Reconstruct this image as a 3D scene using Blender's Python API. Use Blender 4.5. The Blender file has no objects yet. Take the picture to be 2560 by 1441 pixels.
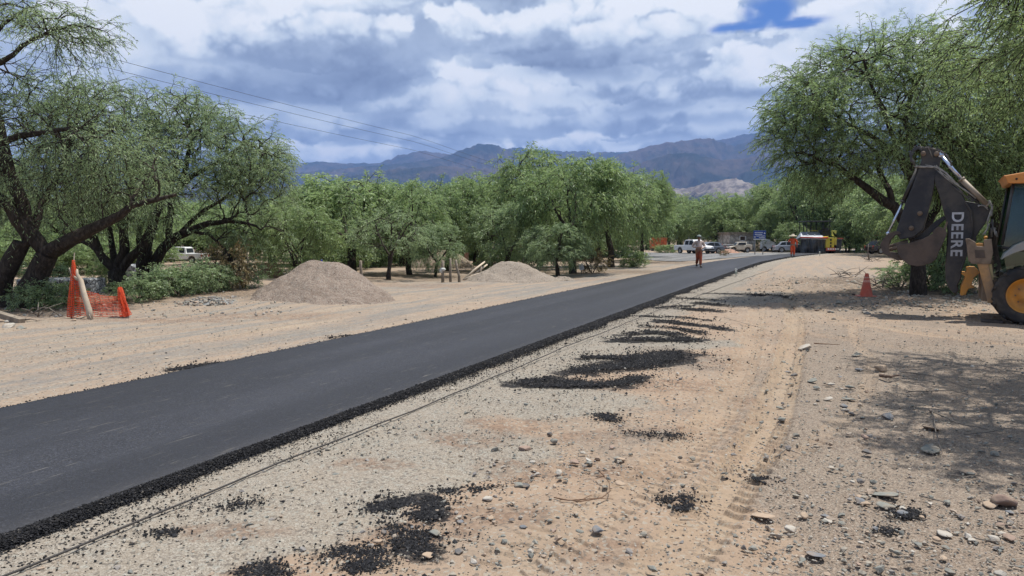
import bpy, bmesh, math, random
import numpy as np
from mathutils import Vector, Matrix, Euler

random.seed(7); RNG = np.random.default_rng(7)
scene = bpy.context.scene
COL = scene.collection
R = math.radians

# ------------------------------------------------------------------ camera
CAM_H = 1.62; PITCH = R(3.82); FPX = 1850.0
cam_data = bpy.data.cameras.new('camera'); cam = bpy.data.objects.new('camera', cam_data)
COL.objects.link(cam); cam.location = (0, 0, CAM_H); cam.rotation_euler = (R(90) - PITCH, 0, 0)
cam_data.sensor_width = 36.0; cam_data.lens = FPX / 2560 * 36; cam_data.clip_start = 0.05; cam_data.clip_end = 40000
scene.camera = cam
scene.render.resolution_x = 1024; scene.render.resolution_y = 576

# ------------------------------------------------------------------ colour management
scene.view_settings.view_transform = 'Standard'; scene.view_settings.look = 'None'
scene.view_settings.exposure = 0.30; scene.view_settings.gamma = 1.0
scene.view_settings.use_curve_mapping = False

# ------------------------------------------------------------------ sun
SUN = Vector((0.28, 0.13, 0.95)).normalized()
SUN_EL = math.asin(SUN.z); SUN_AZ = math.atan2(SUN.x, SUN.y)
ld = bpy.data.lights.new('sun', 'SUN'); ld.energy = 5.0; ld.angle = R(0.5); ld.color = (1.0, 0.955, 0.88)
sun = bpy.data.objects.new('sun', ld); COL.objects.link(sun)
sun.rotation_euler = SUN.to_track_quat('Z', 'Y').to_euler(); sun.location = (0, 0, 60)

# ------------------------------------------------------------------ node helpers
class NT:
    def __init__(s, tree): s.t = tree; s.n = tree.nodes; s.l = tree.links
    def new(s, typ, **kw):
        nd = s.n.new(typ)
        for k, v in kw.items(): setattr(nd, k, v)
        return nd
    def put(s, sock, v):
        if v is None: return
        if isinstance(v, bpy.types.NodeSocket): s.l.new(v, sock)
        else:
            if isinstance(v, (tuple, list)) and len(v) == 3 and sock.type == 'RGBA': v = (*v, 1)
            sock.default_value = v
    def m(s, op, a, b=None, c=None, clamp=False):
        nd = s.new('ShaderNodeMath', operation=op, use_clamp=clamp)
        for i, v in enumerate((a, b, c)): s.put(nd.inputs[i], v)
        return nd.outputs[0]
    def v(s, op, a, b=None, scale=None):
        nd = s.new('ShaderNodeVectorMath', operation=op); s.put(nd.inputs[0], a); s.put(nd.inputs[1], b)
        if scale is not None: s.put(nd.inputs['Scale'], scale)
        return nd.outputs['Value'] if op in ('LENGTH', 'DOT_PRODUCT', 'DISTANCE') else nd.outputs[0]
    def noise(s, vec, scale, detail=4, rough=0.5, dist=0.0, out='Fac'):
        nd = s.new('ShaderNodeTexNoise'); s.put(nd.inputs['Vector'], vec); nd.inputs['Scale'].default_value = scale
        nd.inputs['Detail'].default_value = detail; nd.inputs['Roughness'].default_value = rough
        nd.inputs['Distortion'].default_value = dist
        return nd.outputs[0 if out == 'Fac' else 1]
    def voro(s, vec, scale, feature='F1', out='Distance', rnd=1.0):
        nd = s.new('ShaderNodeTexVoronoi', feature=feature); s.put(nd.inputs['Vector'], vec)
        nd.inputs['Scale'].default_value = scale; nd.inputs['Randomness'].default_value = rnd
        return nd.outputs[out]
    def step(s, x, a, b, lo=0.0, hi=1.0):
        nd = s.new('ShaderNodeMapRange', interpolation_type='SMOOTHSTEP'); s.put(nd.inputs[0], x)
        for i, q in enumerate((a, b, lo, hi)): nd.inputs[i + 1].default_value = q
        return nd.outputs[0]
    def mix(s, f, a, b, mode='MIX'):
        nd = s.new('ShaderNodeMix', data_type='RGBA', blend_type=mode); nd.clamp_factor = True
        s.put(nd.inputs[0], f); s.put(nd.inputs[6], a); s.put(nd.inputs[7], b)
        return nd.outputs[2]
    def ramp(s, f, stops):
        nd = s.new('ShaderNodeValToRGB'); s.put(nd.inputs[0], f); e = nd.color_ramp.elements
        while len(e) > 1: e.remove(e[-1])
        e[0].position = stops[0][0]; e[0].color = (*stops[0][1], 1)
        for p, c in stops[1:]:
            q = e.new(p); q.color = (*c, 1)
        return nd.outputs[0]
    def attr(s, name, out='Fac'):
        return s.new('ShaderNodeAttribute', attribute_name=name).outputs[out]
    def sep(s, v):
        nd = s.new('ShaderNodeSeparateXYZ'); s.put(nd.inputs[0], v); return nd.outputs
    def comb(s, x, y, z):
        nd = s.new('ShaderNodeCombineXYZ'); s.put(nd.inputs[0], x); s.put(nd.inputs[1], y); s.put(nd.inputs[2], z)
        return nd.outputs[0]
    def bump(s, h, strength, dist, normal=None):
        nd = s.new('ShaderNodeBump'); s.put(nd.inputs['Height'], h); nd.inputs['Strength'].default_value = strength
        nd.inputs['Distance'].default_value = dist
        if normal is not None: s.l.new(normal, nd.inputs['Normal'])
        return nd.outputs[0]

# ------------------------------------------------------------------ numpy noise
def _hash(ix, iy, seed):
    h = ix.astype(np.int32).view(np.uint32) * np.uint32(374761393) + iy.astype(np.int32).view(np.uint32) * np.uint32(668265263) + np.uint32((seed * 1442695041) & 0xFFFFFFFF)
    h = (h ^ (h >> np.uint32(13))) * np.uint32(1274126177)
    return ((h ^ (h >> np.uint32(16))) & np.uint32(0xFFFFFF)).astype(np.float32) * np.float32(1 / 0xFFFFFF)
def vnoise(x, y, seed=0):
    ix = np.floor(x); iy = np.floor(y); fx = (x - ix).astype(np.float32); fy = (y - iy).astype(np.float32)
    fx = fx * fx * (3 - 2 * fx); fy = fy * fy * (3 - 2 * fy)
    a = _hash(ix, iy, seed); b = _hash(ix + 1, iy, seed); c = _hash(ix, iy + 1, seed); d = _hash(ix + 1, iy + 1, seed)
    return (a + (b - a) * fx) * (1 - fy) + (c + (d - c) * fx) * fy
def fbm(x, y, seed=0, octv=4, gain=.5):
    s = 0.0; a = 1.0; t = 0.0
    for i in range(octv):
        s = s + a * vnoise(x, y, seed + i * 17); t += a; a *= gain; x = x * 2.03 + 11.3; y = y * 2.03 - 7.1
    return s / t * 2 - 1
def sst(x, a, b):
    t = np.clip((x - a) / (b - a), 0, 1); return t * t * (3 - 2 * t)

# ------------------------------------------------------------------ sky
world = bpy.data.worlds.new('World'); scene.world = world; world.use_nodes = True
W = NT(world.node_tree); W.n.clear()
def dirpx(px, py):
    v = Vector(((px - 1280) / FPX, 1.0, (597 - py) / FPX)); v.normalize(); return v
def build_sky(NX=4096, NY=2048):
    """a cloud layer computed from noise (no file is read): masses laid in azimuth / elevation over a Nishita sky"""
    az1 = (np.arange(NX) + .5) / NX * 2 * np.pi - np.pi          # 0 = +Y, towards +X positive
    el1 = np.linspace(-0.06, np.pi / 2, NY // 2)
    AZ, EL = np.meshgrid(az1.astype(np.float32), el1.astype(np.float32))
    rs = np.random.default_rng(5)
    # noise coordinates flatten towards the horizon as a cloud deck does
    st = 1 / (0.30 + np.sin(np.clip(EL, 0, 2)))
    A = AZ * 9; B = EL * 9 * (0.95 + .22 * st)
    wx = fbm(A * .9, B * .9, 11, 4); wy = fbm(A * .9 + 40, B * .9, 23, 4)
    bil = np.clip(2.6 * np.abs(fbm(A * 2.1 + wx * .22, B * 2.5 + wy * .22, 31, 5, .55)), 0, 1.2)       # cauliflower
    f1 = fbm(A * .8 + wx * .4, B * 1.1 + wy * .3, 41, 6, .52)
    f2 = fbm(A * 3.1 + wx * .3, B * 4.0 + wy * .3, 51, 5, .6)
    val = .50 + .20 * f1 + .07 * f2
    def P(px, py):
        a = math.atan((px - 1280) / FPX); return a, math.atan((597 - py) / FPX * math.cos(a))
    L = []
    for q in CLOUDS:
        a, e = P(q[0], q[1]); L.append((a, e, q[2] / FPX, q[3] / FPX, q[4], q[5], q[6] if len(q) > 6 else .24))
    extra = []
    for i in range(150):                                          # the rest of the dome
        a = rs.uniform(-np.pi, np.pi); e = abs(rs.normal(0, .5)) + .06
        if abs(a) < .62 and e < .36: continue
        k = .35 + 1.1 * min(1, e); r = rs.uniform(.08, .22) * k * 1.5
        b = rs.uniform(.35, 1.0); extra.append((a, e, r, r * rs.uniform(.25, .5), b, b - .35, .4))
    extra.sort(key=lambda q: q[1])
    for (a, e, rx, ry, top, bot, soft) in extra + L:
        da = (AZ - a + np.pi) % (2 * np.pi) - np.pi
        cols = np.abs(da[0]) < rx * 1.9; rows = np.abs(el1 - e) < ry * 2.2
        if not cols.any() or not rows.any(): continue
        ix = np.ix_(rows, cols)
        u = da[ix] / rx + wx[ix] * .30 + f2[ix] * .12; w = (EL[ix] - e) / ry + wy[ix] * (.38 + .008 / ry) + f2[ix] * (.12 + .004 / ry)
        d = np.sqrt(u * u + np.where(w < 0, (w * 1.1) ** 2, w * w)) - (bil[ix] - .4) * .42
        sf = np.where(w > 0, soft, soft + .55)
        mask = sst(1.0 - d, -.05, sf)
        sh = sst(w + (bil[ix] - .4) * .45 + f1[ix] * .4, -.75, .85)
        c = bot + (top - bot) * sh + f2[ix] * .10 + (bil[ix] - .4) * .13
        val[ix] = val[ix] * (1 - mask) + c * mask
    val = np.clip(val + .035, 0, 1)
    xs = [0.02, .22, .40, .56, .74, .94]
    cr = np.interp(val, xs, [.15, .195, .30, .48, .78, 1.02]); cg = np.interp(val, xs, [.178, .235, .36, .56, .85, 1.03]); cb = np.interp(val, xs, [.25, .325, .475, .68, .91, 1.03])
    hole = np.zeros_like(val)
    for (px, py, rx, ry) in [(1910, 36, 60, 40), (1840, 80, 75, 13), (1975, 70, 75, 14), (2300, -420, 500, 120), (600, -800, 400, 130), (-900, 300, 200, 60)]:
        a, e = P(px, py); da = AZ - a
        d = np.sqrt(((da * FPX) / rx + wx * .5 + f2 * .35) ** 2 + (((EL - e) * FPX) / ry + wy * .7 + f2 * .5) ** 2) + .35 * np.abs(f2)
        hole = np.maximum(hole, sst(1.35 - d + .35 * f2, 0, .75))
    full = np.zeros((NY, NX, 4), np.float32)
    # equirectangular rows run from -90 to +90 degrees
    lat = (np.arange(NY) + .5) / NY * np.pi - np.pi / 2
    fi = np.clip((lat + .06) / (np.pi / 2 + .06) * (NY // 2 - 1), 0, NY // 2 - 1.001); i0 = fi.astype(int); fr = (fi - i0)[:, None]
    for k, ch in enumerate((cr, cg, cb, hole)):
        full[..., k] = ch[i0] * (1 - fr) + ch[np.minimum(i0 + 1, NY // 2 - 1)] * fr
    full = np.roll(full, -NX // 4, axis=1)
    rgb = np.dstack([full[..., :3], np.ones((NY, NX, 1), np.float32)])
    alp = np.repeat(full[..., 3:4], 4, axis=2); alp[..., 3] = 1
    def image(nm, arr):
        im = bpy.data.images.new(nm, arr.shape[1], arr.shape[0], float_buffer=True); im.colorspace_settings.name = 'Linear Rec.709'
        im.pixels.foreach_set(np.ascontiguousarray(arr, np.float32).ravel()); im.pack(); return im
    d = W.new('ShaderNodeTexCoord').outputs['Generated']
    rot = W.comb(W.m('MULTIPLY', W.sep(d)[0], 1.0), W.sep(d)[1], W.sep(d)[2])
    def env(im):
        nd = W.new('ShaderNodeTexEnvironment'); nd.image = im; W.l.new(rot, nd.inputs[0]); return nd.outputs[0]
    cloud = env(image('clouds', rgb)); gap = env(image('cloud_gaps', alp[::2, ::2]))
    sky = W.new('ShaderNodeTexSky', sky_type='NISHITA'); sky.sun_disc = False
    sky.sun_elevation = SUN_EL; sky.sun_rotation = SUN_AZ; sky.altitude = 1800; sky.dust_density = 0.3
    blue = W.v('SCALE', sky.outputs[0], None, 0.10)
    col = W.mix(gap, cloud, W.mix(0.75, blue, (.035, .17, .62)))
    bg = W.new('ShaderNodeBackground'); W.put(bg.inputs[0], col); bg.inputs[1].default_value = SKY_STRENGTH
    out = W.new('ShaderNodeOutputWorld'); W.l.new(bg.outputs[0], out.inputs[0])
SKY_STRENGTH = 0.84
# px, py, rx, ry (photo pixels), brightness of top and of base, edge softness
CLOUDS = [
 (700, 350, 300, 40, .52, .30, .8), (1100, 340, 400, 40, .50, .32, .8), (1600, 330, 420, 40, .52, .34, .8), (2000, 330, 300, 50, .5, .34, .8),
 (620, 400, 220, 26, .72, .42), (860, 384, 190, 34, .92, .5), (980, 352, 230, 22, .55, .34), (1230, 362, 200, 18, .52, .34), (1480, 366, 210, 34, .86, .45), (1720, 345, 230, 18, .62, .36), (1900, 330, 150, 20, .66, .38),
 (800, 320, 260, 30, .60, .34), (1060, 310, 240, 30, .62, .40), (1330, 312, 190, 24, .66, .40), (1580, 305, 200, 28, .62, .36), (1800, 295, 230, 34, .72, .32),
 (560, 300, 260, 42, .86, .48), (760, 285, 170, 40, .84, .50), (1000, 275, 180, 40, .70, .42), (1500, 268, 190, 36, .86, .50), (1330, 262, 170, 34, .94, .58),
 (380, 250, 230, 60, .88, .5), (300, 130, 200, 110, .94, .55), (520, 190, 210, 60, .74, .42),
 (1400, 225, 150, 50, .96, .62), (1260, 210, 150, 58, 1.0, .60), (1238, 170, 26, 34, 1.0, .8), (1130, 250, 150, 34, .80, .52),
 (1560, 215, 170, 50, .72, .34), (1680, 245, 190, 55, .60, .28), (1900, 240, 210, 46, .66, .34), (1780, 150, 210, 60, .72, .44), (1960, 200, 190, 80, .98, .42), (1830, 175, 80, 55, 1.0, .66),
 (640, 110, 260, 80, .74, .30), (860, 175, 260, 75, .46, .22, .7), (700, 225, 350, 62, .40, .14, .7), (930, 205, 220, 50, .36, .20, .7),
 (480, 60, 260, 80, .98, .50), (760, 40, 210, 70, .98, .55), (960, 30, 210, 60, 1.0, .62), (860, 95, 160, 50, .90, .50),
 (1300, 40, 380, 60, .62, .40, .6), (1620, 40, 260, 60, .92, .52), (1480, 90, 220, 55, .96, .44), (1330, 85, 200, 46, .86, .40), (1160, 85, 85, 55, 1.0, .62),
 (1620, 110, 220, 46, .84, .46), (1320, 140, 260, 42, .46, .24, .7), (1440, 175, 250, 40, .40, .16, .6), (1240, 10, 300, 26, .48, .40, .7),
 (1760, 60, 140, 50, .98, .66), (2060, 90, 190, 90, 1.0, .60), (2160, 40, 170, 70, .96, .60), (2330, 80, 240, 70, .74, .50), (2480, 20, 200, 60, .8, .5), (2250, 160, 160, 60, .95, .6)]
build_sky()

# ------------------------------------------------------------------ scene helpers
CP, SP = math.cos(PITCH), math.sin(PITCH)
def G(px, py, z=0.0):
    a = (px - 1280) / FPX; b = (720.5 - py) / FPX
    dx, dy, dz = a, CP + b * SP, -SP + b * CP
    t = (z - CAM_H) / dz
    return dx * t, dy * t
def Q(px, py, Y):
    a = (px - 1280) / FPX; b = (720.5 - py) / FPX
    dx, dy, dz = a, CP + b * SP, -SP + b * CP
    t = Y / dy
    return Vector((dx * t, Y, CAM_H + dz * t))

def tag(o, label=None, cat=None, group=None, kind=None):
    if label: o['label'] = label
    if cat: o['category'] = cat
    if group: o['group'] = group
    if kind: o['kind'] = kind
    return o
def empty(name, loc=(0, 0, 0), rz=0.0, label=None, cat=None, group=None):
    o = bpy.data.objects.new(name, None); COL.objects.link(o); o.location = loc; o.rotation_euler = (0, 0, rz)
    o.empty_display_size = 0.2
    return tag(o, label, cat, group)
def link(o, parent=None):
    COL.objects.link(o)
    if parent is not None: o.parent = parent
    return o
def copy_tree(o, parent=None):
    c = o.copy(); COL.objects.link(c); c.parent = parent
    for ch in list(o.children): copy_tree(ch, c)
    return c

def npmesh(name, V, F, mat=None, parent=None, smooth=False, attrs=None, midx=None):
    """V (n,3) floats, F (m,k) ints: all faces of the same size"""
    me = bpy.data.meshes.new(name); V = np.asarray(V, np.float32); F = np.asarray(F, np.int32)
    m, k = F.shape
    me.vertices.add(len(V)); me.vertices.foreach_set('co', V.ravel())
    me.loops.add(m * k); me.loops.foreach_set('vertex_index', F.ravel())
    me.polygons.add(m); me.polygons.foreach_set('loop_start', np.arange(0, m * k, k, dtype=np.int32))
    if midx is not None: me.polygons.foreach_set('material_index', np.asarray(midx, np.int32))
    me.polygons.foreach_set('use_smooth', np.full(m, smooth))
    for nm, (typ, arr) in (attrs or {}).items():
        a = me.attributes.new(nm, typ, 'POINT')
        a.data.foreach_set('color' if 'COLOR' in typ else 'value', np.asarray(arr, np.float32).ravel())
    me.update(calc_edges=True)
    for q in (mat if isinstance(mat, (list, tuple)) else [mat]):
        if q: me.materials.append(q)
    return link(bpy.data.objects.new(name, me), parent)

class MB:
    """collects shapes and links them as one mesh object"""
    def __init__(s): s.v = []; s.f = []; s.sm = []
    def add(s, vs, fs, smooth=False, M=None):
        b = len(s.v)
        if M is not None: vs = [M @ Vector(q) for q in vs]
        s.v += [tuple(q) for q in vs]; s.f += [tuple(i + b for i in q) for q in fs]; s.sm += [smooth] * len(fs)
        return s
    def box(s, c, size, rot=(0, 0, 0), taper=None):
        x, y, z = [q / 2 for q in size]; t = taper or (1, 1)
        vs = [(-x, -y, -z), (x, -y, -z), (x, y, -z), (-x, y, -z), (-x * t[0], -y * t[1], z), (x * t[0], -y * t[1], z), (x * t[0], y * t[1], z), (-x * t[0], y * t[1], z)]
        M = Matrix.Translation(c) @ Euler(rot).to_matrix().to_4x4()
        return s.add(vs, [(3, 2, 1, 0), (4, 5, 6, 7), (0, 1, 5, 4), (1, 2, 6, 5), (2, 3, 7, 6), (3, 0, 4, 7)], False, M)
    def tube(s, pts, rad, n=8, cap=True, smooth=True, jit=0.0):
        pts = [Vector(p) for p in pts]; m = len(pts)
        rad = [rad] * m if not isinstance(rad, (list, tuple)) else list(rad)
        vs = []; up = None
        for i, p in enumerate(pts):
            t = (pts[min(i + 1, m - 1)] - pts[max(i - 1, 0)])
            t = t.normalized() if t.length > 1e-9 else Vector((0, 0, 1))
            if up is None:
                up = t.orthogonal().normalized()
            else:
                up = (up - t * up.dot(t)); up = up.normalized() if up.length > 1e-6 else t.orthogonal().normalized()
            w = t.cross(up)
            for k in range(n):
                a = 2 * math.pi * k / n; r = rad[i] * (1 + random.uniform(-jit, jit))
                vs.append(p + (up * math.cos(a) + w * math.sin(a)) * r)
        fs = []
        for i in range(m - 1):
            for k in range(n):
                k2 = (k + 1) % n; fs.append((i * n + k, i * n + k2, (i + 1) * n + k2, (i + 1) * n + k))
        s.add(vs, fs, smooth)
        if cap:
            b = len(s.v) - len(vs)
            s.f.append(tuple(b + k for k in reversed(range(n)))); s.sm.append(False)
            s.f.append(tuple(b + (m - 1) * n + k for k in range(n))); s.sm.append(False)
        return s
    def prism(s, poly, y0, y1, M=None):
        """polygon of (x,z) extruded along y"""
        n = len(poly); vs = [(x, y0, z) for x, z in poly] + [(x, y1, z) for x, z in poly]
        fs = [tuple(range(n)), tuple(reversed(range(n, 2 * n)))] + [(i, i + n, (i + 1) % n + n, (i + 1) % n) for i in range(n)]
        return s.add(vs, fs, False, M)
    def lathe(s, prof, c=(0, 0, 0), n=24, axis='Z', smooth=True):
        vs = []
        for r, z in prof:
            for k in range(n):
                a = 2 * math.pi * k / n; x, y = r * math.cos(a), r * math.sin(a)
                q = {'Z': (x, y, z), 'Y': (x, z, y), 'X': (z, x, y)}[axis]
                vs.append((q[0] + c[0], q[1] + c[1], q[2] + c[2]))
        fs = [(i * n + k, i * n + (k + 1) % n, (i + 1) * n + (k + 1) % n, (i + 1) * n + k) for i in range(len(prof) - 1) for k in range(n)]
        return s.add(vs, fs, smooth)
    def ball(s, c, r, n=10, M=None):
        r = (r, r, r) if not isinstance(r, (tuple, list)) else r
        vs = []; h = max(4, n // 2)
        for i in range(h + 1):
            t = math.pi * i / h
            for k in range(n):
                a = 2 * math.pi * k / n
                vs.append((c[0] + r[0] * math.sin(t) * math.cos(a), c[1] + r[1] * math.sin(t) * math.sin(a), c[2] + r[2] * math.cos(t)))
        fs = [(i * n + k, (i + 1) * n + k, (i + 1) * n + (k + 1) % n, i * n + (k + 1) % n) for i in range(h) for k in range(n)]
        return s.add(vs, fs, True, M)
    def build(s, name, mat, parent=None, bevel=0.0, label=None, subsurf=0):
        me = bpy.data.meshes.new(name); me.from_pydata(s.v, [], s.f)
        bm = bmesh.new(); bm.from_mesh(me); bmesh.ops.recalc_face_normals(bm, faces=bm.faces); bm.to_mesh(me); bm.free()
        me.polygons.foreach_set('use_smooth', s.sm); me.update()
        if mat: me.materials.append(mat)
        o = link(bpy.data.objects.new(name, me), parent)
        if label: o['label'] = label
        if bevel:
            b = o.modifiers.new('bevel', 'BEVEL'); b.width = bevel; b.segments = 2; b.limit_method = 'ANGLE'; b.angle_limit = R(40)
        if subsurf:
            q = o.modifiers.new('subdivision', 'SUBSURF'); q.levels = subsurf; q.render_levels = subsurf
        return o

# ------------------------------------------------------------------ materials
def mat(name):
    m = bpy.data.materials.new(name); m.use_nodes = True; n = NT(m.node_tree); n.n.clear()
    b = n.new('ShaderNodeBsdfPrincipled'); o = n.new('ShaderNodeOutputMaterial'); n.l.new(b.outputs[0], o.inputs[0])
    return m, n, b
def simple(name, col, rough=.6, metal=0.0, var=.15, scale=6.0, dirt=None, dirtamt=.5, bump=0.0, bscale=40, dscale=2.5):
    m, n, b = mat(name); co = n.new('ShaderNodeTexCoord').outputs['Object']
    c = n.mix(n.step(n.noise(co, scale, 5, .6), .3, .7), tuple(q * (1 - var) for q in col), tuple(min(1, q * (1 + var)) for q in col))
    if dirt: c = n.mix(n.m('MULTIPLY', n.step(n.noise(co, dscale, 8, .65), .38, .66), dirtamt), c, dirt)
    n.put(b.inputs['Base Color'], c)
    n.put(b.inputs['Roughness'], n.m('ADD', rough - .08, n.m('MULTIPLY', n.noise(co, scale * 2, 4), .16)))
    b.inputs['Metallic'].default_value = metal
    if bump: n.put(b.inputs['Normal'], n.bump(n.noise(co, bscale, 5, .6), bump, .01))
    return m
DUST = (.30, .235, .165)
# ================================================================== ROADS AND GROUND
def roadL(y): return -4.81 + .415 * (y - 6.86) + .0035 * np.maximum(y - 43, 0) ** 2 * (y < 130) + (y >= 130) * (26.5 + (y - 130) * .5)
def roadR(y): return -1.15 + .42 * (y - 7.51) + .0032 * np.maximum(y - 43, 0) ** 2 * (y < 130) + (y >= 130) * (24.2 + (y - 130) * .5)
def stringX(y): return np.interp(y, [-10, 3.46, 6.6, 10.64, 16.34, 40], [-8.3, -2.42, -1.01, .70, 3.21, 14.2])

# black crumb patches, as lines over the dirt: photo px, half width in metres, density
PATCH = [
 ([(1290, 958), (1380, 945), (1450, 958), (1545, 962), (1600, 940)], .16, 1500), ([(1330, 965), (1450, 962), (1560, 955)], .13, 900),
 ([(1420, 930), (1500, 918), (1560, 915), (1620, 905), (1690, 890)], .26, 2300), ([(1455, 893), (1560, 890), (1660, 885)], .13, 900), ([(1570, 900), (1640, 890), (1700, 880)], .3, 1200),
 ([(1560, 835), (1640, 828), (1700, 838)], .16, 700), ([(1545, 848), (1620, 846), (1700, 850), (1740, 845)], .22, 1300), ([(1600, 812), (1700, 820), (1760, 832)], .12, 600),
 ([(1650, 800), (1740, 812), (1800, 818)], .25, 900), ([(1600, 790), (1700, 792), (1780, 800)], .12, 500), ([(1720, 772), (1790, 778)], .25, 700), ([(1740, 757), (1810, 765)], .3, 600),
 ([(1790, 735), (1900, 742), (1960, 745)], .35, 700), ([(1640, 770), (1720, 765)], .2, 400), ([(1700, 745), (1790, 750)], .25, 400),
 ([(935, 1272), (985, 1262), (1030, 1250)], .07, 900), ([(1060, 1245), (1095, 1262), (1085, 1285), (1060, 1290)], .09, 900), ([(965, 1325), (1010, 1335), (1060, 1345)], .10, 420),
 ([(990, 1350), (1040, 1375), (1080, 1390)], .10, 650), ([(820, 1390), (900, 1380), (960, 1400)], .10, 300), ([(1080, 1230), (1160, 1225), (1260, 1215)], .06, 220), ([(600, 1430), (660, 1425), (700, 1441)], .10, 420),
 ([(360, 1335), (440, 1330)], .07, 160), ([(880, 1430), (940, 1420)], .10, 260), ([(540, 1270), (650, 1250)], .12, 160), ([(1500, 1035), (1540, 1050)], .09, 260), ([(1560, 1080), (1680, 1090), (1700, 1085)], .14, 220),
 ([(1655, 1250), (1700, 1252), (1730, 1240)], .06, 420), ([(1690, 1275), (1725, 1268)], .05, 160), ([(1890, 1198), (1910, 1200)], .05, 160), ([(2230, 1285), (2290, 1275), (2270, 1292)], .06, 420), ([(2200, 1318), (2225, 1322)], .05, 140),
 ([(430, 925), (500, 915), (560, 908)], .10, 700), ([(820, 845), (880, 838)], .08, 200)]
# (the marks keep to the ground: every line is laid out in metres)
def gline(pts, n=24):
    q = np.array([G(*p) for p in pts]); t = np.linspace(0, len(q) - 1, n)
    return np.stack([np.interp(t, range(len(q)), q[:, 0]), np.interp(t, range(len(q)), q[:, 1])], 1)
PLINES = [(gline(p), w, n) for p, w, n in PATCH]
# wheel tracks with tread bars
TRACKS = [([(1640, 1441), (1760, 1300), (1870, 1150), (1925, 1050), (1965, 930), (1990, 800), (1960, 700)], .20, 1.0),
          ([(1240, 1441), (1480, 1290), (1680, 1150), (1790, 1040), (1850, 930), (1890, 800), (1900, 720)], .20, .55),
          ([(1850, 1180), (2010, 1120), (2110, 1050), (2165, 980), (2185, 900), (2140, 850), (2130, 810)], .09, .5),
          ([(2560, 860), (2300, 830), (2100, 800), (1950, 740)], .22, .45), ([(2560, 905), (2300, 870), (2050, 830)], .22, .35),
          ([(0, 905), (500, 850), (900, 775), (1300, 700), (1500, 668)], .22, .5), ([(0, 868), (500, 818), (900, 757), (1200, 708)], .22, .4), ([(0, 950), (400, 905), (800, 825), (1300, 722)], .22, .35)]
TLINES = [(gline(p, 60), w, a) for p, w, a in TRACKS]

def near_line(X, Y, ln, width):
    """distance to the line and arc length along it, for points within reach"""
    x0, y0 = ln.min(0) - width; x1, y1 = ln.max(0) + width
    idx = np.nonzero((X > x0) & (X < x1) & (Y > y0) & (Y < y1))[0]
    if not len(idx): return idx, None, None, None
    px, py = X[idx], Y[idx]; bd = np.full(len(idx), 1e9); bs = np.zeros(len(idx)); sg = np.zeros(len(idx)); acc = 0
    for i in range(len(ln) - 1):
        a = ln[i]; d = ln[i + 1] - a; L = float(np.hypot(*d)) + 1e-9; u = d / L
        t = np.clip((px - a[0]) * u[0] + (py - a[1]) * u[1], 0, L)
        ex, ey = px - a[0] - t * u[0], py - a[1] - t * u[1]; dd = np.hypot(ex, ey); k = dd < bd
        bd[k] = dd[k]; bs[k] = (acc + t)[k]; sg[k] = (ex * u[1] - ey * u[0])[k]; acc += L
    return idx, bd, bs, sg

def soft_z(x, y):
    """broad relief of the ground, shared by everything that stands on it"""
    x = np.asarray(x, float); y = np.asarray(y, float); r = np.hypot(x, y)
    vL = (roadL(y) - x) * .92; vR = (x - roadR(y)) * .92
    off = np.minimum(sst(vL, .3, 2.5), 1) + np.minimum(sst(vR, .5, 2.5), 1)
    far = 1 - sst(r, 60, 120)
    z = .045 * fbm(x * .33, y * .33, 3, 3) * off * far
    z += .16 * np.exp(-(((x - 13.2) / 4.2) ** 2 + ((y - 24) / 6.0) ** 2)) * sst(vR, .6, 2.4)             # rubble verge
    z += .16 * np.exp(-(((x - 9.6) / 2.6) ** 2 + ((y - 18.2) / 1.6) ** 2)) * (.6 + .6 * fbm(x * 1.3, y * 1.3, 8, 3))
    z += .10 * sst(y + .32 * (x + 12), 17.5, 21) * (1 - sst(y, 26, 34)) * (x < 0) * sst(-x, 3, 6)          # left verge
    z += .10 * np.exp(-(((x - 5.9) / 1.6) ** 2 + ((y - 6.9) / 1.4) ** 2))
    return z * (1 - sst(r, 300, 900))
def zat(x, y): return float(soft_z(np.array([x]), np.array([y]))[0])

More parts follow.
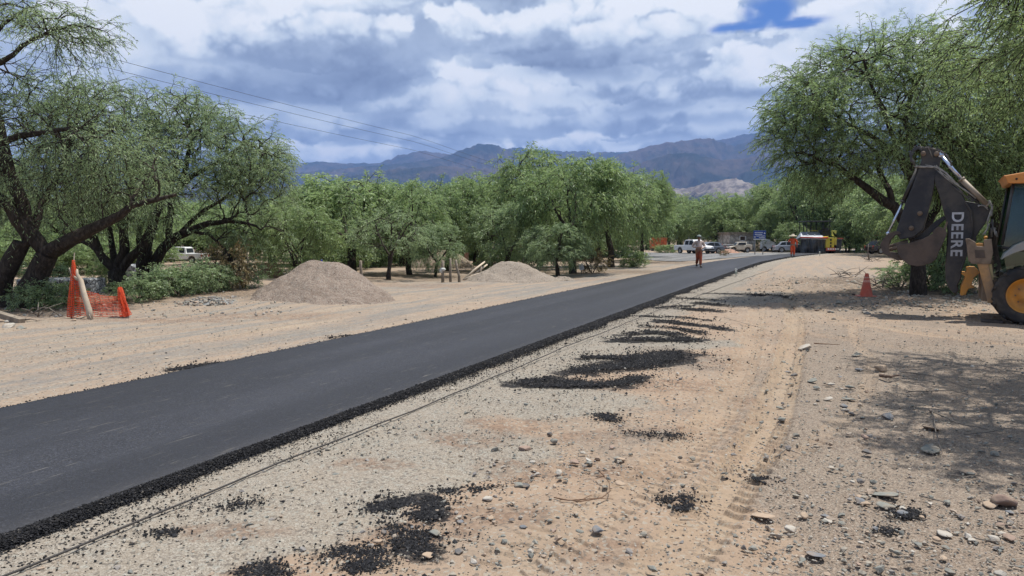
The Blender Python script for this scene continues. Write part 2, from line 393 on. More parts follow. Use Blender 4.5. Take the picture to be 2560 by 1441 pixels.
def build_ground():
    rr = np.concatenate([[0.0, .8, 1.4, 1.9], np.geomspace(2.3, 26, 900), np.geomspace(26.2, 90, 150)[0:], np.geomspace(95, 14000, 60)])
    th = np.concatenate([np.linspace(-R(39), R(39), 1150), np.linspace(R(42), 2 * math.pi - R(42), 70)])
    nr, nt = len(rr), len(th)
    T, RR = np.meshgrid(th, rr); X = (RR * np.sin(T)).ravel(); Y = (RR * np.cos(T)).ravel(); rad = RR.ravel()
    X = X.astype(np.float32); Y = Y.astype(np.float32)
    Z = soft_z(X, Y)
    vL = (roadL(Y) - X) * .92; vR = (X - roadR(Y)) * .92
    off = sst(vL, .05, .5) + sst(vR, .05, .5)
    fade = np.clip(14 / (rad + 6), 0, 1)
    Z += (.016 * fbm(X * 1.6, Y * 1.6, 5, 4) + .010 * fbm(X * 6, Y * 6, 6, 3) * fade) * off
    k = rad < 24
    Z[k] += (.011 * fbm(X[k] * 19, Y[k] * 19, 7, 4)) * off[k] * (1 - rad[k] / 24)
    # streaks drawn along the haul road beside the new surface, left side
    u = (X * .385 + Y * .923); v = (X * .923 - Y * .385)
    st = fbm(u * .12, v * 2.3, 12, 4); Z += .012 * st * sst(vL, .2, 1) * (1 - sst(rad, 30, 50))
    rub = np.exp(-(((X - 12.6) / 4.4) ** 2 + ((Y - 23.5) / 6.5) ** 2)) * sst(vR, .8, 2.0)
    rub = np.clip(rub * 1.4, 0, 1) * (rad < 60); Z += rub * .09 * fbm(X * 2.4, Y * 2.4, 14, 4)
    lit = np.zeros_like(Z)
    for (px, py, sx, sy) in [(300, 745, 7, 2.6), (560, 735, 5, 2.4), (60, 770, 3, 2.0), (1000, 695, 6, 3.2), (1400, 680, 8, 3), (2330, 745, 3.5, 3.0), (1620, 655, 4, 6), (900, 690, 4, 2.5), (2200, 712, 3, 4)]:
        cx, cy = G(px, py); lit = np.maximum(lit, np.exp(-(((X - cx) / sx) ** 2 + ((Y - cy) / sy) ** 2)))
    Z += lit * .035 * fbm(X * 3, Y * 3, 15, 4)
    bit = np.zeros_like(Z)
    for ln, w, n in PLINES:
        idx, d, s, sg = near_line(X, Y, ln, w * 4)
        if len(idx):
            a = (1 - sst(d + .8 * w * fbm(X[idx] * 7 / (w * 4 + .3), Y[idx] * 7 / (w * 4 + .3), 16, 3), w * .35, w * 1.7)) * min(1, n / 1100 + .08) * (.75 + .5 * fbm(X[idx] * 3, Y[idx] * 3, 30, 3))
            bit[idx] = np.maximum(bit[idx], a)
    trk = np.zeros_like(Z)
    for ln, w, amt in TLINES:
        idx, d, s, sg = near_line(X, Y, ln, w * 2)
        if not len(idx): continue
        brk = sst(fbm(X[idx] * 1.1, Y[idx] * 1.1, 18, 3), -.75, -.1)
        inn = (1 - sst(d, w * .75, w * 1.1)) * amt
        Z[idx] -= .022 * inn
        Z[idx] += .009 * np.exp(-((d - w * 1.2) / (w * .3)) ** 2) * amt * brk
        ph = ((s + np.abs(sg) * .5 + .02 * fbm(X[idx] * 6, Y[idx] * 6, 19, 2)) / .135) % 1.0; lug = (1 - ph) * sst(ph, .0, .10) * sst(d, w * .25, w * .4) * (1 - sst(d, w * .95, w * 1.3))
        f = (1 - sst(rad[idx], 14, 26)) * brk
        Z[idx] += (lug - .3) * .040 * amt * f
        trk[idx] = np.maximum(trk[idx], inn)
    brn = np.zeros_like(Z)
    for (px, py, sx, sy, rot) in [(1180, 1095, .45, .35, 0), (1330, 1170, .5, .3, 0), (1480, 1085, .6, .35, 0), (1640, 1075, .55, .3, 0), (1230, 1290, .5, .22, 0), (1060, 1330, .4, .2, 0), (1700, 960, .8, .6, 0), (1560, 1180, .5, .25, 0), (1790, 900, .8, .7, 0), (2130, 1110, .4, .3, 0), (1300, 1060, .5, .3, 0), (940, 1160, .5, .2, 0), (560, 1330, .4, .15, 0), (1860, 1010, .3, .5, 0), (2000, 840, 1.0, .7, 0), (2400, 850, 1.2, .5, 0), (1500, 1380, .4, .15, 0), (2300, 1400, .5, .15, 0), (1050, 715, 3, 1.2, 0), (1400, 700, 3, 1.5, 0), (650, 790, 2, .7, 0), (420, 800, 2, .6, 0)]:
        cx, cy = G(px, py); brn = np.maximum(brn, np.exp(-(((X - cx) / sx) ** 2 + ((Y - cy) / sy) ** 2)))
    brn = sst(brn + .45 * fbm(X * 2.6, Y * 2.6, 28, 4), .30, .75) * off / 2 * 2
    Z[k] += brn[k] * .016 * fbm(X[k] * 11, Y[k] * 11, 29, 3)
    # swept pale grit along the new edge, both sides, and grey bands on the haul road
    grit = (1 - sst(vR + .5 * fbm(X * .8, Y * .8, 20, 4), .9, 1.7)) * sst(vR, -.2, .1)
    g2 = np.zeros_like(Z)
    for (px, py, sx, sy) in [(1150, 1130, 1.0, .9), (700, 1300, 1.0, .8), (1450, 1000, 1.1, 1.2), (1650, 850, 1.6, 2.2), (1000, 1200, .7, .6), (1800, 740, 3.0, 5.0)]:
        cx, cy = G(px, py); g2 = np.maximum(g2, np.exp(-(((X - cx) / sx) ** 2 + ((Y - cy) / sy) ** 2)))
    grit = np.clip(grit + sst(g2 + .3 * fbm(X * 1.2, Y * 1.2, 21, 4), .45, .85), 0, 1)
    band = sst(st + .8 * np.exp(-((vL - 1.5) / .55) ** 2) + .5 * np.exp(-((vL - 3.6) / .35) ** 2) - .15 * vL * .3, .25, .75) * sst(vL, 0, .3) * (1 - sst(vL, 4.5, 7))
    grit = np.maximum(grit, band * .45)
    # under the road the ground keeps level
    onr = 1 - np.clip(sst(vL, 0, .1) + sst(vR, 0, .1), 0, 1)
    Z = Z * (1 - onr) - .03 * onr
    i = np.arange(nr - 1)[:, None]; j = np.arange(nt)[None, :]; j2 = (j + 1) % nt
    F = np.stack([i * nt + j, (i + 1) * nt + j, (i + 1) * nt + j2, i * nt + j2], -1).reshape(-1, 4)[:, ::-1]
    V = np.stack([X, Y, Z], 1)
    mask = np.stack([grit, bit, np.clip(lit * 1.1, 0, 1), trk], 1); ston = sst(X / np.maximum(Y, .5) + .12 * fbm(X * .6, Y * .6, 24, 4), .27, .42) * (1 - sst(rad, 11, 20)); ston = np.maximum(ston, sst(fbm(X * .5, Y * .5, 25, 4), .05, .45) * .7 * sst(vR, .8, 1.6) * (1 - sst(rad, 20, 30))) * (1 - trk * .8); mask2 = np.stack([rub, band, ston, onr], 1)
    m, n, b = mat('dirt'); co = n.new('ShaderNodeTexCoord').outputs['Object']
    a = n.new('ShaderNodeAttribute', attribute_name='mask'); sr = n.sep(a.outputs['Vector'])
    a2 = n.sep(n.new('ShaderNodeAttribute', attribute_name='mask2').outputs['Vector'])
    big = n.noise(co, .45, 6, .6); mid = n.noise(co, 2.7, 7, .62); fine = n.noise(co, 60, 4, .7); grain = n.voro(co, 130, 'F1', 'Color'); grain2 = n.voro(co, 46, 'F1', 'Color')
    sand = n.mix(n.step(big, .35, .66), (.312, .222, .156), (.275, .215, .163))
    sand = n.mix(n.m('MULTIPLY', n.step(mid, .42, .72), .7), sand, (.345, .265, .195))
    sand = n.mix(n.m('MULTIPLY', n.step(n.noise(co, 1.1, 6, .6), .55, .72), .6), sand, (.215, .145, .098))
    sand = n.mix(n.m('MULTIPLY', n.step(fine, .56, .74), .55), sand, (.125, .095, .070))
    gs = n.sep(grain)[0]; gs2 = n.sep(grain2)[0]
    gritc = n.ramp(gs, [(0, (.12, .11, .098)), (.3, (.235, .215, .18)), (.7, (.315, .29, .245)), (1, (.42, .40, .35))])
    gritc = n.mix(n.m('MULTIPLY', n.step(mid, .4, .7), .35), gritc, (.29, .24, .185))
    gf = n.step(n.m('ADD', sr[0], n.m('ADD', n.m('MULTIPLY', n.m('SUBTRACT', fine, .5), .7), n.m('MULTIPLY', n.m('SUBTRACT', n.noise(co, 3.3, 7, .7), .5), 1.5))), .28, .95)
    c = n.mix(n.m('MULTIPLY', gf, .80), sand, gritc)
    mp = n.new('ShaderNodeMapping', vector_type='POINT'); n.put(mp.inputs[0], co); mp.inputs['Rotation'].default_value = (0, 0, R(22.6)); al = mp.outputs[0]
    s1 = n.noise(n.v('MULTIPLY', al, (2.6, .16, 1)), 1, 6, .6); s2 = n.noise(n.v('MULTIPLY', al, (11, .5, 1)), 1, 5, .65); hl = n.attr('haul')
    c = n.mix(n.m('MULTIPLY', hl, .30), c, (.265, .228, .185)); c = n.mix(n.m('MULTIPLY', hl, n.m('MULTIPLY', n.step(s1, .45, .60), .75)), c, (.195, .185, .168)); c = n.mix(n.m('MULTIPLY', hl, n.m('MULTIPLY', n.step(s1, .44, .30), .5)), c, (.36, .29, .21))
    c = n.mix(n.m('MULTIPLY', hl, n.m('MULTIPLY', n.step(s2, .56, .70), .50)), c, (.13, .118, .105)); c = n.mix(n.m('MULTIPLY', hl, n.m('MULTIPLY', n.step(s2, .42, .32), .4)), c, (.38, .335, .27))
    c = n.mix(n.m('MULTIPLY', n.attr('brown'), n.m('MULTIPLY', n.step(n.noise(co, 5, 6, .7), .34, .60), .75)), c, n.mix(n.step(n.noise(co, 24, 5, .7), .4, .62), (.155, .100, .070), (.27, .185, .13)))
    # sparse pebble flecks in the plain dirt
    c = n.mix(n.m('MULTIPLY', n.step(gs2, .88, .92), .45), c, (.34, .34, .30)); c = n.mix(n.m('MULTIPLY', n.step(gs2, .10, .06), .65), c, (.12, .105, .09))
    c = n.mix(n.m('MULTIPLY', n.m('MULTIPLY', a2[1], n.step(n.noise(n.v('MULTIPLY', n.v('ADD', co, (0, 0, 0)), (1, 1, 1)), 2.2, 7, .7), .38, .66)), .55), c, (.17, .168, .165))
    trc = n.m('MULTIPLY', a.outputs['Alpha'], n.step(n.noise(co, 5, 5, .6), .3, .6)); c = n.mix(n.m('MULTIPLY', trc, .45), c, (.34, .26, .18))
    stc = n.ramp(gs, [(0, (.07, .060, .052)), (.35, (.170, .138, .112)), (.75, (.255, .205, .162)), (1, (.34, .30, .25))]); c = n.mix(n.m('MULTIPLY', n.step(n.m('ADD', a2[2], n.m('MULTIPLY', n.m('SUBTRACT', n.noise(co, 6, 6, .7), .5), 1.1)), .3, .8), .75), c, stc)
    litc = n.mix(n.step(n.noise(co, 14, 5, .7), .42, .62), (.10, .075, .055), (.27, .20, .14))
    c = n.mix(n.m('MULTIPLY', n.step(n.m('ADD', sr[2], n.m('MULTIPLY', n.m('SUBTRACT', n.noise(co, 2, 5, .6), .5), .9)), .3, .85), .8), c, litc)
    c = n.mix(n.m('MULTIPLY', a2[0], n.step(n.noise(co, 9, 5, .7), .45, .6)), c, (.13, .10, .075))  # dark rubble, with the tree's shadow on the verge worked into its colour
    c = n.mix(n.m('MULTIPLY', n.step(n.m('ADD', sr[1], n.m('MULTIPLY', n.m('SUBTRACT', n.noise(co, 30, 5, .7), .5), 1.3)), .18, .55), .93), c, (.014, .014, .016))
    n.put(b.inputs['Base Color'], c); b.inputs['Roughness'].default_value = .95; b.inputs['Specular IOR Level'].default_value = .25
    hh = n.m('ADD', n.m('MULTIPLY', gs, n.m('ADD', .25, gf)), n.m('MULTIPLY', n.noise(co, 34, 6, .7), 1.6))
    n.put(b.inputs['Normal'], n.bump(hh, .8, .008))
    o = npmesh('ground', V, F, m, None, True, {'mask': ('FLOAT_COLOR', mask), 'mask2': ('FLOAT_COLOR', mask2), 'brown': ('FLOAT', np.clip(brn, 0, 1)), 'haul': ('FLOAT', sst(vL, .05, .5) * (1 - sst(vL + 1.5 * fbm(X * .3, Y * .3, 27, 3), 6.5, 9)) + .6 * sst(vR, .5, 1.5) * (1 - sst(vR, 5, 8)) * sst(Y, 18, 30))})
    tag(o, kind='structure')
build_ground()

def strip(name, left, right, ys, z, mt, thick=.12, ledge=.02, seed=1):
    """road laid as a slab with crumbly edges"""
    n = len(ys); nc = 14; V = []
    for i, y in enumerate(ys):
        xl = float(left(np.array(y, float))); xr = float(right(np.array(y, float)))
        jl = ledge * (vnoise(np.array([y * 6.0]), np.array([.5]), seed)[0] - .5) * 2; jr = ledge * (vnoise(np.array([y * 6.0]), np.array([9.5]), seed + 3)[0] - .5) * 2
        xl += jl; xr += jr
        V.append((xl - .05, y, z - thick))
        for k in range(nc):
            t = k / (nc - 1); V.append((xl + (xr - xl) * t, y, z - (.012 if k in (0, nc - 1) else 0) + .008 * math.sin(t * math.pi)))
        V.append((xr + .07, y, z - thick))
    w = nc + 2; i = np.arange(n - 1)[:, None]; j = np.arange(w - 1)[None]
    F = np.stack([i * w + j, i * w + j + 1, (i + 1) * w + j + 1, (i + 1) * w + j], -1).reshape(-1, 4)
    return npmesh(name, V, F, mt, None, True)
def asphalt_mat(name, base, worn):
    m, n, b = mat(name); co = n.new('ShaderNodeTexCoord').outputs['Object']
    mp = n.new('ShaderNodeMapping', vector_type='POINT'); n.put(mp.inputs[0], co); mp.inputs['Rotation'].default_value = (0, 0, R(22.6))
    al = mp.outputs[0]                                             # x across, y along
    st = n.v('MULTIPLY', al, (1, .16, 1)); xyz = n.sep(al)
    agg = n.voro(co, 95, 'F1', 'Color'); g = n.sep(agg)[0]
    c = n.ramp(g, [(0, tuple(q * .55 for q in base)), (.55, base), (.93, tuple(q * 1.7 for q in base)), (1, tuple(q * 2.6 for q in base))])
    c = n.mix(n.m('MULTIPLY', n.step(n.noise(n.v('MULTIPLY', al, (1, .22, 1)), .9, 6, .62), .38, .66), .65), c, tuple(q * 1.45 for q in base))
    lane = n.noise(n.v('MULTIPLY', al, (1.1, .03, 1)), 1.0, 3, .5)
    c = n.mix(n.m('MULTIPLY', n.step(lane, .42, .58), .55), c, tuple(q * .62 for q in base))
    scr = n.noise(n.v('MULTIPLY', al, (42, 2.2, 1)), 1.0, 3, .6)                # pale drag marks along the lane
    sel = n.m('MULTIPLY', n.step(scr, .63, .72), n.step(n.noise(co, .8, 4, .6), .36, .52))
    c = n.mix(n.m('MULTIPLY', sel, .6), c, worn)
    c = n.mix(n.m('MULTIPLY', n.step(n.noise(n.v('MULTIPLY', al, (9, 1.5, 1)), 1, 6, .65), .60, .76), .35), c, worn)
    n.put(b.inputs['Base Color'], c)
    n.put(b.inputs['Roughness'], n.m('ADD', .52, n.m('MULTIPLY', n.noise(co, 40, 3), .22))); b.inputs['Specular IOR Level'].default_value = .30
    n.put(b.inputs['Normal'], n.bump(n.m('ADD', g, n.m('MULTIPLY', n.noise(co, 160, 3, .6), 1.2)), .5, .004))
    return m
ASPH = asphalt_mat('fresh_asphalt', (.027, .028, .034), (.19, .175, .15))
ys = np.concatenate([np.arange(-30, 2, 1.0), np.arange(2, 20, .05), np.arange(20, 60, .25), np.arange(60, 200, 2.0)])
o = strip('road', roadL, roadR, ys, .045, ASPH); tag(o, kind='structure')
def flatpoly(name, pts, z, mt):
    V = [(x, y, z) for x, y in pts]; me = bpy.data.meshes.new(name); me.from_pydata(V, [], [tuple(range(len(V)))]); me.materials.append(mt)
    return link(bpy.data.objects.new(name, me))
OLDASPH = asphalt_mat('worn_asphalt', (.15, .145, .14), (.24, .21, .18))
side = [(1200, 632.5), (1400, 631.8), (1540, 631), (1700, 632.0), (1900, 632.2), (2010, 631.5), (2040, 634), (1960, 637), (1860, 642), (1760, 649.5), (1700, 654), (1640, 652), (1590, 645), (1540, 642.5), (1400, 642), (1200, 642)]
o = flatpoly('side_road', [G(px, py, .03) for px, py in side][::-1], .03, OLDASPH); tag(o, kind='structure')

# ================================================================== MOUNTAINS
def build_mountains():
    az = np.radians(np.linspace(-75, 75, 1100)); rr = np.linspace(2500, 11000, 330)
    A, RR = np.meshgrid(az, rr); A = A.astype(np.float32); RR = RR.astype(np.float32)
    def crest(pts):
        p = np.array(sorted(pts)); a = np.arctan((p[:, 0] - 1280) / FPX); e = (597 - p[:, 1]) / FPX * np.cos(a)
        return a, e
    ridges = [
      (10200, 2600, [(-1200, 400), (-300, 380), (0, 400), (300, 395), (500, 400), (700, 418), (800, 404), (950, 408), (1000, 388), (1060, 380), (1130, 388), (1200, 380), (1300, 372), (1400, 380), (1520, 384), (1600, 380), (1800, 350), (1900, 334), (2000, 320), (2100, 310), (2400, 330), (2800, 350), (4500, 380)]),
      (8200, 2300, [(-1200, 470), (0, 440), (300, 450), (600, 470), (780, 430), (880, 422), (1000, 410), (1090, 398), (1150, 378), (1200, 361), (1240, 366), (1300, 380), (1360, 410), (1500, 420), (1540, 392), (1640, 364), (1700, 356), (1765, 348), (1830, 366), (1880, 350), (1960, 330), (2100, 330), (2500, 370), (4500, 420)]),
      (6300, 1700, [(-1200, 520), (0, 500), (400, 490), (700, 470), (900, 436), (980, 422), (1100, 415), (1180, 420), (1260, 428), (1300, 420), (1400, 440), (1560, 424), (1650, 385), (1720, 382), (1800, 400), (1900, 392), (1980, 400), (2200, 420), (4500, 480)]),
      (4300, 1000, [(-1200, 560), (0, 545), (600, 520), (900, 505), (1200, 500), (1450, 490), (1600, 462), (1640, 455), (1700, 468), (1780, 452), (1830, 446), (1900, 470), (2000, 480), (2300, 500), (4500, 560)])]
    wa = fbm(A * 7, RR / 1500, 61, 4) * .05; H = np.zeros_like(A)
    sp = 1 - np.abs(fbm(A * 26 + wa * 30, RR / 1300 + 5, 62, 5, .55)) * 2.2; sp2 = 1 - np.abs(fbm(A * 90 + wa * 60, RR / 420, 63, 4, .55)) * 2.2
    for r0, w, pts in ridges:
        a, e = crest(pts)
        d = (RR - r0 - 260 * fbm(A * 9, RR * 0 + r0, 64, 3)) / w
        aw = A + wa * np.clip(np.abs(d) * 3, 0, 1)
        top = np.interp(aw, a, e) * r0 + CAM_H
        prof = np.where(d < 0, np.clip(1 + d, 0, 1) ** 1.15, np.clip(1 - d * 1.3, 0, 1))
        m = np.clip(np.abs(d) * 2.2, 0, 1)
        h = top * (prof + (sp - .55) * .34 * m * prof + (sp2 - .5) * .10 * np.clip(m + .15, 0, 1) * prof)
        H = np.maximum(H, h)
    H += 8 * fbm(A * 300, RR / 90, 66, 3)
    H = np.where(RR < 2700, H * (RR - 2500) / 200, H) - 3
    X = RR * np.sin(A); Y = RR * np.cos(A); nr, nt = A.shape
    i = np.arange(nr - 1)[:, None]; j = np.arange(nt - 1)[None]
    F = np.stack([i * nt + j, i * nt + j + 1, (i + 1) * nt + j + 1, (i + 1) * nt + j], -1).reshape(-1, 4)[:, ::-1]
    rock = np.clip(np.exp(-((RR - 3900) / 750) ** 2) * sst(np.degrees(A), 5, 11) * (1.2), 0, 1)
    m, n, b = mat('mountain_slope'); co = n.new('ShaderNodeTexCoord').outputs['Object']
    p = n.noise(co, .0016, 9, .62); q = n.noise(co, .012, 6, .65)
    c = n.mix(n.step(p, .40, .62), (.026, .034, .026), (.088, .070, .056)); c = n.mix(n.m('MULTIPLY', n.step(q, .48, .66), .55), c, (.018, .024, .017))  # slope colours darkened: the cloud shadow over the range is painted in
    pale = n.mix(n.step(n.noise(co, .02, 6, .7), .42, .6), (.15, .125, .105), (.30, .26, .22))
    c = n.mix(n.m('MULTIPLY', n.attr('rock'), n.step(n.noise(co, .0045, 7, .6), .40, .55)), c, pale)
    n.put(b.inputs['Base Color'], c); b.inputs['Roughness'].default_value = 1; b.inputs['Specular IOR Level'].default_value = 0
    n.put(b.inputs['Normal'], n.bump(n.noise(co, .02, 8, .7), .6, 25))
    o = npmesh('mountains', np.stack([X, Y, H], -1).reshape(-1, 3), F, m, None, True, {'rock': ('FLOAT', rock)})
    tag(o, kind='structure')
build_mountains()

# air: a closed box of thin even haze
def build_haze(d=7.5e-5):
    m = bpy.data.materials.new('air'); m.use_nodes = True; n = NT(m.node_tree); n.n.clear()
    v = n.new('ShaderNodeVolumePrincipled'); v.inputs['Color'].default_value = (.28, .48, 1.0, 1); v.inputs['Density'].default_value = d; v.inputs['Anisotropy'].default_value = .1
    o = n.new('ShaderNodeOutputMaterial'); n.l.new(v.outputs[0], o.inputs['Volume'])
    mb = MB().box((0, 0, 800), (30000, 30000, 1660)); h = mb.build('haze', m); tag(h, kind='stuff')
    return h
HAZE = True
if HAZE: build_haze()

# ================================================================== LOOSE STONE
def ico_template(seed, flat=.7, sub=0):
    bm = bmesh.new(); bmesh.ops.create_icosphere(bm, subdivisions=1 + sub, radius=1.0)
    rs = random.Random(seed)
    for v in bm.verts: v.co = v.co * rs.uniform(.72, 1.12); v.co.z *= flat
    V = np.array([v.co[:] for v in bm.verts]); F = np.array([[q.index for q in f.verts] for f in bm.faces]); bm.free(); return V, F
OCT = np.array([(1, 0, 0), (-1, 0, 0), (0, 1, 0), (0, -1, 0), (0, 0, 1), (0, 0, -1)], float)
OCTF = np.array([(0, 2, 4), (2, 1, 4), (1, 3, 4), (3, 0, 4), (2, 0, 5), (1, 2, 5), (3, 1, 5), (0, 3, 5)])
def scatter(name, P, S, mt, big=False, flat=.7, smooth=False, seed=0, tint=None):
    rs = np.random.default_rng(seed); n = len(P)
    if big: TV, TF = ico_template(seed + 1, 1.0)
    else: TV, TF = OCT, OCTF
    k = len(TV)
    V = TV[None] * rs.uniform(.6, 1.25, (n, k, 1))
    V = V * (np.stack([rs.uniform(.8, 1.4, n), rs.uniform(.7, 1.1, n), rs.uniform(.45, .9, n) * flat / .7], 1))[:, None]
    a = rs.uniform(0, 2 * np.pi, n); tl = rs.normal(0, .3, n)
    c, s = np.cos(a)[:, None], np.sin(a)[:, None]; ct, s_t = np.cos(tl)[:, None], np.sin(tl)[:, None]
    x, y, z = V[..., 0], V[..., 1], V[..., 2]; y, z = y * ct - z * s_t, y * s_t + z * ct; x, y = x * c - y * s, x * s + y * c
    V = np.stack([x, y, z], -1) * S[:, None, None] + P[:, None]
    F = TF[None] + (np.arange(n) * k)[:, None, None]
    t = np.repeat(rs.uniform(0, 1, n) if tint is None else tint, k)
    return npmesh(name, V.reshape(-1, 3), F.reshape(-1, 3), mt, None, smooth, {'tint': ('FLOAT', t)})
def crumb_mat():
    m, n, b = mat('asphalt_crumb'); t = n.attr('tint')
    n.put(b.inputs['Base Color'], n.ramp(t, [(0, (.008, .008, .009)), (.7, (.018, .018, .021)), (.95, (.04, .04, .043)), (1, (.10, .09, .08))]))
    b.inputs['Roughness'].default_value = .8; b.inputs['Specular IOR Level'].default_value = .2; return m
CRUMB = crumb_mat()
def stone_mat(name='river_stone'):
    m, n, b = mat(name); t = n.attr('tint'); co = n.new('ShaderNodeTexCoord').outputs['Object']
    c = n.ramp(t, [(0, (.13, .135, .125)), (.25, (.20, .205, .185)), (.45, (.28, .255, .21)), (.6, (.31, .225, .165)), (.78, (.38, .34, .28)), (.92, (.16, .15, .15)), (1, (.46, .43, .38))])
    c = n.mix(n.m('MULTIPLY', n.step(n.noise(co, 30, 5, .65), .45, .65), .4), c, DUST)
    n.put(b.inputs['Base Color'], c); b.inputs['Roughness'].default_value = .8
    n.put(b.inputs['Normal'], n.bump(n.noise(co, 60, 5, .6), .4, .004)); return m
STONE = stone_mat()
def place_z(P): return np.column_stack([P, soft_z(P[:, 0], P[:, 1])])

def loose_stone():
    rs = np.random.default_rng(3)
    # windrow of fresh mix spilled along the right edge of the slab
    pts = []; sz = []
    n = 95000; y = 2.4 + (rs.uniform(0, 1, n) ** 1.9) * 50; wob = .155 + .13 * fbm(y * .9, y * 0, 71, 3) + .03 * (y > 12)
    v = np.abs(rs.normal(0, .5, n)) * wob + .0
    x = roadR(y) + v / .92; z = np.clip(.055 * (1 - v / (wob * 1.1)), .0, .05) + rs.uniform(-.005, .01, n)
    pts.append(np.column_stack([x, y, z])); sz.append(np.clip(np.exp(rs.normal(np.log(.0058), .35, n)), .003, .014) * (1 + np.clip((y - 6) / 8, 0, 1.2)))
    n = 9000; y = rs.uniform(40, 135, n); x = roadR(y) + np.abs(rs.normal(0, .16, n)); pts.append(np.column_stack([x, y, rs.uniform(0, .05, n)])); sz.append(rs.uniform(.02, .05, n))
    n = 15000; y = 2.6 + (rs.uniform(0, 1, n) ** 1.6) * 40; x = roadR(y) + np.abs(rs.normal(0, .26, n)) * (1 + (rs.uniform(0, 1, n) > .85) * 2) + .08
    pts.append(place_z(np.column_stack([x, y]))); sz.append(rs.uniform(.003, .010, n))
    n = 5000; y = 4 + (rs.uniform(0, 1, n) ** 1.6) * 40; x = roadL(y) - np.abs(rs.normal(0, .05, n)); pts.append(np.column_stack([x, y, rs.uniform(0, .03, n)])); sz.append(rs.uniform(.006, .014, n))
    tag(scatter('asphalt_crumbs', np.vstack(pts), np.concatenate(sz), CRUMB, seed=4), kind='stuff')
    pts = []; sz = []
    for ln, w, n in PLINES:
        n = int(n * (3.0 if ln[:, 1].mean() < 11 else 1.7)); i = rs.uniform(0, len(ln) - 1.001, n); k = i.astype(int); f = (i - k)[:, None]; c = ln[k] * (1 - f) + ln[k + 1] * f
        c = c + rs.normal(0, w * .48, (n, 2)) + (rs.uniform(0, 1, (n, 1)) > .82) * rs.normal(0, w * 1.7, (n, 2))
        keep = (fbm(c[:, 0] * 3.3, c[:, 1] * 3.3, 72, 3) > -.22 + .3 * rs.normal(0, 1, n)); c = c[keep]
        p = place_z(c); p[:, 2] += .004; pts.append(p); far = np.hypot(c[:, 0], c[:, 1]); sz.append(np.clip(np.exp(rs.normal(np.log(.0058), .42, len(c))), .003, .017) * (1 + np.clip((far - 6) / 8, 0, 1) * .9))
    tag(scatter('asphalt_crumb_patches', np.vstack(pts), np.concatenate(sz), CRUMB, seed=6), kind='stuff')
    # gravel and pebbles of the dirt
    def inview(n, y0, y1, pw):
        y = y0 + rs.uniform(0, 1, n) ** pw * (y1 - y0); x = rs.uniform(-.74, .74, n) * y; return np.column_stack([x, y])
    P = inview(76000, 2.5, 26, 1.7); vR = (P[:, 0] - roadR(P[:, 1])); vL = roadL(P[:, 1]) - P[:, 0]
    den = np.where(vR > .3, .22 + .9 * sst(fbm(P[:, 0] * .7, P[:, 1] * .7, 73, 4), -.1, .5) + .5 * (P[:, 0] / P[:, 1] > .33), np.where(vL > .05, .30, 0))
    P = P[rs.uniform(0, 1, len(P)) < den]; P = place_z(P); S = np.exp(rs.normal(np.log(.0056), .58, len(P))); S = np.clip(S, .0025, .03)
    P[:, 2] += S * .1
    tag(scatter('gravel', P, S, STONE, True, seed=8, smooth=False), kind='stuff')
    # rubble of the verge
    n = 2600; c = np.column_stack([rs.normal(12.2, 2.4, n), rs.normal(22.5, 4.2, n)]); c = c[(c[:, 0] - roadR(c[:, 1]) > 1.2)]
    c2 = np.column_stack([rs.normal(9.7, 1.6, 800), rs.normal(17.4, .9, 800)]); c = np.vstack([c, c2]); P = place_z(c)
    c3 = np.column_stack([rs.uniform(-15, -5, 1500), rs.uniform(14.6, 21, 1500)]); c3 = c3[(c3[:, 1] > 15.6 - .12 * (c3[:, 0] + 10)) & (rs.uniform(0, 1, 1500) < .55)]; P = np.vstack([P, place_z(c3)])
    tag(scatter('rubble', P, np.clip(np.exp(rs.normal(np.log(.024), .5, len(P))), .01, .08), STONE, True, seed=9), kind='stuff')
loose_stone()
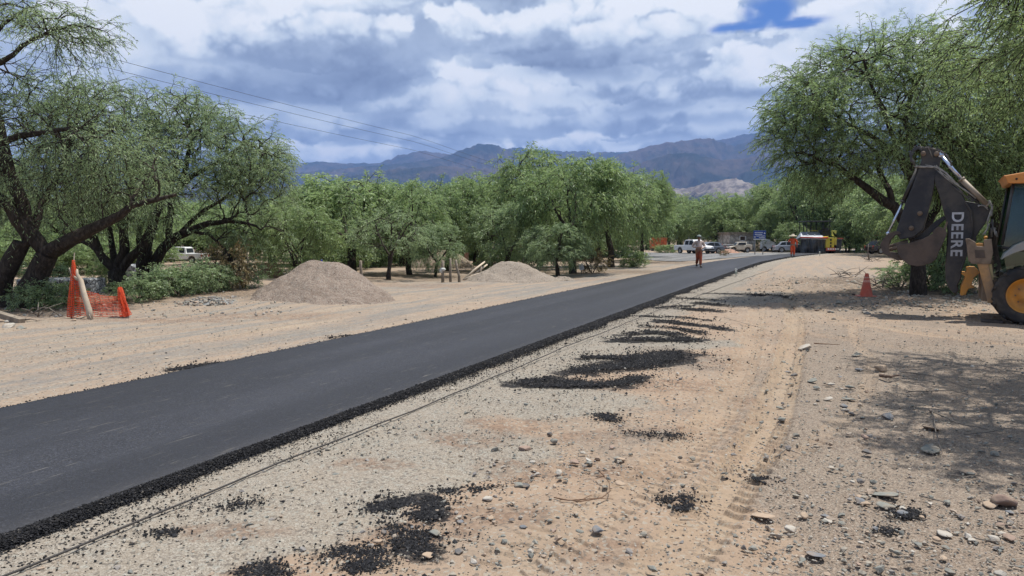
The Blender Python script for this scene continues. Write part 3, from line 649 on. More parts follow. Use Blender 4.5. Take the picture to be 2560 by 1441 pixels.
# ================================================================== TREES
def bark_mat():
    m, n, b = mat('bark'); co = n.new('ShaderNodeTexCoord').outputs['Object']
    v = n.v('MULTIPLY', co, (1, 1, .35))
    f = n.noise(v, 16, 6, .7, .6); c = n.ramp(f, [(.3, (.018, .015, .013)), (.52, (.050, .041, .034)), (.72, (.12, .10, .082))])
    c = n.mix(n.m('MULTIPLY', n.step(n.noise(co, 2.2, 4), .5, .7), .5), c, (.062, .052, .043))
    n.put(b.inputs['Base Color'], c); b.inputs['Roughness'].default_value = .95; b.inputs['Specular IOR Level'].default_value = .15
    n.put(b.inputs['Normal'], n.bump(f, 1.0, .03)); return m
BARK = bark_mat()
def leaf_mat(name, dark, mid, light, trans=.35):
    m = bpy.data.materials.new(name); m.use_nodes = True; n = NT(m.node_tree); n.n.clear()
    t = n.attr('tint'); ob = n.new('ShaderNodeObjectInfo').outputs['Random']; co = n.new('ShaderNodeTexCoord').outputs['Object']
    f = n.m('ADD', n.m('MULTIPLY', t, .85), n.m('ADD', n.m('MULTIPLY', n.m('SUBTRACT', n.noise(co, .9, 3), .5), 1.0), n.m('MULTIPLY', ob, .22)))
    c = n.ramp(f, [(.05, dark), (.45, mid), (.92, light)])
    d = n.new('ShaderNodeBsdfDiffuse'); n.put(d.inputs[0], c); tr = n.new('ShaderNodeBsdfTranslucent'); n.put(tr.inputs[0], n.mix(.5, c, tuple(q * 1.5 for q in light)))
    gl = n.new('ShaderNodeBsdfGlossy'); gl.inputs[0].default_value = (.8, .85, .8, 1); gl.inputs[1].default_value = .45
    mx = n.new('ShaderNodeMixShader'); mx.inputs[0].default_value = trans; n.l.new(d.outputs[0], mx.inputs[1]); n.l.new(tr.outputs[0], mx.inputs[2])
    m2 = n.new('ShaderNodeMixShader'); m2.inputs[0].default_value = .05; n.l.new(mx.outputs[0], m2.inputs[1]); n.l.new(gl.outputs[0], m2.inputs[2])
    o = n.new('ShaderNodeOutputMaterial'); n.l.new(m2.outputs[0], o.inputs[0]); return m
LEAF = leaf_mat('feathery_leaf', (.095, .155, .064), (.190, .285, .115), (.32, .42, .17), .52)
LEAFG = leaf_mat('grey_green_leaf', (.100, .155, .078), (.195, .285, .138), (.32, .41, .20), .52)
LEAFY = leaf_mat('bright_leaf', (.088, .142, .055), (.175, .260, .098), (.30, .39, .155), .48)
DRYL = leaf_mat('dry_leaf', (.10, .075, .04), (.20, .15, .07), (.32, .25, .11), .2)

def frame(D):
    ref = np.array([.123, -.97, .2]); u = np.cross(D, ref); u /= np.linalg.norm(u, axis=1, keepdims=True) + 1e-9
    return u, np.cross(D, u)
def skeleton(rs, limbs, tips, seg=.30, wob=.09, droop=.25, stiff=.55):
    """limbs: [(points, r0, r1)] of the trunk and big arms; tips: where fine growth ends. Grows branches from the nearest wood."""
    pos = []; par = []; fixr = []; dirs = []
    for pts, r0, r1 in limbs:
        pts = [np.array(p, float) for p in pts]; L = sum(np.linalg.norm(pts[i + 1] - pts[i]) for i in range(len(pts) - 1)); acc = 0
        # attach the first point to the nearest existing node
        prev = -1
        if pos:
            A = np.array(pos); k = int(np.argmin(((A - pts[0]) ** 2).sum(1))); prev = k
        for i in range(len(pts) - 1):
            d = pts[i + 1] - pts[i]; l = np.linalg.norm(d); n = max(1, int(l / seg))
            for q in range(n if (i < len(pts) - 2) else n + 1):
                f = q / n; p = pts[i] + d * f; p = p + rs.normal(0, .55 * wob * l / n, 3) * (acc + f * l > .3)
                r = r0 + (r1 - r0) * min(1, (acc + f * l) / L)
                pos.append(p); par.append(prev); fixr.append(r); dirs.append(d / (l + 1e-9)); prev = len(pos) - 1
            acc += l
    N0 = len(pos); cap = N0 + len(tips) * 26
    P = np.zeros((cap, 3)); P[:N0] = pos; D = np.zeros((cap, 3)); D[:N0] = dirs
    base = P[:N0]; n = N0; cost = np.zeros(cap)
    dist0 = np.array([np.sqrt(((base - t) ** 2).sum(1)).min() for t in tips]); order = np.argsort(dist0)
    ends = []
    c0 = base.mean(0)
    for ti in order:
        t = tips[ti]; dv = t - P[:n]; dd = np.sqrt((dv ** 2).sum(1))
        cosang = (dv * D[:n]).sum(1) / (dd + 1e-6)
        k = int(np.argmin(dd * (1.25 - .45 * cosang) + cost[:n] * .12)); L = dd[k]
        if L < .06: ends.append(k); continue
        m = max(2, int(L / seg)); s = P[k]; d0 = D[k] * L * stiff; e = t
        w1 = rs.normal(0, wob * L, 3); prev = k
        for q in range(1, m + 1):
            f = q / m
            c = s * (1 - f) ** 2 + (s + d0 * .5 + w1) * 2 * f * (1 - f) + e * f * f
            c = c + rs.normal(0, wob * .30 * min(L / m, .4), 3) * (q < m); c[2] += droop * .18 * L * math.sin(math.pi * f)
            if n >= cap: break
            P[n] = c; par.append(prev); fixr.append(0); v = c - P[prev]; D[n] = v / (np.linalg.norm(v) + 1e-9)
            cost[n] = cost[prev] + L / m; prev = n; n += 1
        ends.append(prev)
    return P[:n], np.array(par), np.array(fixr, float), D[:n], np.array(ends), N0
def wood(P, par, fixr, D, rtip=.007, expo=2.2, thick=1.0):
    n = len(P); acc = np.zeros(n); nch = np.zeros(n, int)
    for i in range(n - 1, -1, -1):
        a = acc[i] if acc[i] > 0 else rtip ** expo; acc[i] = a
        if par[i] >= 0: acc[par[i]] += a * 1.0
    r = acc ** (1 / expo) * thick; r = np.where(fixr > 0, fixr, r)
    for i in range(n):
        if par[i] >= 0: r[i] = min(r[i], r[par[i]] * .98)
    main = np.full(n, -1)
    for i in range(n):
        p = par[i]
        if p >= 0 and (main[p] < 0 or r[i] > r[main[p]]): main[p] = i
    return r, main
def wood_mesh(rs, P, par, r, main, D, sides_big=9, sides_small=4, cut=.03, gnarl=.16):
    out = []
    for lo, hi, k in ((cut, 99, sides_big), (0, cut, sides_small)):
        idx = np.nonzero((par >= 0) & (r >= lo) & (r < hi))[0]
        if not len(idx): continue
        p = par[idx]; ang = np.arange(k) / k * 2 * np.pi; ca, sa = np.cos(ang), np.sin(ang)
        def ring(c, d, rad, g):
            u, w = frame(d); q = c[:, None] + (u[:, None] * ca[None, :, None] + w[:, None] * sa[None, :, None]) * (rad[:, None, None] * g)
            return q
        g = 1 + gnarl * (vnoise(np.arange(len(P))[:, None] * .7 + np.zeros((1, k)), np.arange(k)[None] * 1.7 + np.zeros((len(P), 1)), 5) - .5) * 2 if lo else np.ones((len(P), k))
        end = ring(P[idx], D[idx], r[idx], g[idx][..., None])
        ismain = main[p] == idx
        sr = np.where(ismain, r[p], np.minimum(r[p], r[idx] * 1.35)); sd = np.where(ismain[:, None] & (np.arange(len(p)) >= 0)[:, None], D[p], D[idx])
        st = ring(P[p], sd, sr, g[p][..., None])
        V = np.concatenate([st.reshape(-1, 3), end.reshape(-1, 3)]); m = len(idx); i = np.arange(m)[:, None] * k; j = np.arange(k)[None]; j2 = (j + 1) % k
        F = np.stack([i + j, i + j2, m * k + i + j2, m * k + i + j], -1).reshape(-1, 4); out.append((V, F))
    off = 0; VV = []; FF = []
    for V, F in out: VV.append(V); FF.append(F + off); off += len(V)
    return np.vstack(VV), np.vstack(FF)
def leaves(rs, O, D, ntw=3, twl=(.35, .7), nl=14, ll=(.09, .15), lw=.026, droop=.55, spread=.8, fold=True):
    """O,D: places and directions of fine twigs. returns twig segs and leaf blades"""
    n = len(O) * ntw; O = np.repeat(O, ntw, 0); D = np.repeat(D, ntw, 0)
    d = D + rs.normal(0, spread * .55, (n, 3)); d /= np.linalg.norm(d, axis=1, keepdims=True)
    L = rs.uniform(*twl, n); t = np.linspace(0, 1, 4)
    down = np.array([0, 0, -1.0]); dr = rs.uniform(.4, 1.3, n) * droop
    pts = O[:, None] + d[:, None] * (t[None, :, None] * L[:, None, None]) + down * ((t[None] ** 2) * (L * dr)[:, None])[..., None]
    # blades
    m = n * nl; ft = np.tile((np.arange(nl) + .5) / nl, n) ** .8; ft = np.clip(ft + rs.uniform(-.03, .03, m), 0.02, 1); ti = np.repeat(np.arange(n), nl)
    B = O[ti] + d[ti] * (ft * L[ti])[:, None] + down * (ft ** 2 * L[ti] * dr[ti])[:, None]
    tang = d[ti] + down * (2 * ft * dr[ti])[:, None]; tang /= np.linalg.norm(tang, axis=1, keepdims=True)
    side = np.cross(tang, np.array([0, 0, 1.0]) + rs.normal(0, .3, (m, 3))); side /= np.linalg.norm(side, axis=1, keepdims=True) + 1e-9
    sgn = np.where(np.arange(m) % 2, 1, -1)[:, None]
    ld = tang * rs.uniform(.25, .9, (m, 1)) + side * sgn * rs.uniform(.5, 1.0, (m, 1)) + down * rs.uniform(.1, .9, (m, 1)) * droop + rs.normal(0, .18, (m, 3))
    ld /= np.linalg.norm(ld, axis=1, keepdims=True)
    wv = np.cross(ld, down + rs.normal(0, .9, (m, 3))); wv /= np.linalg.norm(wv, axis=1, keepdims=True) + 1e-9
    l = rs.uniform(*ll, m)[:, None] * (1 - .35 * np.abs(ft - .5))[:, None] ; w = lw * rs.uniform(.6, 1.2, (m, 1))
    a = B; tip = B + ld * l + down * l * .12; mid = B + ld * l * .5
    V = np.stack([a, mid + wv * w / 2, tip, mid - wv * w / 2], 1).reshape(-1, 3); F = np.arange(m * 4).reshape(-1, 4)
    tint = np.repeat(np.clip(rs.normal(.42, .16, n)[ti] + rs.normal(0, .12, m), 0, 1), 4)
    # twig ribbons: three-sided tubes
    s = pts[:, :-1].reshape(-1, 3); e = pts[:, 1:].reshape(-1, 3); dd = e - s; dd /= np.linalg.norm(dd, axis=1, keepdims=True) + 1e-9; u, w2 = frame(dd)
    rad = .0045; k = 3; ang = np.arange(k) / k * 2 * np.pi; q = u[:, None] * np.cos(ang)[None, :, None] + w2[:, None] * np.sin(ang)[None, :, None]
    TV = np.concatenate([(s[:, None] + q * rad).reshape(-1, 3), (e[:, None] + q * rad * .7).reshape(-1, 3)]); M = len(s); i = np.arange(M)[:, None] * k; j = np.arange(k)[None]; j2 = (j + 1) % k
    TF = np.stack([i + j, i + j2, M * k + i + j2, M * k + i + j], -1).reshape(-1, 4)
    return V, F, tint, TV, TF
def ell_pts(rs, n, c, r, shell=.55, low=-1.0, clump=0):
    """points in an ellipsoid, thick towards its skin; clump > 0 gathers them into boughs with gaps"""
    out = []
    while len(out) < n:
        v = rs.normal(0, 1, 3); v /= np.linalg.norm(v); q = v * (shell + (1 - shell) * rs.uniform() ** .6) * rs.uniform(.80, 1.08)
        if q[2] < low: continue
        out.append(np.array(c) + q * np.array(r))
    P = np.array(out)
    if clump:
        k = vnoise(P[:, 0] * clump + P[:, 2] * .7 * clump, P[:, 1] * clump - P[:, 2] * .9 * clump, int(rs.integers(999)))
        P = P[k > rs.uniform(.12, .42, len(P))]
    return P
def tree(name, rs, limbs, tips, leafmat, lp=None, wp=None, sp=None, prune=None, bare=0.0, inner=1.0, gnarl=.16):
    """builds trunk + crown meshes under an empty at the origin; returns the empty"""
    P, par, fr, D, ends, N0 = skeleton(rs, limbs, tips, **(sp or {}))
    r, main = wood(P, par, fr, D, **(wp or {}))
    V, F = wood_mesh(rs, P, par, r, main, D, gnarl=gnarl)
    root = empty(name)
    fine = np.nonzero((r < .016) & (np.arange(len(P)) >= N0))[0]
    pick = fine[rs.uniform(0, 1, len(fine)) < .42 * inner]; sel = np.unique(np.concatenate([ends[ends >= N0], pick])) if len(ends) else pick
    if bare: sel = sel[rs.uniform(0, 1, len(sel)) > bare]
    O = P[sel]; DD = D[sel] + .35 * (O - P[:N0].mean(0)) / (np.linalg.norm(O - P[:N0].mean(0), axis=1, keepdims=True) + .01)
    if prune is not None:
        k = prune(O); O = O[k]; DD = DD[k]
    LV, LF, tint, TV, TF = leaves(rs, O, DD / np.linalg.norm(DD, axis=1, keepdims=True), **(lp or {}))
    Vw = np.vstack([V, TV]); Fw = np.vstack([F, TF + len(V)])
    npmesh('trunk', Vw, Fw, BARK, root, True)
    npmesh('crown', LV, LF, leafmat, root, False, {'tint': ('FLOAT', tint)})
    return root

TREEN = {}
def lab(o, label, group=None, cat='tree'): tag(o, label, cat, group); return o

# ---- hero trees, laid out in metres from their own base
def rel(px, py, Y, bx, by): q = Q(px, py, Y); return (q.x - bx, Y - by, q.z)
def hero_left_near():
    rs = np.random.default_rng(101); Y = 17.5; bx, _ = G(45, 770); bx = Q(45, 770, Y).x; by = Y
    f = lambda px, py, dy=0: rel(px, py, Y + dy, bx, by)
    limbs = [([f(48, 790), f(60, 740), f(85, 690), f(118, 630)], .31, .22), ([f(20, 790, .2), f(8, 720, .2), f(30, 650), f(60, 600)], .25, .17),
             ([f(118, 630), f(180, 590, -.2), f(250, 560, -.4), f(330, 512, -.5), f(385, 498, -.4), f(440, 480, -.3)], .19, .035),
             ([f(118, 630), f(70, 575), f(30, 520), f(-30, 470)], .22, .12), ([f(75, 600), f(55, 500, .1), f(20, 420), f(5, 350), f(-15, 300)], .20, .12),
             ([f(75, 600, .1), f(100, 510, .5), f(150, 430, .8), f(185, 330, .9)], .10, .05), ([f(5, 350), f(50, 335, -.3), f(110, 322, -.5), f(170, 318, -.7)], .09, .04),
             ([f(-15, 300), f(-60, 200), f(-90, 120)], .12, .07), ([f(-70, 190), f(0, 150, -.3), f(60, 110, -.6), f(115, 80, -.9)], .075, .035), ([f(-60, 140), f(10, 60, .3), f(60, 20, .4)], .06, .03)]
    tips = np.vstack([ell_pts(rs, 560, f(100, 400, .3), (2.3, 2.4, 1.9), .35, clump=1.4), ell_pts(rs, 260, f(110, 240, .2), (1.9, 1.8, 1.0), .3, clump=1.4),
                      ell_pts(rs, 330, f(300, 400, -.2), (1.5, 1.6, 1.1), .3, clump=1.6), ell_pts(rs, 300, f(-60, 330, 0), (2.0, 2.4, 2.2), .4, clump=1.2)])
    up = ell_pts(rs, 120, f(160, 70, -.9), (1.15, .9, .42), .2, clump=2.0); up2 = ell_pts(rs, 90, f(40, 20, 0), (1.3, 1.2, .5), .2, clump=2)
    o = tree('leaning_tree', rs, limbs, np.vstack([tips, up, up2]), LEAFG, dict(ntw=2, nl=12, ll=(.07, .13), lw=.020, droop=.6), inner=.62, wp=dict(rtip=.008), gnarl=.24)
    o.location = (bx, by, -.05); lab(o, 'thick gnarled tree at the left edge with a heavy arm over the orange netting')
def hero_left_mid():
    rs = np.random.default_rng(102); Y = 22.0; bx = Q(300, 715, Y).x; by = Y
    f = lambda px, py, dy=0: rel(px, py, Y + dy, bx, by)
    limbs = [([f(300, 728), f(298, 700), f(290, 672)], .30, .24), ([f(290, 672), f(262, 640), f(240, 615), f(205, 600, .3), f(170, 590, .4)], .15, .05), ([f(250, 625), f(232, 585), f(215, 560), f(190, 520), f(170, 480)], .13, .06),
             ([f(290, 672), f(282, 620, .6), f(276, 560, .9), f(278, 500, 1)], .11, .06), ([f(290, 672), f(310, 620), f(306, 570), f(320, 500), f(330, 430)], .16, .07),
             ([f(295, 680), f(330, 640), f(352, 620), f(380, 560), f(405, 500)], .17, .08), ([f(306, 570), f(270, 500, -.8), f(240, 430, -1), f(230, 340, -1)], .08, .04)]
    tips = np.vstack([ell_pts(rs, 700, f(260, 420, .2), (2.3, 2.4, 1.8), .4, clump=1.3), ell_pts(rs, 260, f(250, 270, 0), (1.5, 1.6, .9), .3, clump=1.4), ell_pts(rs, 260, f(150, 470, .4), (1.8, 1.6, 1.4), .4, clump=1.4), ell_pts(rs, 160, f(380, 480, -.8), (1.6, 1.0, 1.2), .3, clump=1.4)])
    o = tree('spreading_tree', rs, limbs, tips, LEAFG, dict(ntw=2, nl=13, ll=(.08, .14), lw=.022, droop=.6), inner=.62, wp=dict(rtip=.009), gnarl=.22)
    o.location = (bx, by, -.05); lab(o, 'tree with a low dark fork of several stems directly behind the sagging orange netting')
def hero_left_far():
    rs = np.random.default_rng(103); Y = 23.5; bx = Q(366, 705, Y).x; by = Y
    f = lambda px, py, dy=0: rel(px, py, Y + dy, bx, by)
    limbs = [([f(366, 722), f(362, 690), f(358, 660), f(368, 625)], .27, .19), ([f(362, 660), f(352, 635), f(345, 600, .2), f(350, 560, .3)], .13, .08),
             ([f(368, 690), f(388, 650), f(410, 618), f(440, 590), f(500, 560, -.3), f(570, 548, -.5), f(640, 560, -.6)], .18, .04),
             ([f(366, 622), f(372, 590), f(385, 540), f(420, 480), f(440, 410)], .17, .07), ([f(425, 605), f(425, 550), f(430, 500), f(460, 430), f(480, 340)], .12, .05),
             ([f(470, 575), f(520, 580, -.8), f(560, 620, -1), f(580, 655, -1.1)], .06, .02), ([f(410, 500), f(480, 440, .4), f(560, 390, .5), f(620, 350, .5)], .09, .04), ([f(440, 590), f(510, 520, .6), f(590, 480, .8), f(650, 450, 1)], .08, .03)]
    tips = np.vstack([ell_pts(rs, 900, f(520, 400, .1), (2.5, 2.6, 1.7), .42, low=-.75, clump=1.2), ell_pts(rs, 300, f(450, 285, 0), (1.9, 1.8, .95), .3, clump=1.4), ell_pts(rs, 380, f(640, 430, -.2), (1.25, 1.7, 1.5), .4, clump=1.4), ell_pts(rs, 170, f(600, 560, -.4), (1.6, 1.3, .7), .3, clump=1.3)])
    low = lambda O: ~((O[:, 2] < 2.9) & (rs.uniform(0, 1, len(O)) < .62))
    o = tree('spreading_tree', rs, limbs, tips, LEAFG, dict(ntw=2, nl=14, ll=(.08, .15), lw=.023, droop=.65), inner=.68, wp=dict(rtip=.0095), gnarl=.2, prune=low)
    o.location = (bx, by, -.05); lab(o, 'wide tree leaning right with long bare lower boughs sweeping over the white pickup')
def hero_right():
    rs = np.random.default_rng(104); Y = 19.6; bx = Q(2295, 740, Y).x; by = Y
    f = lambda px, py, dy=0: rel(px, py, Y + dy, bx, by)
    limbs = [([f(2292, 765), f(2295, 700), f(2298, 640), f(2290, 590)], .21, .19), ([f(2290, 590), f(2262, 545), f(2235, 510), f(2180, 478), f(2150, 450), f(2090, 410), f(2040, 385)], .17, .045),
             ([f(2230, 505), f(2222, 470), f(2205, 440, .3), f(2190, 380, .5), f(2140, 320, .6)], .085, .035), ([f(2292, 600), f(2300, 520, .3), f(2275, 440, .4), f(2250, 390), f(2180, 335), f(2110, 300)], .15, .04),
             ([f(2275, 440, .4), f(2285, 370, .3), f(2265, 300), f(2275, 230), f(2300, 180)], .11, .045), ([f(2292, 600), f(2340, 520, .9), f(2360, 420, 1.1), f(2350, 300, 1.2), f(2380, 220, 1.2)], .13, .045), ([f(2250, 390), f(2220, 300, -.4), f(2180, 210, -.5), f(2160, 150, -.5)], .07, .03)]
    tips = np.vstack([ell_pts(rs, 1150, f(2190, 270, .1), (2.9, 2.6, 1.95), .42, low=-.85, clump=1.2), ell_pts(rs, 380, f(2010, 300, 0), (1.1, 1.6, 1.35), .35, clump=1.4), ell_pts(rs, 420, f(2250, 150, 0), (2.2, 1.8, 1.0), .35, clump=1.4), ell_pts(rs, 320, f(2400, 330, .8), (1.5, 1.6, 1.6), .35, clump=1.3), ell_pts(rs, 200, f(2080, 420, .4), (1.6, 1.3, .7), .3, clump=1.4)])
    o = tree('spreading_tree', rs, limbs, tips, LEAF, dict(ntw=2, nl=14, ll=(.08, .15), lw=.022, droop=.4), inner=.46, wp=dict(rtip=.0085), gnarl=.2)
    o.location = (bx, by, -.05); lab(o, 'broad feathery tree whose straight trunk stands behind the digging bucket')
def hero_right_back():
    rs = np.random.default_rng(105); Y = 20.5; bx = Q(2485, 700, Y).x; by = Y
    f = lambda px, py, dy=0: rel(px, py, Y + dy, bx, by)
    limbs = [([f(2490, 760), f(2488, 640), f(2496, 560), f(2500, 520)], .24, .18), ([f(2500, 520), f(2470, 440), f(2420, 360), f(2400, 280)], .14, .05), ([f(2500, 520), f(2530, 450), f(2560, 330), f(2600, 200)], .15, .06), ([f(2500, 530), f(2560, 470, -.5), f(2650, 400, -.8)], .10, .05), ([f(2420, 360), f(2380, 380, -.5), f(2330, 400, -.8)], .05, .02)]
    tips = np.vstack([ell_pts(rs, 1100, f(2480, 270, 0), (2.6, 2.5, 2.1), .35, clump=1.2), ell_pts(rs, 500, f(2640, 330, 0), (2.2, 2.4, 2.3), .4, clump=1.2), ell_pts(rs, 350, f(2450, 430, -.4), (1.9, 1.4, .9), .3, clump=1.3)])
    o = tree('spreading_tree', rs, limbs, tips, LEAF, dict(ntw=3, nl=12, ll=(.08, .15), lw=.023, droop=.5), inner=.5, wp=dict(rtip=.009), gnarl=.2)
    o.location = (bx, by, -.05); lab(o, 'dense dark tree with a forked trunk rising between the digger boom and its cab')
def hero_overhead():
    rs = np.random.default_rng(106); bx, by = 8.3, 6.5
    limbs = [([(0, 0, -.1), (-.05, .1, 1.0), (-.25, .15, 2.0)], .26, .19), ([(-.25, .15, 2.0), (-1.1, .3, 3.1), (-2.2, .7, 3.9), (-3.2, 1.1, 4.4)], .14, .04), ([(-.25, .15, 2.0), (-.8, -.9, 3.2), (-1.7, -1.9, 3.9)], .13, .04),
             ([(-.25, .15, 2.0), (-.2, 1.2, 3.2), (-.9, 2.6, 3.9), (-1.3, 3.6, 4.2)], .13, .04), ([(-.25, .15, 2.0), (.5, .2, 3.3), (1.2, .3, 4.5)], .14, .05), ([(-1.1, .3, 3.1), (-1.5, -.3, 4.0), (-2.3, -.7, 4.6)], .08, .03)]
    tips = np.vstack([ell_pts(rs, 1900, (-1.3, -.2, 4.1), (2.9, 3.0, 1.15), .2, clump=1.3), ell_pts(rs, 230, (-1.4, 2.8, 4.1), (1.5, 2.0, .9), .3, clump=1.6), ell_pts(rs, 160, (.9, 0, 4.4), (2.2, 2.4, 1.3), .4, clump=1.2)])
    keep = tips[(tips[:, 2] > 2.8)]; q = keep.copy(); q[:, 0] += bx; q[:, 1] += by
    u = q[:, 0] / q[:, 1] * FPX + 1280; v = 597 - (q[:, 2] - CAM_H) / q[:, 1] * FPX
    keep = keep[~((u < 2330) & (v > 20)) & ~((v > 330) & (u < 2600))]
    o = tree('overhanging_tree', rs, limbs, keep, LEAFY, dict(ntw=3, nl=19, ll=(.05, .095), lw=.016, droop=.32, twl=(.25, .5)), inner=.95, wp=dict(rtip=.006), gnarl=.2)
    o.location = (bx, by, 0); lab(o, 'near tree hanging its leafy boughs into the top right corner and shading the dirt below')
hero_left_near(); hero_left_mid(); hero_left_far(); hero_right(); hero_right_back(); hero_overhead()

# ---- grove trees: a few grown templates, copied with their own sizes
def template(seed, leafmat, lean=0.0, low=.25, stems=1, ntips=430, bare=0, lw=.045, ll=(.13, .24), H=5.0, RAD=2.6):
    rs = np.random.default_rng(seed); limbs = []
    for s in range(stems):
        a = rs.uniform(0, 6.28); o = .12 * (stems > 1); bx, by = o * math.cos(a), o * math.sin(a); lx = lean + rs.uniform(-.2, .2) + (stems > 1) * .5 * math.cos(a)
        h1 = H * rs.uniform(.26, .34); top = (bx + lx * .5, by + rs.uniform(-.2, .2), h1)
        limbs.append(([(bx, by, -.1), (bx + lx * .15, by, h1 * .5), top], .20 / stems ** .5, .14 / stems ** .5))
        for k in range(4 if stems == 1 else 2):
            b = a + k * (1.57 if stems == 1 else 3.1) + rs.uniform(-.4, .4); e1 = (top[0] + math.cos(b) * RAD * .3, top[1] + math.sin(b) * RAD * .3, h1 + H * .2)
            e2 = (top[0] + math.cos(b) * RAD * .5 + lx * .3, top[1] + math.sin(b) * RAD * .5, h1 + H * rs.uniform(.35, .48)); limbs.append(([top, e1, e2], .09 / stems ** .5, .035))
    c = (lean * .6, 0, H * (.5 + low * .5)); r = (RAD, RAD, H * (1 - low) * .5)
    tips = [ell_pts(rs, int(ntips * .55), c, r, .5, clump=1.1)]
    for k in range(9):                                             # boughs that break the outline
        b = rs.uniform(0, 6.28); e = rs.uniform(-.5, 1.0); cc = (c[0] + math.cos(b) * r[0] * .72 * math.cos(e), c[1] + math.sin(b) * r[1] * .72 * math.cos(e), c[2] + math.sin(e) * r[2] * .78)
        tips.append(ell_pts(rs, int(ntips * .085), cc, (r[0] * .38, r[1] * .38, r[2] * .36), .35, clump=1.6))
    return tree('grove_tree', rs, limbs, np.vstack(tips), leafmat, dict(ntw=4, nl=9, ll=ll, lw=lw, droop=.55, twl=(.35, .75)), inner=.7, wp=dict(rtip=.011), sp=dict(seg=.36), bare=bare)
TPL = [template(201, LEAF), template(202, LEAF, .5, .22), template(203, LEAFG, -.4, .15, 2), template(204, LEAFY, 0, .12, 2), template(205, LEAF, .3, .3, 1, 520), template(206, LEAFY, -.3, .2, 3)]
DARKT = template(207, LEAFG, .4, .3, 2, 420, bare=.72)
LOWT = template(208, LEAFY, 0, .02, 3, 460)
first = {}
def put_tree(t, x, y, w, h, rz=None, label='', group=None, sink=.03, name='grove_tree', cat='tree'):
    if id(t) not in first: first[id(t)] = 1; o = t
    else: o = copy_tree(t)
    o.name = name; o.location = (x, y, zat(x, y) - sink); o.scale = (w / 5.6, w / 5.6, h / 5.15); o.rotation_euler = (0, 0, random.uniform(0, 6.28) if rz is None else rz)
    if 'group' in o: del o['group']
    tag(o, label, cat, group); return o
def grove(trunk_px, Y, w_px, top_py, t, label, group=None, rz=None, dx=0):
    q = Q(trunk_px, 600, Y); h = Q(0, top_py - 10, Y).z; w_px = w_px * 1.22; return put_tree(t, q.x, Y, w_px / FPX * Y, h, rz, label, group)
ORD = 'first second third fourth fifth sixth seventh eighth ninth tenth eleventh twelfth thirteenth fourteenth fifteenth sixteenth seventeenth eighteenth nineteenth twentieth'.split() + ['twenty ' + q for q in 'first second third fourth fifth sixth seventh eighth ninth'.split()] + ['thirtieth'] + ['thirty ' + q for q in 'first second third fourth fifth sixth seventh eighth ninth'.split()]
def row(items, tpls, text, group):
    items = sorted(items)
    for i, (px, Y, w, tp) in enumerate(items): grove(px, Y, w, tp, tpls[i % len(tpls)], text % ORD[i], group)
GR = 'trees of the central grove behind the haul road'
grove(740, 29, 190, 508, LOWT, 'low bright green tree with foliage down to the ground, behind the left gravel heap', rz=1)
grove(880, 34, 300, 436, TPL[0], 'broad tree at the left end of the grove, behind the tall left gravel heap', rz=2)
grove(972, 28.2, 180, 520, DARKT, 'half bare dark tree with tangled twigs, in front of the grove beside the weathered post', rz=.6)
grove(1024, 33, 190, 452, TPL[1], 'dark trunked tree just right of the half bare one', rz=3.3)
grove(1118, 37, 170, 440, TPL[4], 'upright tree behind the two leaning fence posts', rz=.4)
grove(1085, 31.5, 130, 560, TPL[2], 'small low tree in front of the upright one, left of the fence posts', rz=1.9)
grove(1190, 47, 190, 432, TPL[0], 'tree rising above the brick pillar', rz=4)
grove(1262, 35.5, 180, 505, TPL[2], 'grey green tree with hanging boughs behind the low sand heap', rz=2.4)
grove(1345, 40, 230, 372, TPL[5], 'tallest tree of the grove', rz=1.2)
grove(1432, 34, 230, 392, TPL[4], 'tall thick trunked tree at the right flank of the low sand heap', rz=5.1)
grove(1395, 31.8, 150, 560, TPL[2], 'drooping low tree in front of the tall ones, right of the sand heap', rz=.2)
grove(1530, 42, 210, 402, TPL[1], 'tree with a slim trunk second from the right end of the grove', rz=2.2)
grove(1604, 50, 130, 425, TPL[0], 'last tree at the right end of the grove, beside the side road', rz=3.9)
grove(1490, 55, 190, 440, TPL[3], 'tree filling in behind the right end of the grove', rz=3)
row([(820, 46, 260, 470), (960, 52, 240, 462), (1060, 58, 240, 462), (1180, 60, 220, 455), (1280, 56, 200, 450), (1400, 62, 200, 430), (1560, 66, 200, 465), (680, 44, 260, 520), (1330, 75, 240, 480), (900, 62, 260, 480), (1110, 46, 160, 500), (1010, 44, 160, 500), (1470, 72, 220, 470), (760, 56, 260, 490)],
    [TPL[0], TPL[4], LOWT, TPL[1], TPL[5]], '%s tree from the left in the belt behind the central grove', 'trees of the belt behind the central grove')
row([(-150, 40, 420, 330), (40, 46, 330, 480), (150, 38, 300, 520), (260, 50, 300, 500), (380, 56, 300, 520), (470, 60, 280, 500), (570, 46, 260, 520), (640, 62, 260, 500), (520, 75, 300, 520), (120, 62, 320, 500), (330, 36, 180, 590), (-20, 34, 260, 560), (90, 32, 220, 600), (220, 34, 200, 610), (430, 70, 300, 500), (600, 72, 260, 520), (560, 58, 180, 570)],
    [LOWT, TPL[0], TPL[5], LOWT, TPL[4]], '%s tree from the left in the thicket behind the gnarled left trees', 'trees far back behind the left trees')
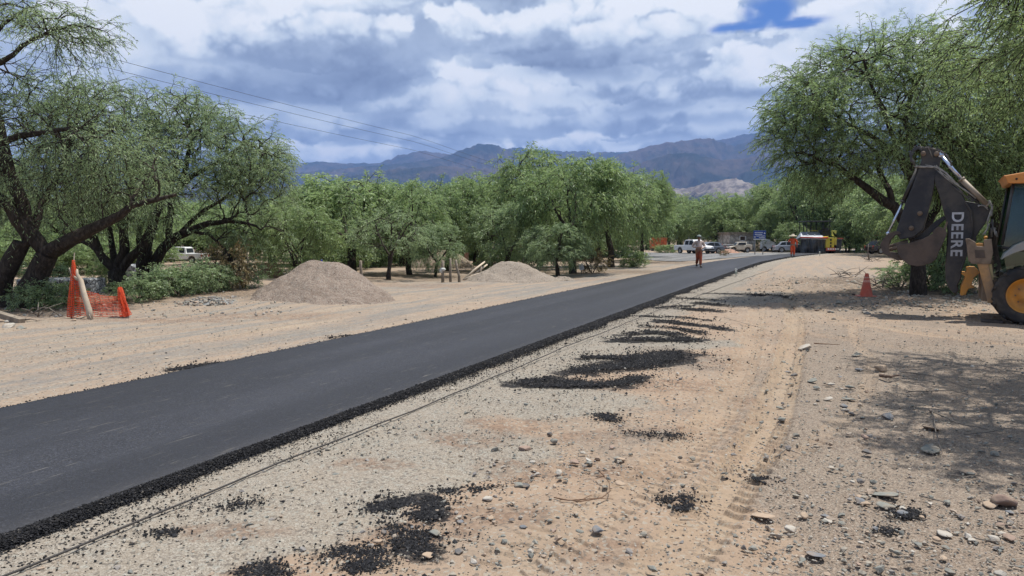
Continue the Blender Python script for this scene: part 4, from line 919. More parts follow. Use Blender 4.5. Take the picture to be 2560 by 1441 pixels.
row([(1650, 108, 120, 520), (1700, 122, 150, 484), (1640, 130, 140, 500), (1745, 112, 110, 500), (1790, 104, 130, 486), (1850, 116, 150, 496), (1800, 100, 110, 520), (1905, 108, 140, 468), (1960, 100, 150, 446), (2010, 92, 160, 430), (1905, 99, 80, 530), (1940, 92, 100, 520),
     (2040, 104, 170, 440), (2090, 98, 190, 436), (2150, 90, 190, 430), (2215, 84, 200, 440), (2280, 72, 230, 430), (2360, 64, 260, 420), (2450, 58, 280, 400), (2540, 52, 300, 380), (2640, 50, 320, 360), (1985, 88, 80, 560), (2120, 86, 90, 555), (1670, 140, 120, 515), (1560, 118, 180, 520), (1720, 130, 160, 530), (1800, 126, 170, 520), (1880, 128, 150, 510), (1620, 106, 110, 540)],
    [TPL[1], LOWT, TPL[0], TPL[3], TPL[5], LOWT], '%s tree from the left in the far row behind the parked vehicles', 'trees of the far row behind the parked vehicles')
row([(2275, 66, 170, 470), (2340, 40, 200, 470), (2420, 34, 220, 500), (2520, 32, 260, 470), (2640, 30, 260, 440), (2215, 92, 170, 500)],
    [LOWT, TPL[3]], '%s leafy low tree from the left close behind the digger', 'low trees behind the digger')

# ---- shrubs
def shrub_template(seed, leafmat, bare=0.0, nt=150):
    rs = np.random.default_rng(seed); limbs = []
    for k in range(6):
        a = rs.uniform(0, 6.28); limbs.append(([(0, 0, -.05), (.18 * math.cos(a), .18 * math.sin(a), .3), (.4 * math.cos(a), .4 * math.sin(a), .6)], .022, .010))
    tips = ell_pts(rs, nt, (0, 0, .5), (.85, .85, .5), .35, low=-.8, clump=2)
    o = tree('shrub', rs, limbs, tips, leafmat, dict(ntw=3, nl=9, ll=(.07, .13), lw=.028, droop=.2, twl=(.12, .3)), wp=dict(rtip=.004), sp=dict(seg=.12), inner=.7, bare=bare); return o
SH = [shrub_template(301, LEAFG), shrub_template(302, LEAFY), shrub_template(303, DRYL, .75, 260)]
def shrub(px, py, w, h, k, label, group=None):
    x, y = G(px, py); t = SH[k]
    if id(t) not in first: first[id(t)] = 1; o = t
    else: o = copy_tree(t)
    o.name = 'dry_bush' if k == 2 else 'shrub'; o.location = (x, y, zat(x, y) - .03); o.scale = (w / 1.8, w / 1.8, h / 1.05); o.rotation_euler = (0, 0, random.uniform(0, 6.28))
    if 'group' in o: del o['group']
    return tag(o, label, 'bush', group)
shrub(90, 775, 1.3, .75, 0, 'green bush at the foot of the gnarled left tree'); shrub(150, 765, 1.2, .6, 1, 'light green bush just left of the orange netting')
shrub(120, 740, 1.6, 1.0, 0, 'dark bush in front of the grey wall')
for i, (px, py, w, h) in enumerate([(345, 758, 1.5, .7), (400, 752, 1.6, .9), (450, 748, 1.6, .95), (500, 742, 1.6, 1.0), (540, 738, 1.3, .9), (610, 728, 1.4, 1.0)]):
    shrub(px, py, w, h, 0, ORD[i] + ' dark green bush right of the orange netting, counted from the left', 'bushes between the netting and the gravel heap')
shrub(575, 735, 1.7, 1.5, 2, 'brown leafless bush beside the pale bent post, left of the gravel heap')
shrub(268, 722, 1.1, .9, 1, 'yellowish bush left of the forked dark trunk')
shrub(1240, 676, 2.2, 1.1, 1, 'yellow green bush right of the brick pillar'); shrub(1213, 672, 1.6, .6, 2, 'dry straw coloured bush at the foot of the brick pillar')
shrub(1583, 668, 2.0, 1.0, 1, 'pale green bush at the roadside below the last grove tree'); shrub(1480, 684, 2.0, 1.2, 2, 'tangled dry bush under the grove at the roadside')
shrub(1665, 633, 3.0, 1.0, 1, 'bush beside the orange container'); shrub(2250, 730, 1.6, .8, 0, 'green bush left of the trunk under the bucket'); shrub(2330, 735, 2.2, 1.6, 1, 'tall bush behind the digger boom')
shrub(2395, 745, 2.0, 1.2, 0, 'dark bush behind the stabiliser leg'); shrub(2160, 612 + 8, 9, 3.2, 1, 'bright sprawling bush right of the paving machine'); shrub(2125, 622, 6, 2.4, 1, 'yellow green bush close to the paving machine canopy')
shrub(1810, 640, 1.4, .6, 2, 'low dry bush at the verge in front of the parked cars'); shrub(1330, 672, 2.0, 1.3, 0, 'grey bush behind the top of the low sand heap')
for i, (px, py) in enumerate([(800, 676), (850, 674), (900, 668), (950, 664), (1000, 662), (1050, 656), (1100, 652), (1180, 650), (1235, 652), (1290, 650), (1330, 648), (1370, 648), (1410, 650), (1450, 648), (1500, 645), (1540, 643)]):
    shrub(px, py, 4.2, 2.3, i % 2, ORD[i] + ' undergrowth bush from the left in the shade of the grove', 'bushes in the shade of the grove')
# ================================================================== THINGS
def settle(root, loc, rz=0.0):
    """parts were modelled in world metres: move the origin of the thing to its foot"""
    M = Matrix.Translation(-Vector(loc))
    def rec(o):
        for c in o.children:
            if c.type == 'MESH': c.data.transform(M)
            rec(c)
    if root.type == 'MESH': root.data.transform(M)
    rec(root); root.location = loc; return root
BLACKP = simple('black_machine_paint', (.022, .023, .028), .42, 0, .2, 5, (.10, .085, .065), .55, .15, 25)
DUSTY = simple('dusty_steel', (.16, .115, .082), .75, 0, .25, 5, (.26, .20, .145), .7, .3, 30)
RUST = simple('rusty_bucket_steel', (.075, .060, .052), .6, .3, .3, 4, (.15, .11, .085), .6, .3, 30)
YEL = simple('machine_yellow', (.62, .27, .035), .5, 0, .12, 6, (.25, .17, .10), .55, .1, 30)
CHROME = simple('polished_rod', (.55, .62, .75), .22, .9, .1, 8)
STEELG = simple('grey_fender_paint', (.30, .32, .33), .4, .2, .1, 5, DUST, .35)
RUBBER = simple('tyre_rubber', (.022, .022, .024), .85, 0, .3, 9, (.16, .13, .10), .45, .4, 40)
HOSE = simple('hose_rubber', (.05, .05, .055), .5, 0, .2, 20, (.28, .25, .2), .5)
WHITEP = simple('white_paint', (.74, .75, .76), .35, 0, .04, 3, DUST, .25)
REDP = simple('red_paint', (.52, .045, .03), .45, 0, .1, 5, DUST, .3)
ORANGE = simple('orange_plastic', (.75, .10, .02), .5, 0, .15, 6, (.45, .20, .12), .3)
CONEM = simple('faded_cone_orange', (.55, .10, .055), .6, 0, .12, 8, (.32, .20, .15), .35)
DARKG = simple('dark_interior', (.015, .016, .017), .6)
WOODG = simple('grey_weathered_wood', (.24, .20, .155), .85, 0, .35, 7, (.10, .08, .06), .5, .6, 30)
WOODP = simple('pale_peeled_wood', (.50, .42, .32), .75, 0, .2, 5, (.25, .17, .11), .5, .4, 25)
CLOTHW = simple('dirty_white_rag', (.5, .5, .47), .9, 0, .2, 12)
def glass_mat(name, col, alpha_rough=.05, tr=.5):
    m, n, b = mat(name); b.inputs['Base Color'].default_value = (*col, 1); b.inputs['Roughness'].default_value = alpha_rough; b.inputs['Transmission Weight'].default_value = tr; b.inputs['IOR'].default_value = 1.2; return m
CARGLASS = glass_mat('car_glass', (.03, .035, .04), .08, 0.0)
def pane_mat():
    m = bpy.data.materials.new('tinted_cab_glass'); m.use_nodes = True; n = NT(m.node_tree); n.n.clear(); t = n.new('ShaderNodeBsdfTransparent'); t.inputs[0].default_value = (.42, .55, .47, 1)
    g = n.new('ShaderNodeBsdfGlossy'); g.inputs[0].default_value = (.75, .8, .78, 1); g.inputs[1].default_value = .08; mx = n.new('ShaderNodeMixShader'); mx.inputs[0].default_value = .10
    o = n.new('ShaderNodeOutputMaterial'); n.l.new(t.outputs[0], mx.inputs[1]); n.l.new(g.outputs[0], mx.inputs[2]); n.l.new(mx.outputs[0], o.inputs[0]); return m
CABGLASS = pane_mat()
CLEAR = glass_mat('clear_plastic', (.85, .92, .9), .1, .8)

def text_mesh(name, txt, size, depth, mt, parent, M):
    cu = bpy.data.curves.new(name, 'FONT'); cu.body = txt; cu.size = size; cu.extrude = depth; cu.align_x = 'CENTER'; cu.align_y = 'CENTER'; cu.space_character = 1.12; cu.offset = size * .022
    tmp = bpy.data.objects.new('tmp', cu); COL.objects.link(tmp); bpy.context.view_layer.update()
    me = bpy.data.meshes.new_from_object(tmp.evaluated_get(bpy.context.evaluated_depsgraph_get())); bpy.data.objects.remove(tmp); me.name = name
    me.materials.clear(); me.materials.append(mt); me.transform(M); return link(bpy.data.objects.new(name, me), parent)

# ------------------------------------------------------------------ backhoe loader
BY = R(30)                                     # the digger stands turned a little, square to the line of sight
def QL(px, py, Y):
    a = (px - 1280) / FPX; b = (720.5 - py) / FPX; dx, dy, dz = a, CP + b * SP, -SP + b * CP
    lx = dx * math.cos(BY) - dy * math.sin(BY); ly = dx * math.sin(BY) + dy * math.cos(BY); t = Y / ly
    return Vector((lx * t, Y, CAM_H + dz * t))
def backhoe():
    YC = 17.72; root = empty('backhoe_loader')
    A = lambda pts, Y=YC: [(q.x, q.z) for q in (QL(2180 + u / 6.005, 360 + v / 6.005, Y) for u, v in pts)]
    B = lambda pts, Y=YC: [(q.x, q.z) for q in (QL(2180 + u / 5.763, 580 + v / 5.763, Y) for u, v in pts)]
    a3 = lambda u, v, Y=YC: (A([(u, v)], Y)[0][0], Y, A([(u, v)], Y)[0][1])
    b3 = lambda u, v, Y=YC: (B([(u, v)], Y)[0][0], Y, B([(u, v)], Y)[0][1])
    # boom
    bo = A([(990, 400), (1070, 450), (1150, 560), (1330, 700), (1400, 860), (1490, 1000), (1515, 1150), (1515, 1320)]) + B([(1450, 60), (1400, 150), (1380, 300), (1340, 420), (1290, 560), (1290, 650), (1230, 770), (1250, 850), (1180, 890), (1110, 810), (1060, 690), (1052, 480), (1070, 300), (1082, 100)]) + A([(1130, 1300), (1110, 1150), (1055, 950), (1000, 740), (950, 620), (940, 470)])
    boom = MB().prism(bo, YC - .15, YC + .15).build('boom', BLACKP, root, .018)
    up = A([(1390, 860), (1600, 900), (1740, 930), (1775, 985), (1740, 1090), (1700, 1200), (1620, 1300), (1560, 1400)]) + B([(1500, 120), (1440, 300), (1400, 330), (1400, 150), (1440, 60)]) + A([(1500, 1150), (1480, 1000)])
    MB().prism(up, YC - .11, YC + .11).build('boom_bracket', BLACKP, root, .015)
    # edge plates of the boom
    e = MB(); bo2 = A([(1400, 870), (1490, 1005), (1512, 1150), (1512, 1320)]) + B([(1445, 60), (1397, 150), (1377, 300), (1335, 420), (1285, 560)]) + B([(1262, 560), (1310, 420), (1352, 300), (1372, 150), (1420, 60)]) + A([(1487, 1320), (1487, 1150), (1465, 1010), (1380, 885)])
    e.prism(bo2, YC - .185, YC + .185).build('flange', BLACKP, boom, .006)
    M = Matrix.Translation((QL(2391, 585, YC).x, YC - .153, (QL(2391, 531, YC).z + QL(2391, 640, YC).z) / 2)) @ Matrix.Rotation(R(90), 4, 'X') @ Matrix.Rotation(R(-90), 4, 'Z')
    lm = simple('decal_white', (.50, .52, .56), .5, 0, .1, 9, (.10, .10, .11), .55)
    t = text_mesh('lettering', 'DEERE', .262, .002, lm, boom, Matrix.Identity(4)); xs = [v.co.x for v in t.data.vertices]; wid = max(xs) - min(xs); hgt = max(v.co.y for v in t.data.vertices) - min(v.co.y for v in t.data.vertices)
    want = QL(2391, 531, YC).z - QL(2391, 640, YC).z; wh = 25.5 / 109 * want
    t.data.transform(M @ Matrix.Diagonal((want / wid, wh / hgt, 1, 1)))
    # dipper stick
    di = A([(735, 95), (790, 65), (850, 60), (1030, 120), (1048, 175), (1010, 340), (960, 470), (935, 640), (890, 860), (820, 1130), (770, 1290), (640, 1400), (430, 1441), (360, 1330), (440, 1090), (520, 850), (610, 640), (690, 430), (730, 300), (745, 250), (735, 160)])
    dip = MB().prism(di, YC - .13, YC + .13).build('dipper_arm', BLACKP, root, .018)
    for u, v in [(770, 145), (970, 150), (590, 1265), (720, 1045)]: p = a3(u, v, YC - .17); MB().lathe([(0, -.03), (.045, -.03), (.05, 0), (.05, .34), (.045, .37), (0, .37)], p, 14, 'Y').build('pivot_pin', DUSTY, dip)
    # rams
    def ram(a, b, r0, m0, c, r1, m1, Y, name):
        o = MB().tube([a3(*b, Y), a3(*c, Y)], r1, 14).tube([a3(*b, Y), Vector(a3(*b, Y)).lerp(Vector(a3(*c, Y)), .05)], r1 * 1.25, 14).tube([Vector(a3(*b, Y)).lerp(Vector(a3(*c, Y)), .96), a3(*c, Y)], r1 * 1.2, 14).build(name, m1, root)
        MB().tube([a3(*a, Y), a3(*b, Y)], r0, 12).ball(a3(*a, Y), r0 * 1.7, 10).build('rod', m0, o)
    ram((1030, 170), (1335, 525), .036, CHROME, (1745, 930), .055, simple('dusty_ram', (.28, .23, .18), .6, .1, .15, 6, DUST, .5), YC - .12, 'dipper_ram')
    ram((240, 1345), (462, 880), .025, CHROME, (700, 350), .046, BLACKP, YC - .05, 'bucket_ram')
    MB().tube([a3(1330, 560, YC + .05), a3(1560, 830, YC + .05), a3(1600, 880, YC + .05)], .05, 12).build('boom_ram', BLACKP, root)
    # bucket: two cheeks, curved shell, teeth
    YB = YC - .25
    A0, B0 = A, B; A = lambda pts, Y=YB: A0(pts, Y); B = lambda pts, Y=YB: B0(pts, Y)
    side = B([(360, 215), (400, 178), (560, 158), (740, 98), (880, 20)]) + A([(900, 1330), (960, 1262), (1005, 1238), (1060, 1262), (1105, 1290)]) + B([(1082, 20), (1040, 130), (985, 250), (925, 390), (850, 450), (760, 480), (650, 492), (540, 474), (450, 412), (380, 330)])
    bk = MB()
    for y in (YC - .34, YC + .30): bk.prism(side, y, y + .035)
    shell = B([(360, 215), (372, 330), (450, 412), (540, 474), (650, 492), (760, 480), (850, 450), (925, 390), (985, 250), (1040, 130), (1082, 20)]) + A([(1105, 1290)])
    n = len(shell); cx = sum(p[0] for p in shell) / n; cz = sum(p[1] for p in shell) / n + .15
    inn = [(x + (cx - x) * .07, z + (cz - z) * .09) for x, z in shell]
    for i in range(n - 1): bk.prism([shell[i], shell[i + 1], inn[i + 1], inn[i]], YC - .33, YC + .33)
    bucket = bk.build('bucket', RUST, root, .01)
    tt = MB()
    for k in range(4):
        y = YC - .28 + k * .18; x, z = A([(1085, 1285)])[0]; tt.box((x + .02, y, z + .06), (.05, .07, .2), (0, R(16), 0), (.6, .3))
    tt.build('teeth', DUSTY, bucket, .008)
    lk = B([(115, 178), (170, 90), (235, 25), (330, -12), (395, -8), (420, 30), (330, 45), (262, 120), (238, 200), (250, 290), (340, 300), (455, 400), (355, 412), (155, 312)])
    MB().prism(lk, YC - .22, YC - .16).prism(lk, YC + .14, YC + .20).prism(B([(300, 330), (330, 330), (470, 412), (360, 412)]), YC - .2, YC + .2).build('guide_link', RUST, root, .008)
    A, B = A0, B0
    MB().tube([b3(235, 265, YC - .1), b3(430, 205, YC - .1)], .04, 10).tube([b3(240, 225), b3(520, 140)], .05, 10).build('pin_link', DUSTY, root)
    MB().prism(A([(620, 1441), (760, 1340), (950, 1160), (1080, 1080), (1120, 1120), (1000, 1230), (860, 1370), (800, 1420)]), YC + .02, YC + .10).build('link_arm', BLACKP, root, .01)
    # hoses
    def hose(name, pts, r, Y0=YC - .16, ms=HOSE, par=None):
        P = [Vector(a3(u, v, Y0 - (q[0] if q else 0))) for (u, v, *q) in pts]; out = []
        for i in range(len(P) - 1):
            p0 = P[max(i - 1, 0)]; p1 = P[i]; p2 = P[i + 1]; p3 = P[min(i + 2, len(P) - 1)]
            for s in range(6):
                t = s / 6; out.append(.5 * ((2 * p1) + (p2 - p0) * t + (2 * p0 - 5 * p1 + 4 * p2 - p3) * t * t + (3 * p1 - 3 * p2 + p0 - p3) * t ** 3))
        out.append(P[-1]); MB().tube(out, r, 7).build(name, ms, par or root)
    H2 = simple('pale_dusty_hose', (.30, .29, .27), .6, 0, .2, 14)
    hose('hose', [(750, 75), (690, 55), (620, 85), (580, 160), (580, 250), (630, 320)], .013); hose('hose', [(745, 95), (690, 75), (640, 100), (600, 180), (600, 260), (650, 325)], .012)
    hose('hose', [(665, 335), (780, 352), (900, 352), (1010, 368), (1120, 440), (1200, 520), (1260, 590)], .014, ms=H2)
    hose('hose', [(840, 70), (930, 75), (1040, 120), (1130, 180), (1175, 260), (1200, 330)], .013); hose('hose', [(850, 75), (880, 130), (915, 215)], .010)
    hose('hose', [(1000, 350), (1050, 440), (1130, 530), (1280, 600), (1400, 700), (1560, 820)], .013, ms=H2); hose('hose', [(1000, 380), (1060, 480), (1200, 560), (1330, 700), (1480, 850), (1620, 900)], .012)
    hose('hose', [(1740, 900), (1800, 950), (1800, 1060), (1740, 1140), (1720, 1200)], .016, ms=H2); hose('hose', [(1590, 940), (1680, 930), (1730, 950), (1740, 990)], .010, ms=H2)
    hose('hose', [(1735, 1210), (1735, 1280), (1700, 1340), (1660, 1370)], .014, ms=H2); hose('hose', [(1850, 1260), (1850, 1350), (1880, 1400)], .018, ms=H2); hose('hose', [(1780, 1180), (1820, 1280), (1800, 1400)], .018)
    # slew post, stabiliser leg, subframe
    YS = YC - .72
    sf = B([(1345, 100), (1400, 96), (1492, 150), (1500, 205), (1612, 212), (1612, 112), (1722, 100), (1727, 180), (1742, 300), (1705, 462), (1440, 462), (1390, 420), (1370, 250), (1362, 170)], YS)
    st = MB().prism(sf, YS - .10, YS + .14).build('stabiliser_housing', DUSTY, root, .012)
    MB().prism(B([(1480, 262), (1620, 262), (1634, 375), (1490, 378)], YS - .1), YS - .11, YS - .09).build('recess_panel', RUST, st)
    MB().prism(B([(1480, 175), (1540, 160), (1600, 165), (1620, 250), (1480, 235)], YS), YS - .06, YS + .12).ball(b3(1640, 80, YS), (.035, .035, .03), 10).build('yellow_cap', YEL, st, .01)
    leg = B([(1515, 455), (1670, 455), (1735, 700), (1805, 960), (1800, 1012), (1668, 1024), (1635, 900), (1580, 680)], YS)
    MB().prism(leg, YS - .08, YS + .10).build('stabiliser_leg', simple('leg_paint_worn', (.42, .24, .10), .65, 0, .3, 4, (.24, .18, .13), .8, .2), root, .012)
    MB().prism(B([(1672, 465), (1725, 465), (1750, 640), (1750, 760), (1715, 700)], YS), YS - .02, YS + .05).build('leg_brace', simple('pale_yellow_paint', (.55, .44, .20), .6, 0, .2, 5, DUST, .4), root, .005)
    x, z = B([(1735, 1030)], YS)[0]; MB().box((x, YS, .03), (.36, .4, .04)).build('pad', RUST, root, .01)
    sw = B([(1355, 512), (1400, 500), (1480, 502), (1550, 582), (1460, 660), (1425, 760), (1480, 792), (1385, 812), (1345, 900), (1268, 908), (1275, 790), (1340, 640), (1282, 600), (1290, 575), (1360, 575)])
    MB().prism(sw, YC - .24, YC - .10).prism(sw, YC + .10, YC + .24).build('swing_frame', YEL, root, .012)
    MB().box((QL(2480, 620, YC).x, YC, .62), (.35, 1.5, .42)).box((QL(2468, 620, YC).x, YC + .1, .95), (.22, .9, .5)).build('rear_subframe', simple('dirty_frame', (.11, .075, .05), .8, 0, .3, 6, DUST, .3), root, .02)
    ys2 = YC + .72; MB().prism(B([(1515, 455), (1670, 455), (1735, 700), (1805, 960), (1800, 1012), (1668, 1024)], ys2), ys2 - .1, ys2 + .08).build('stabiliser_leg', DUSTY, root, .012)
    # wheel (near rear), and the rest of the machine to the right
    YW = YC - .80; cxy = QL(2566, 740, YW - .1); Rw = cxy.z - .0
    def wheel(cx, y, r, w, nm='wheel'):
        prof = [(r * .60, -w * .42), (r * .66, -w * .5), (r * .90, -w * .5), (r * .965, -w * .40), (r * .975, 0), (r * .965, w * .40), (r * .90, w * .5), (r * .66, w * .5), (r * .60, w * .42)]
        lg = MB().lathe(prof, (cx, y, r), 48, 'Y')
        for k in range(22):
            a = k / 22 * 2 * math.pi; s = 1 if k % 2 else -1
            for q in range(4):
                aa = a + q * .055; yy = y + s * (w * .48 - q * w * .15)
                lg.box((cx + math.cos(aa) * r * .965, yy, r + math.sin(aa) * r * .965), (r * .09, w * .17, r * .10), (0, -aa, 0))
        o = lg.build(nm, RUBBER, root, .006)
        rim = MB().lathe([(r * .60, -w * .46), (r * .57, -w * .44), (r * .55, -w * .30), (r * .46, -w * .22), (r * .40, -w * .12), (r * .24, -w * .16), (r * .20, -w * .24), (0.001, -w * .24)], (cx, y, r), 36, 'Y')
        rim.build('rim', YEL, o)
        nb = MB()
        for k in range(8): a = k / 8 * 6.283; nb.lathe([(0, -.02), (.014, -.02), (.014, .02)], (cx + math.cos(a) * r * .31, y - w * .19, r + math.sin(a) * r * .31), 8, 'Y')
        nb.build('wheel_nuts', DUSTY, o)
    wheel(cxy.x, YW, Rw, .40); wheel(cxy.x, 2 * YC - YW, Rw, .40); wheel(cxy.x + 1.9, YW + .1, Rw * .72, .30); wheel(cxy.x + 1.9, 2 * YC - YW - .1, Rw * .72, .30)
    YF = YW
    fe = B([(1868, 402), (1912, 312), (2060, 190), (2190, 138), (2330, 110), (2620, 120), (2760, 230), (2760, 262), (2600, 170), (2400, 200), (2190, 262), (2062, 302), (1905, 372)], YF - .2)
    MB().prism(fe, YF - .22, YF + .25).build('fender', STEELG, root, .012)
    cb = A([(2085, 590), (2700, 590), (2700, 1441), (1930, 1441), (1990, 1000), (2060, 700)], YC - .75)
    x0 = A([(2090, 0)])[0][0]; x1 = x0 + 1.15; zt = A([(2090, 590)], YC - .7)[0][1]; z0 = .95
    cabp = [(x0 - .12, z0 + .55), (x0 + .02, zt), (x1, zt), (x1 + .12, z0), (x0 - .02, z0)]
    for y in (YC - .66, YC + .66): MB().prism(cabp, y - .004, y + .004).build('side_glass', CABGLASS, root)
    MB().prism([(x0 - .12, z0 + .55), (x0 + .02, zt), (x0 + .028, zt), (x0 - .112, z0 + .55)], YC - .65, YC + .65).build('rear_glass', CABGLASS, root)
    fr = MB()
    for y in (YC - .68, YC + .68):
        for a, b in [((x0 - .12, z0 + .55), (x0 + .02, zt)), ((x0 + .42, z0), (x0 + .36, zt)), ((x1 + .12, z0), (x1, zt)), ((x0 + .02, zt), (x1, zt)), ((x0 - .12, z0 + .5), (x0 + .4, z0 + .42))]: fr.tube([(a[0], y, a[1]), (b[0], y, b[1])], .028, 8)
    fr.build('cab_frame', BLACKP, root)
    MB().box((x0 + .55, YC - .05, z0 + .35), (.5, .5, .12)).box((x0 + .8, YC - .05, z0 + .65), (.12, .5, .6)).build('seat', DARKG, root, .04)
    MB().box((x0 + .6, YC, z0 - .15), (1.35, 1.1, .35)).build('cab_floor', BLACKP, root, .03)
    rf = A([(1968, 480), (2282, 425), (2900, 400), (2900, 590), (2040, 592), (2022, 540), (1998, 500)], YC - .78)
    MB().prism(rf, YC - .80, YC + .80).build('cab_roof', simple('roof_orange', (.66, .27, .07), .5, 0, .08, 5, (.4, .25, .15), .25), root, .02)
    x, z = A([(2170, 528)], YC - .8)[0]; MB().lathe([(0, 0), (.02, 0), (.02, .01)], (x, YC - .81, z), 12, 'Y').build('roof_vent', DARKG, root)
    MB().prism([(x1 + .1, .75), (x1 + .1, 1.5), (x1 + 1.2, 1.38), (x1 + 1.45, 1.25), (x1 + 1.45, .75)], YC - .42, YC + .42).build('hood', YEL, root, .05)
    MB().box((x1 + .5, YC, .58), (2.6, .6, .4)).build('chassis', BLACKP, root, .03)
    for y in (YC - .45, YC + .38): MB().prism([(x1 + .3, 1.1), (x1 + 1.2, 1.25), (x1 + 2.0, .55), (x1 + 2.2, .3), (x1 + 1.95, .3), (x1 + 1.15, 1.0), (x1 + .3, .95)], y, y + .08).build('loader_arm', YEL, root, .015)
    MB().prism([(x1 + 2.1, .06), (x1 + 2.1, .7), (x1 + 2.16, .72), (x1 + 2.25, .2), (x1 + 2.9, .1), (x1 + 2.9, .06)], YC - .95, YC + .95).build('loader_bucket', RUST, root, .01)
    settle(root, (cxy.x, YC, 0)); root.location = Matrix.Rotation(-BY, 3, 'Z') @ Vector((cxy.x, YC, 0)); root.rotation_euler = (0, 0, -BY); tag(root, 'black and orange digger with folded boom and rusty bucket, cut off by the right edge', 'digger')
backhoe()

# ------------------------------------------------------------------ traffic cone
def cone():
    x, y = G(2165, 751); z = zat(x, y); r = empty('traffic_cone', (x, y, z)); h = .62
    MB().box((0, 0, .018), (.42, .42, .036)).build('base', CONEM, r, .01)
    MB().lathe([(.155, .036), (.15, .07), (.045, h - .02), (.04, h), (.03, h)], n=28).build('body', CONEM, r)
    for a, b in ((.60, .70), (.78, .85)): MB().lathe([(.152 - .112 * a + .004, .04 + (h - .04) * a), (.152 - .112 * b + .004, .04 + (h - .04) * b)], n=28).build('band', simple('worn_reflective_band', (.62, .30, .22), .6, 0, .2, 8), r)
    tag(r, 'faded orange traffic cone with pale bands standing before the rubble', 'traffic cone')
cone()

# ------------------------------------------------------------------ people
SKIN = simple('tanned_skin', (.26, .135, .085), .6, 0, .08, 8)
def skin_obj(name, V, E, Rd, mt, parent, root=0, sub=2):
    me = bpy.data.meshes.new(name); me.from_pydata([tuple(v) for v in V], E, []); bm = bmesh.new(); bm.from_mesh(me); L = bm.verts.layers.skin.verify()
    for i, v in enumerate(bm.verts): r = Rd[i]; v[L].radius = (r, r) if not isinstance(r, tuple) else r; v[L].use_root = (i == root)
    bm.to_mesh(me); bm.free(); me.materials.append(mt); o = link(bpy.data.objects.new(name, me), parent)
    s = o.modifiers.new('skin', 'SKIN'); s.use_smooth_shade = True; s.branch_smoothing = .4
    q = o.modifiers.new('subdivision', 'SUBSURF'); q.levels = sub; q.render_levels = sub; return o
class Sk:
    def __init__(s): s.V = []; s.E = []; s.R = []
    def chain(s, pts, start=None):
        prev = start; ids = []
        for (x, y, z, r) in pts:
            s.V.append((x, y, z)); s.R.append(r); i = len(s.V) - 1
            if prev is not None: s.E.append((prev, i))
            prev = i; ids.append(i)
        return ids
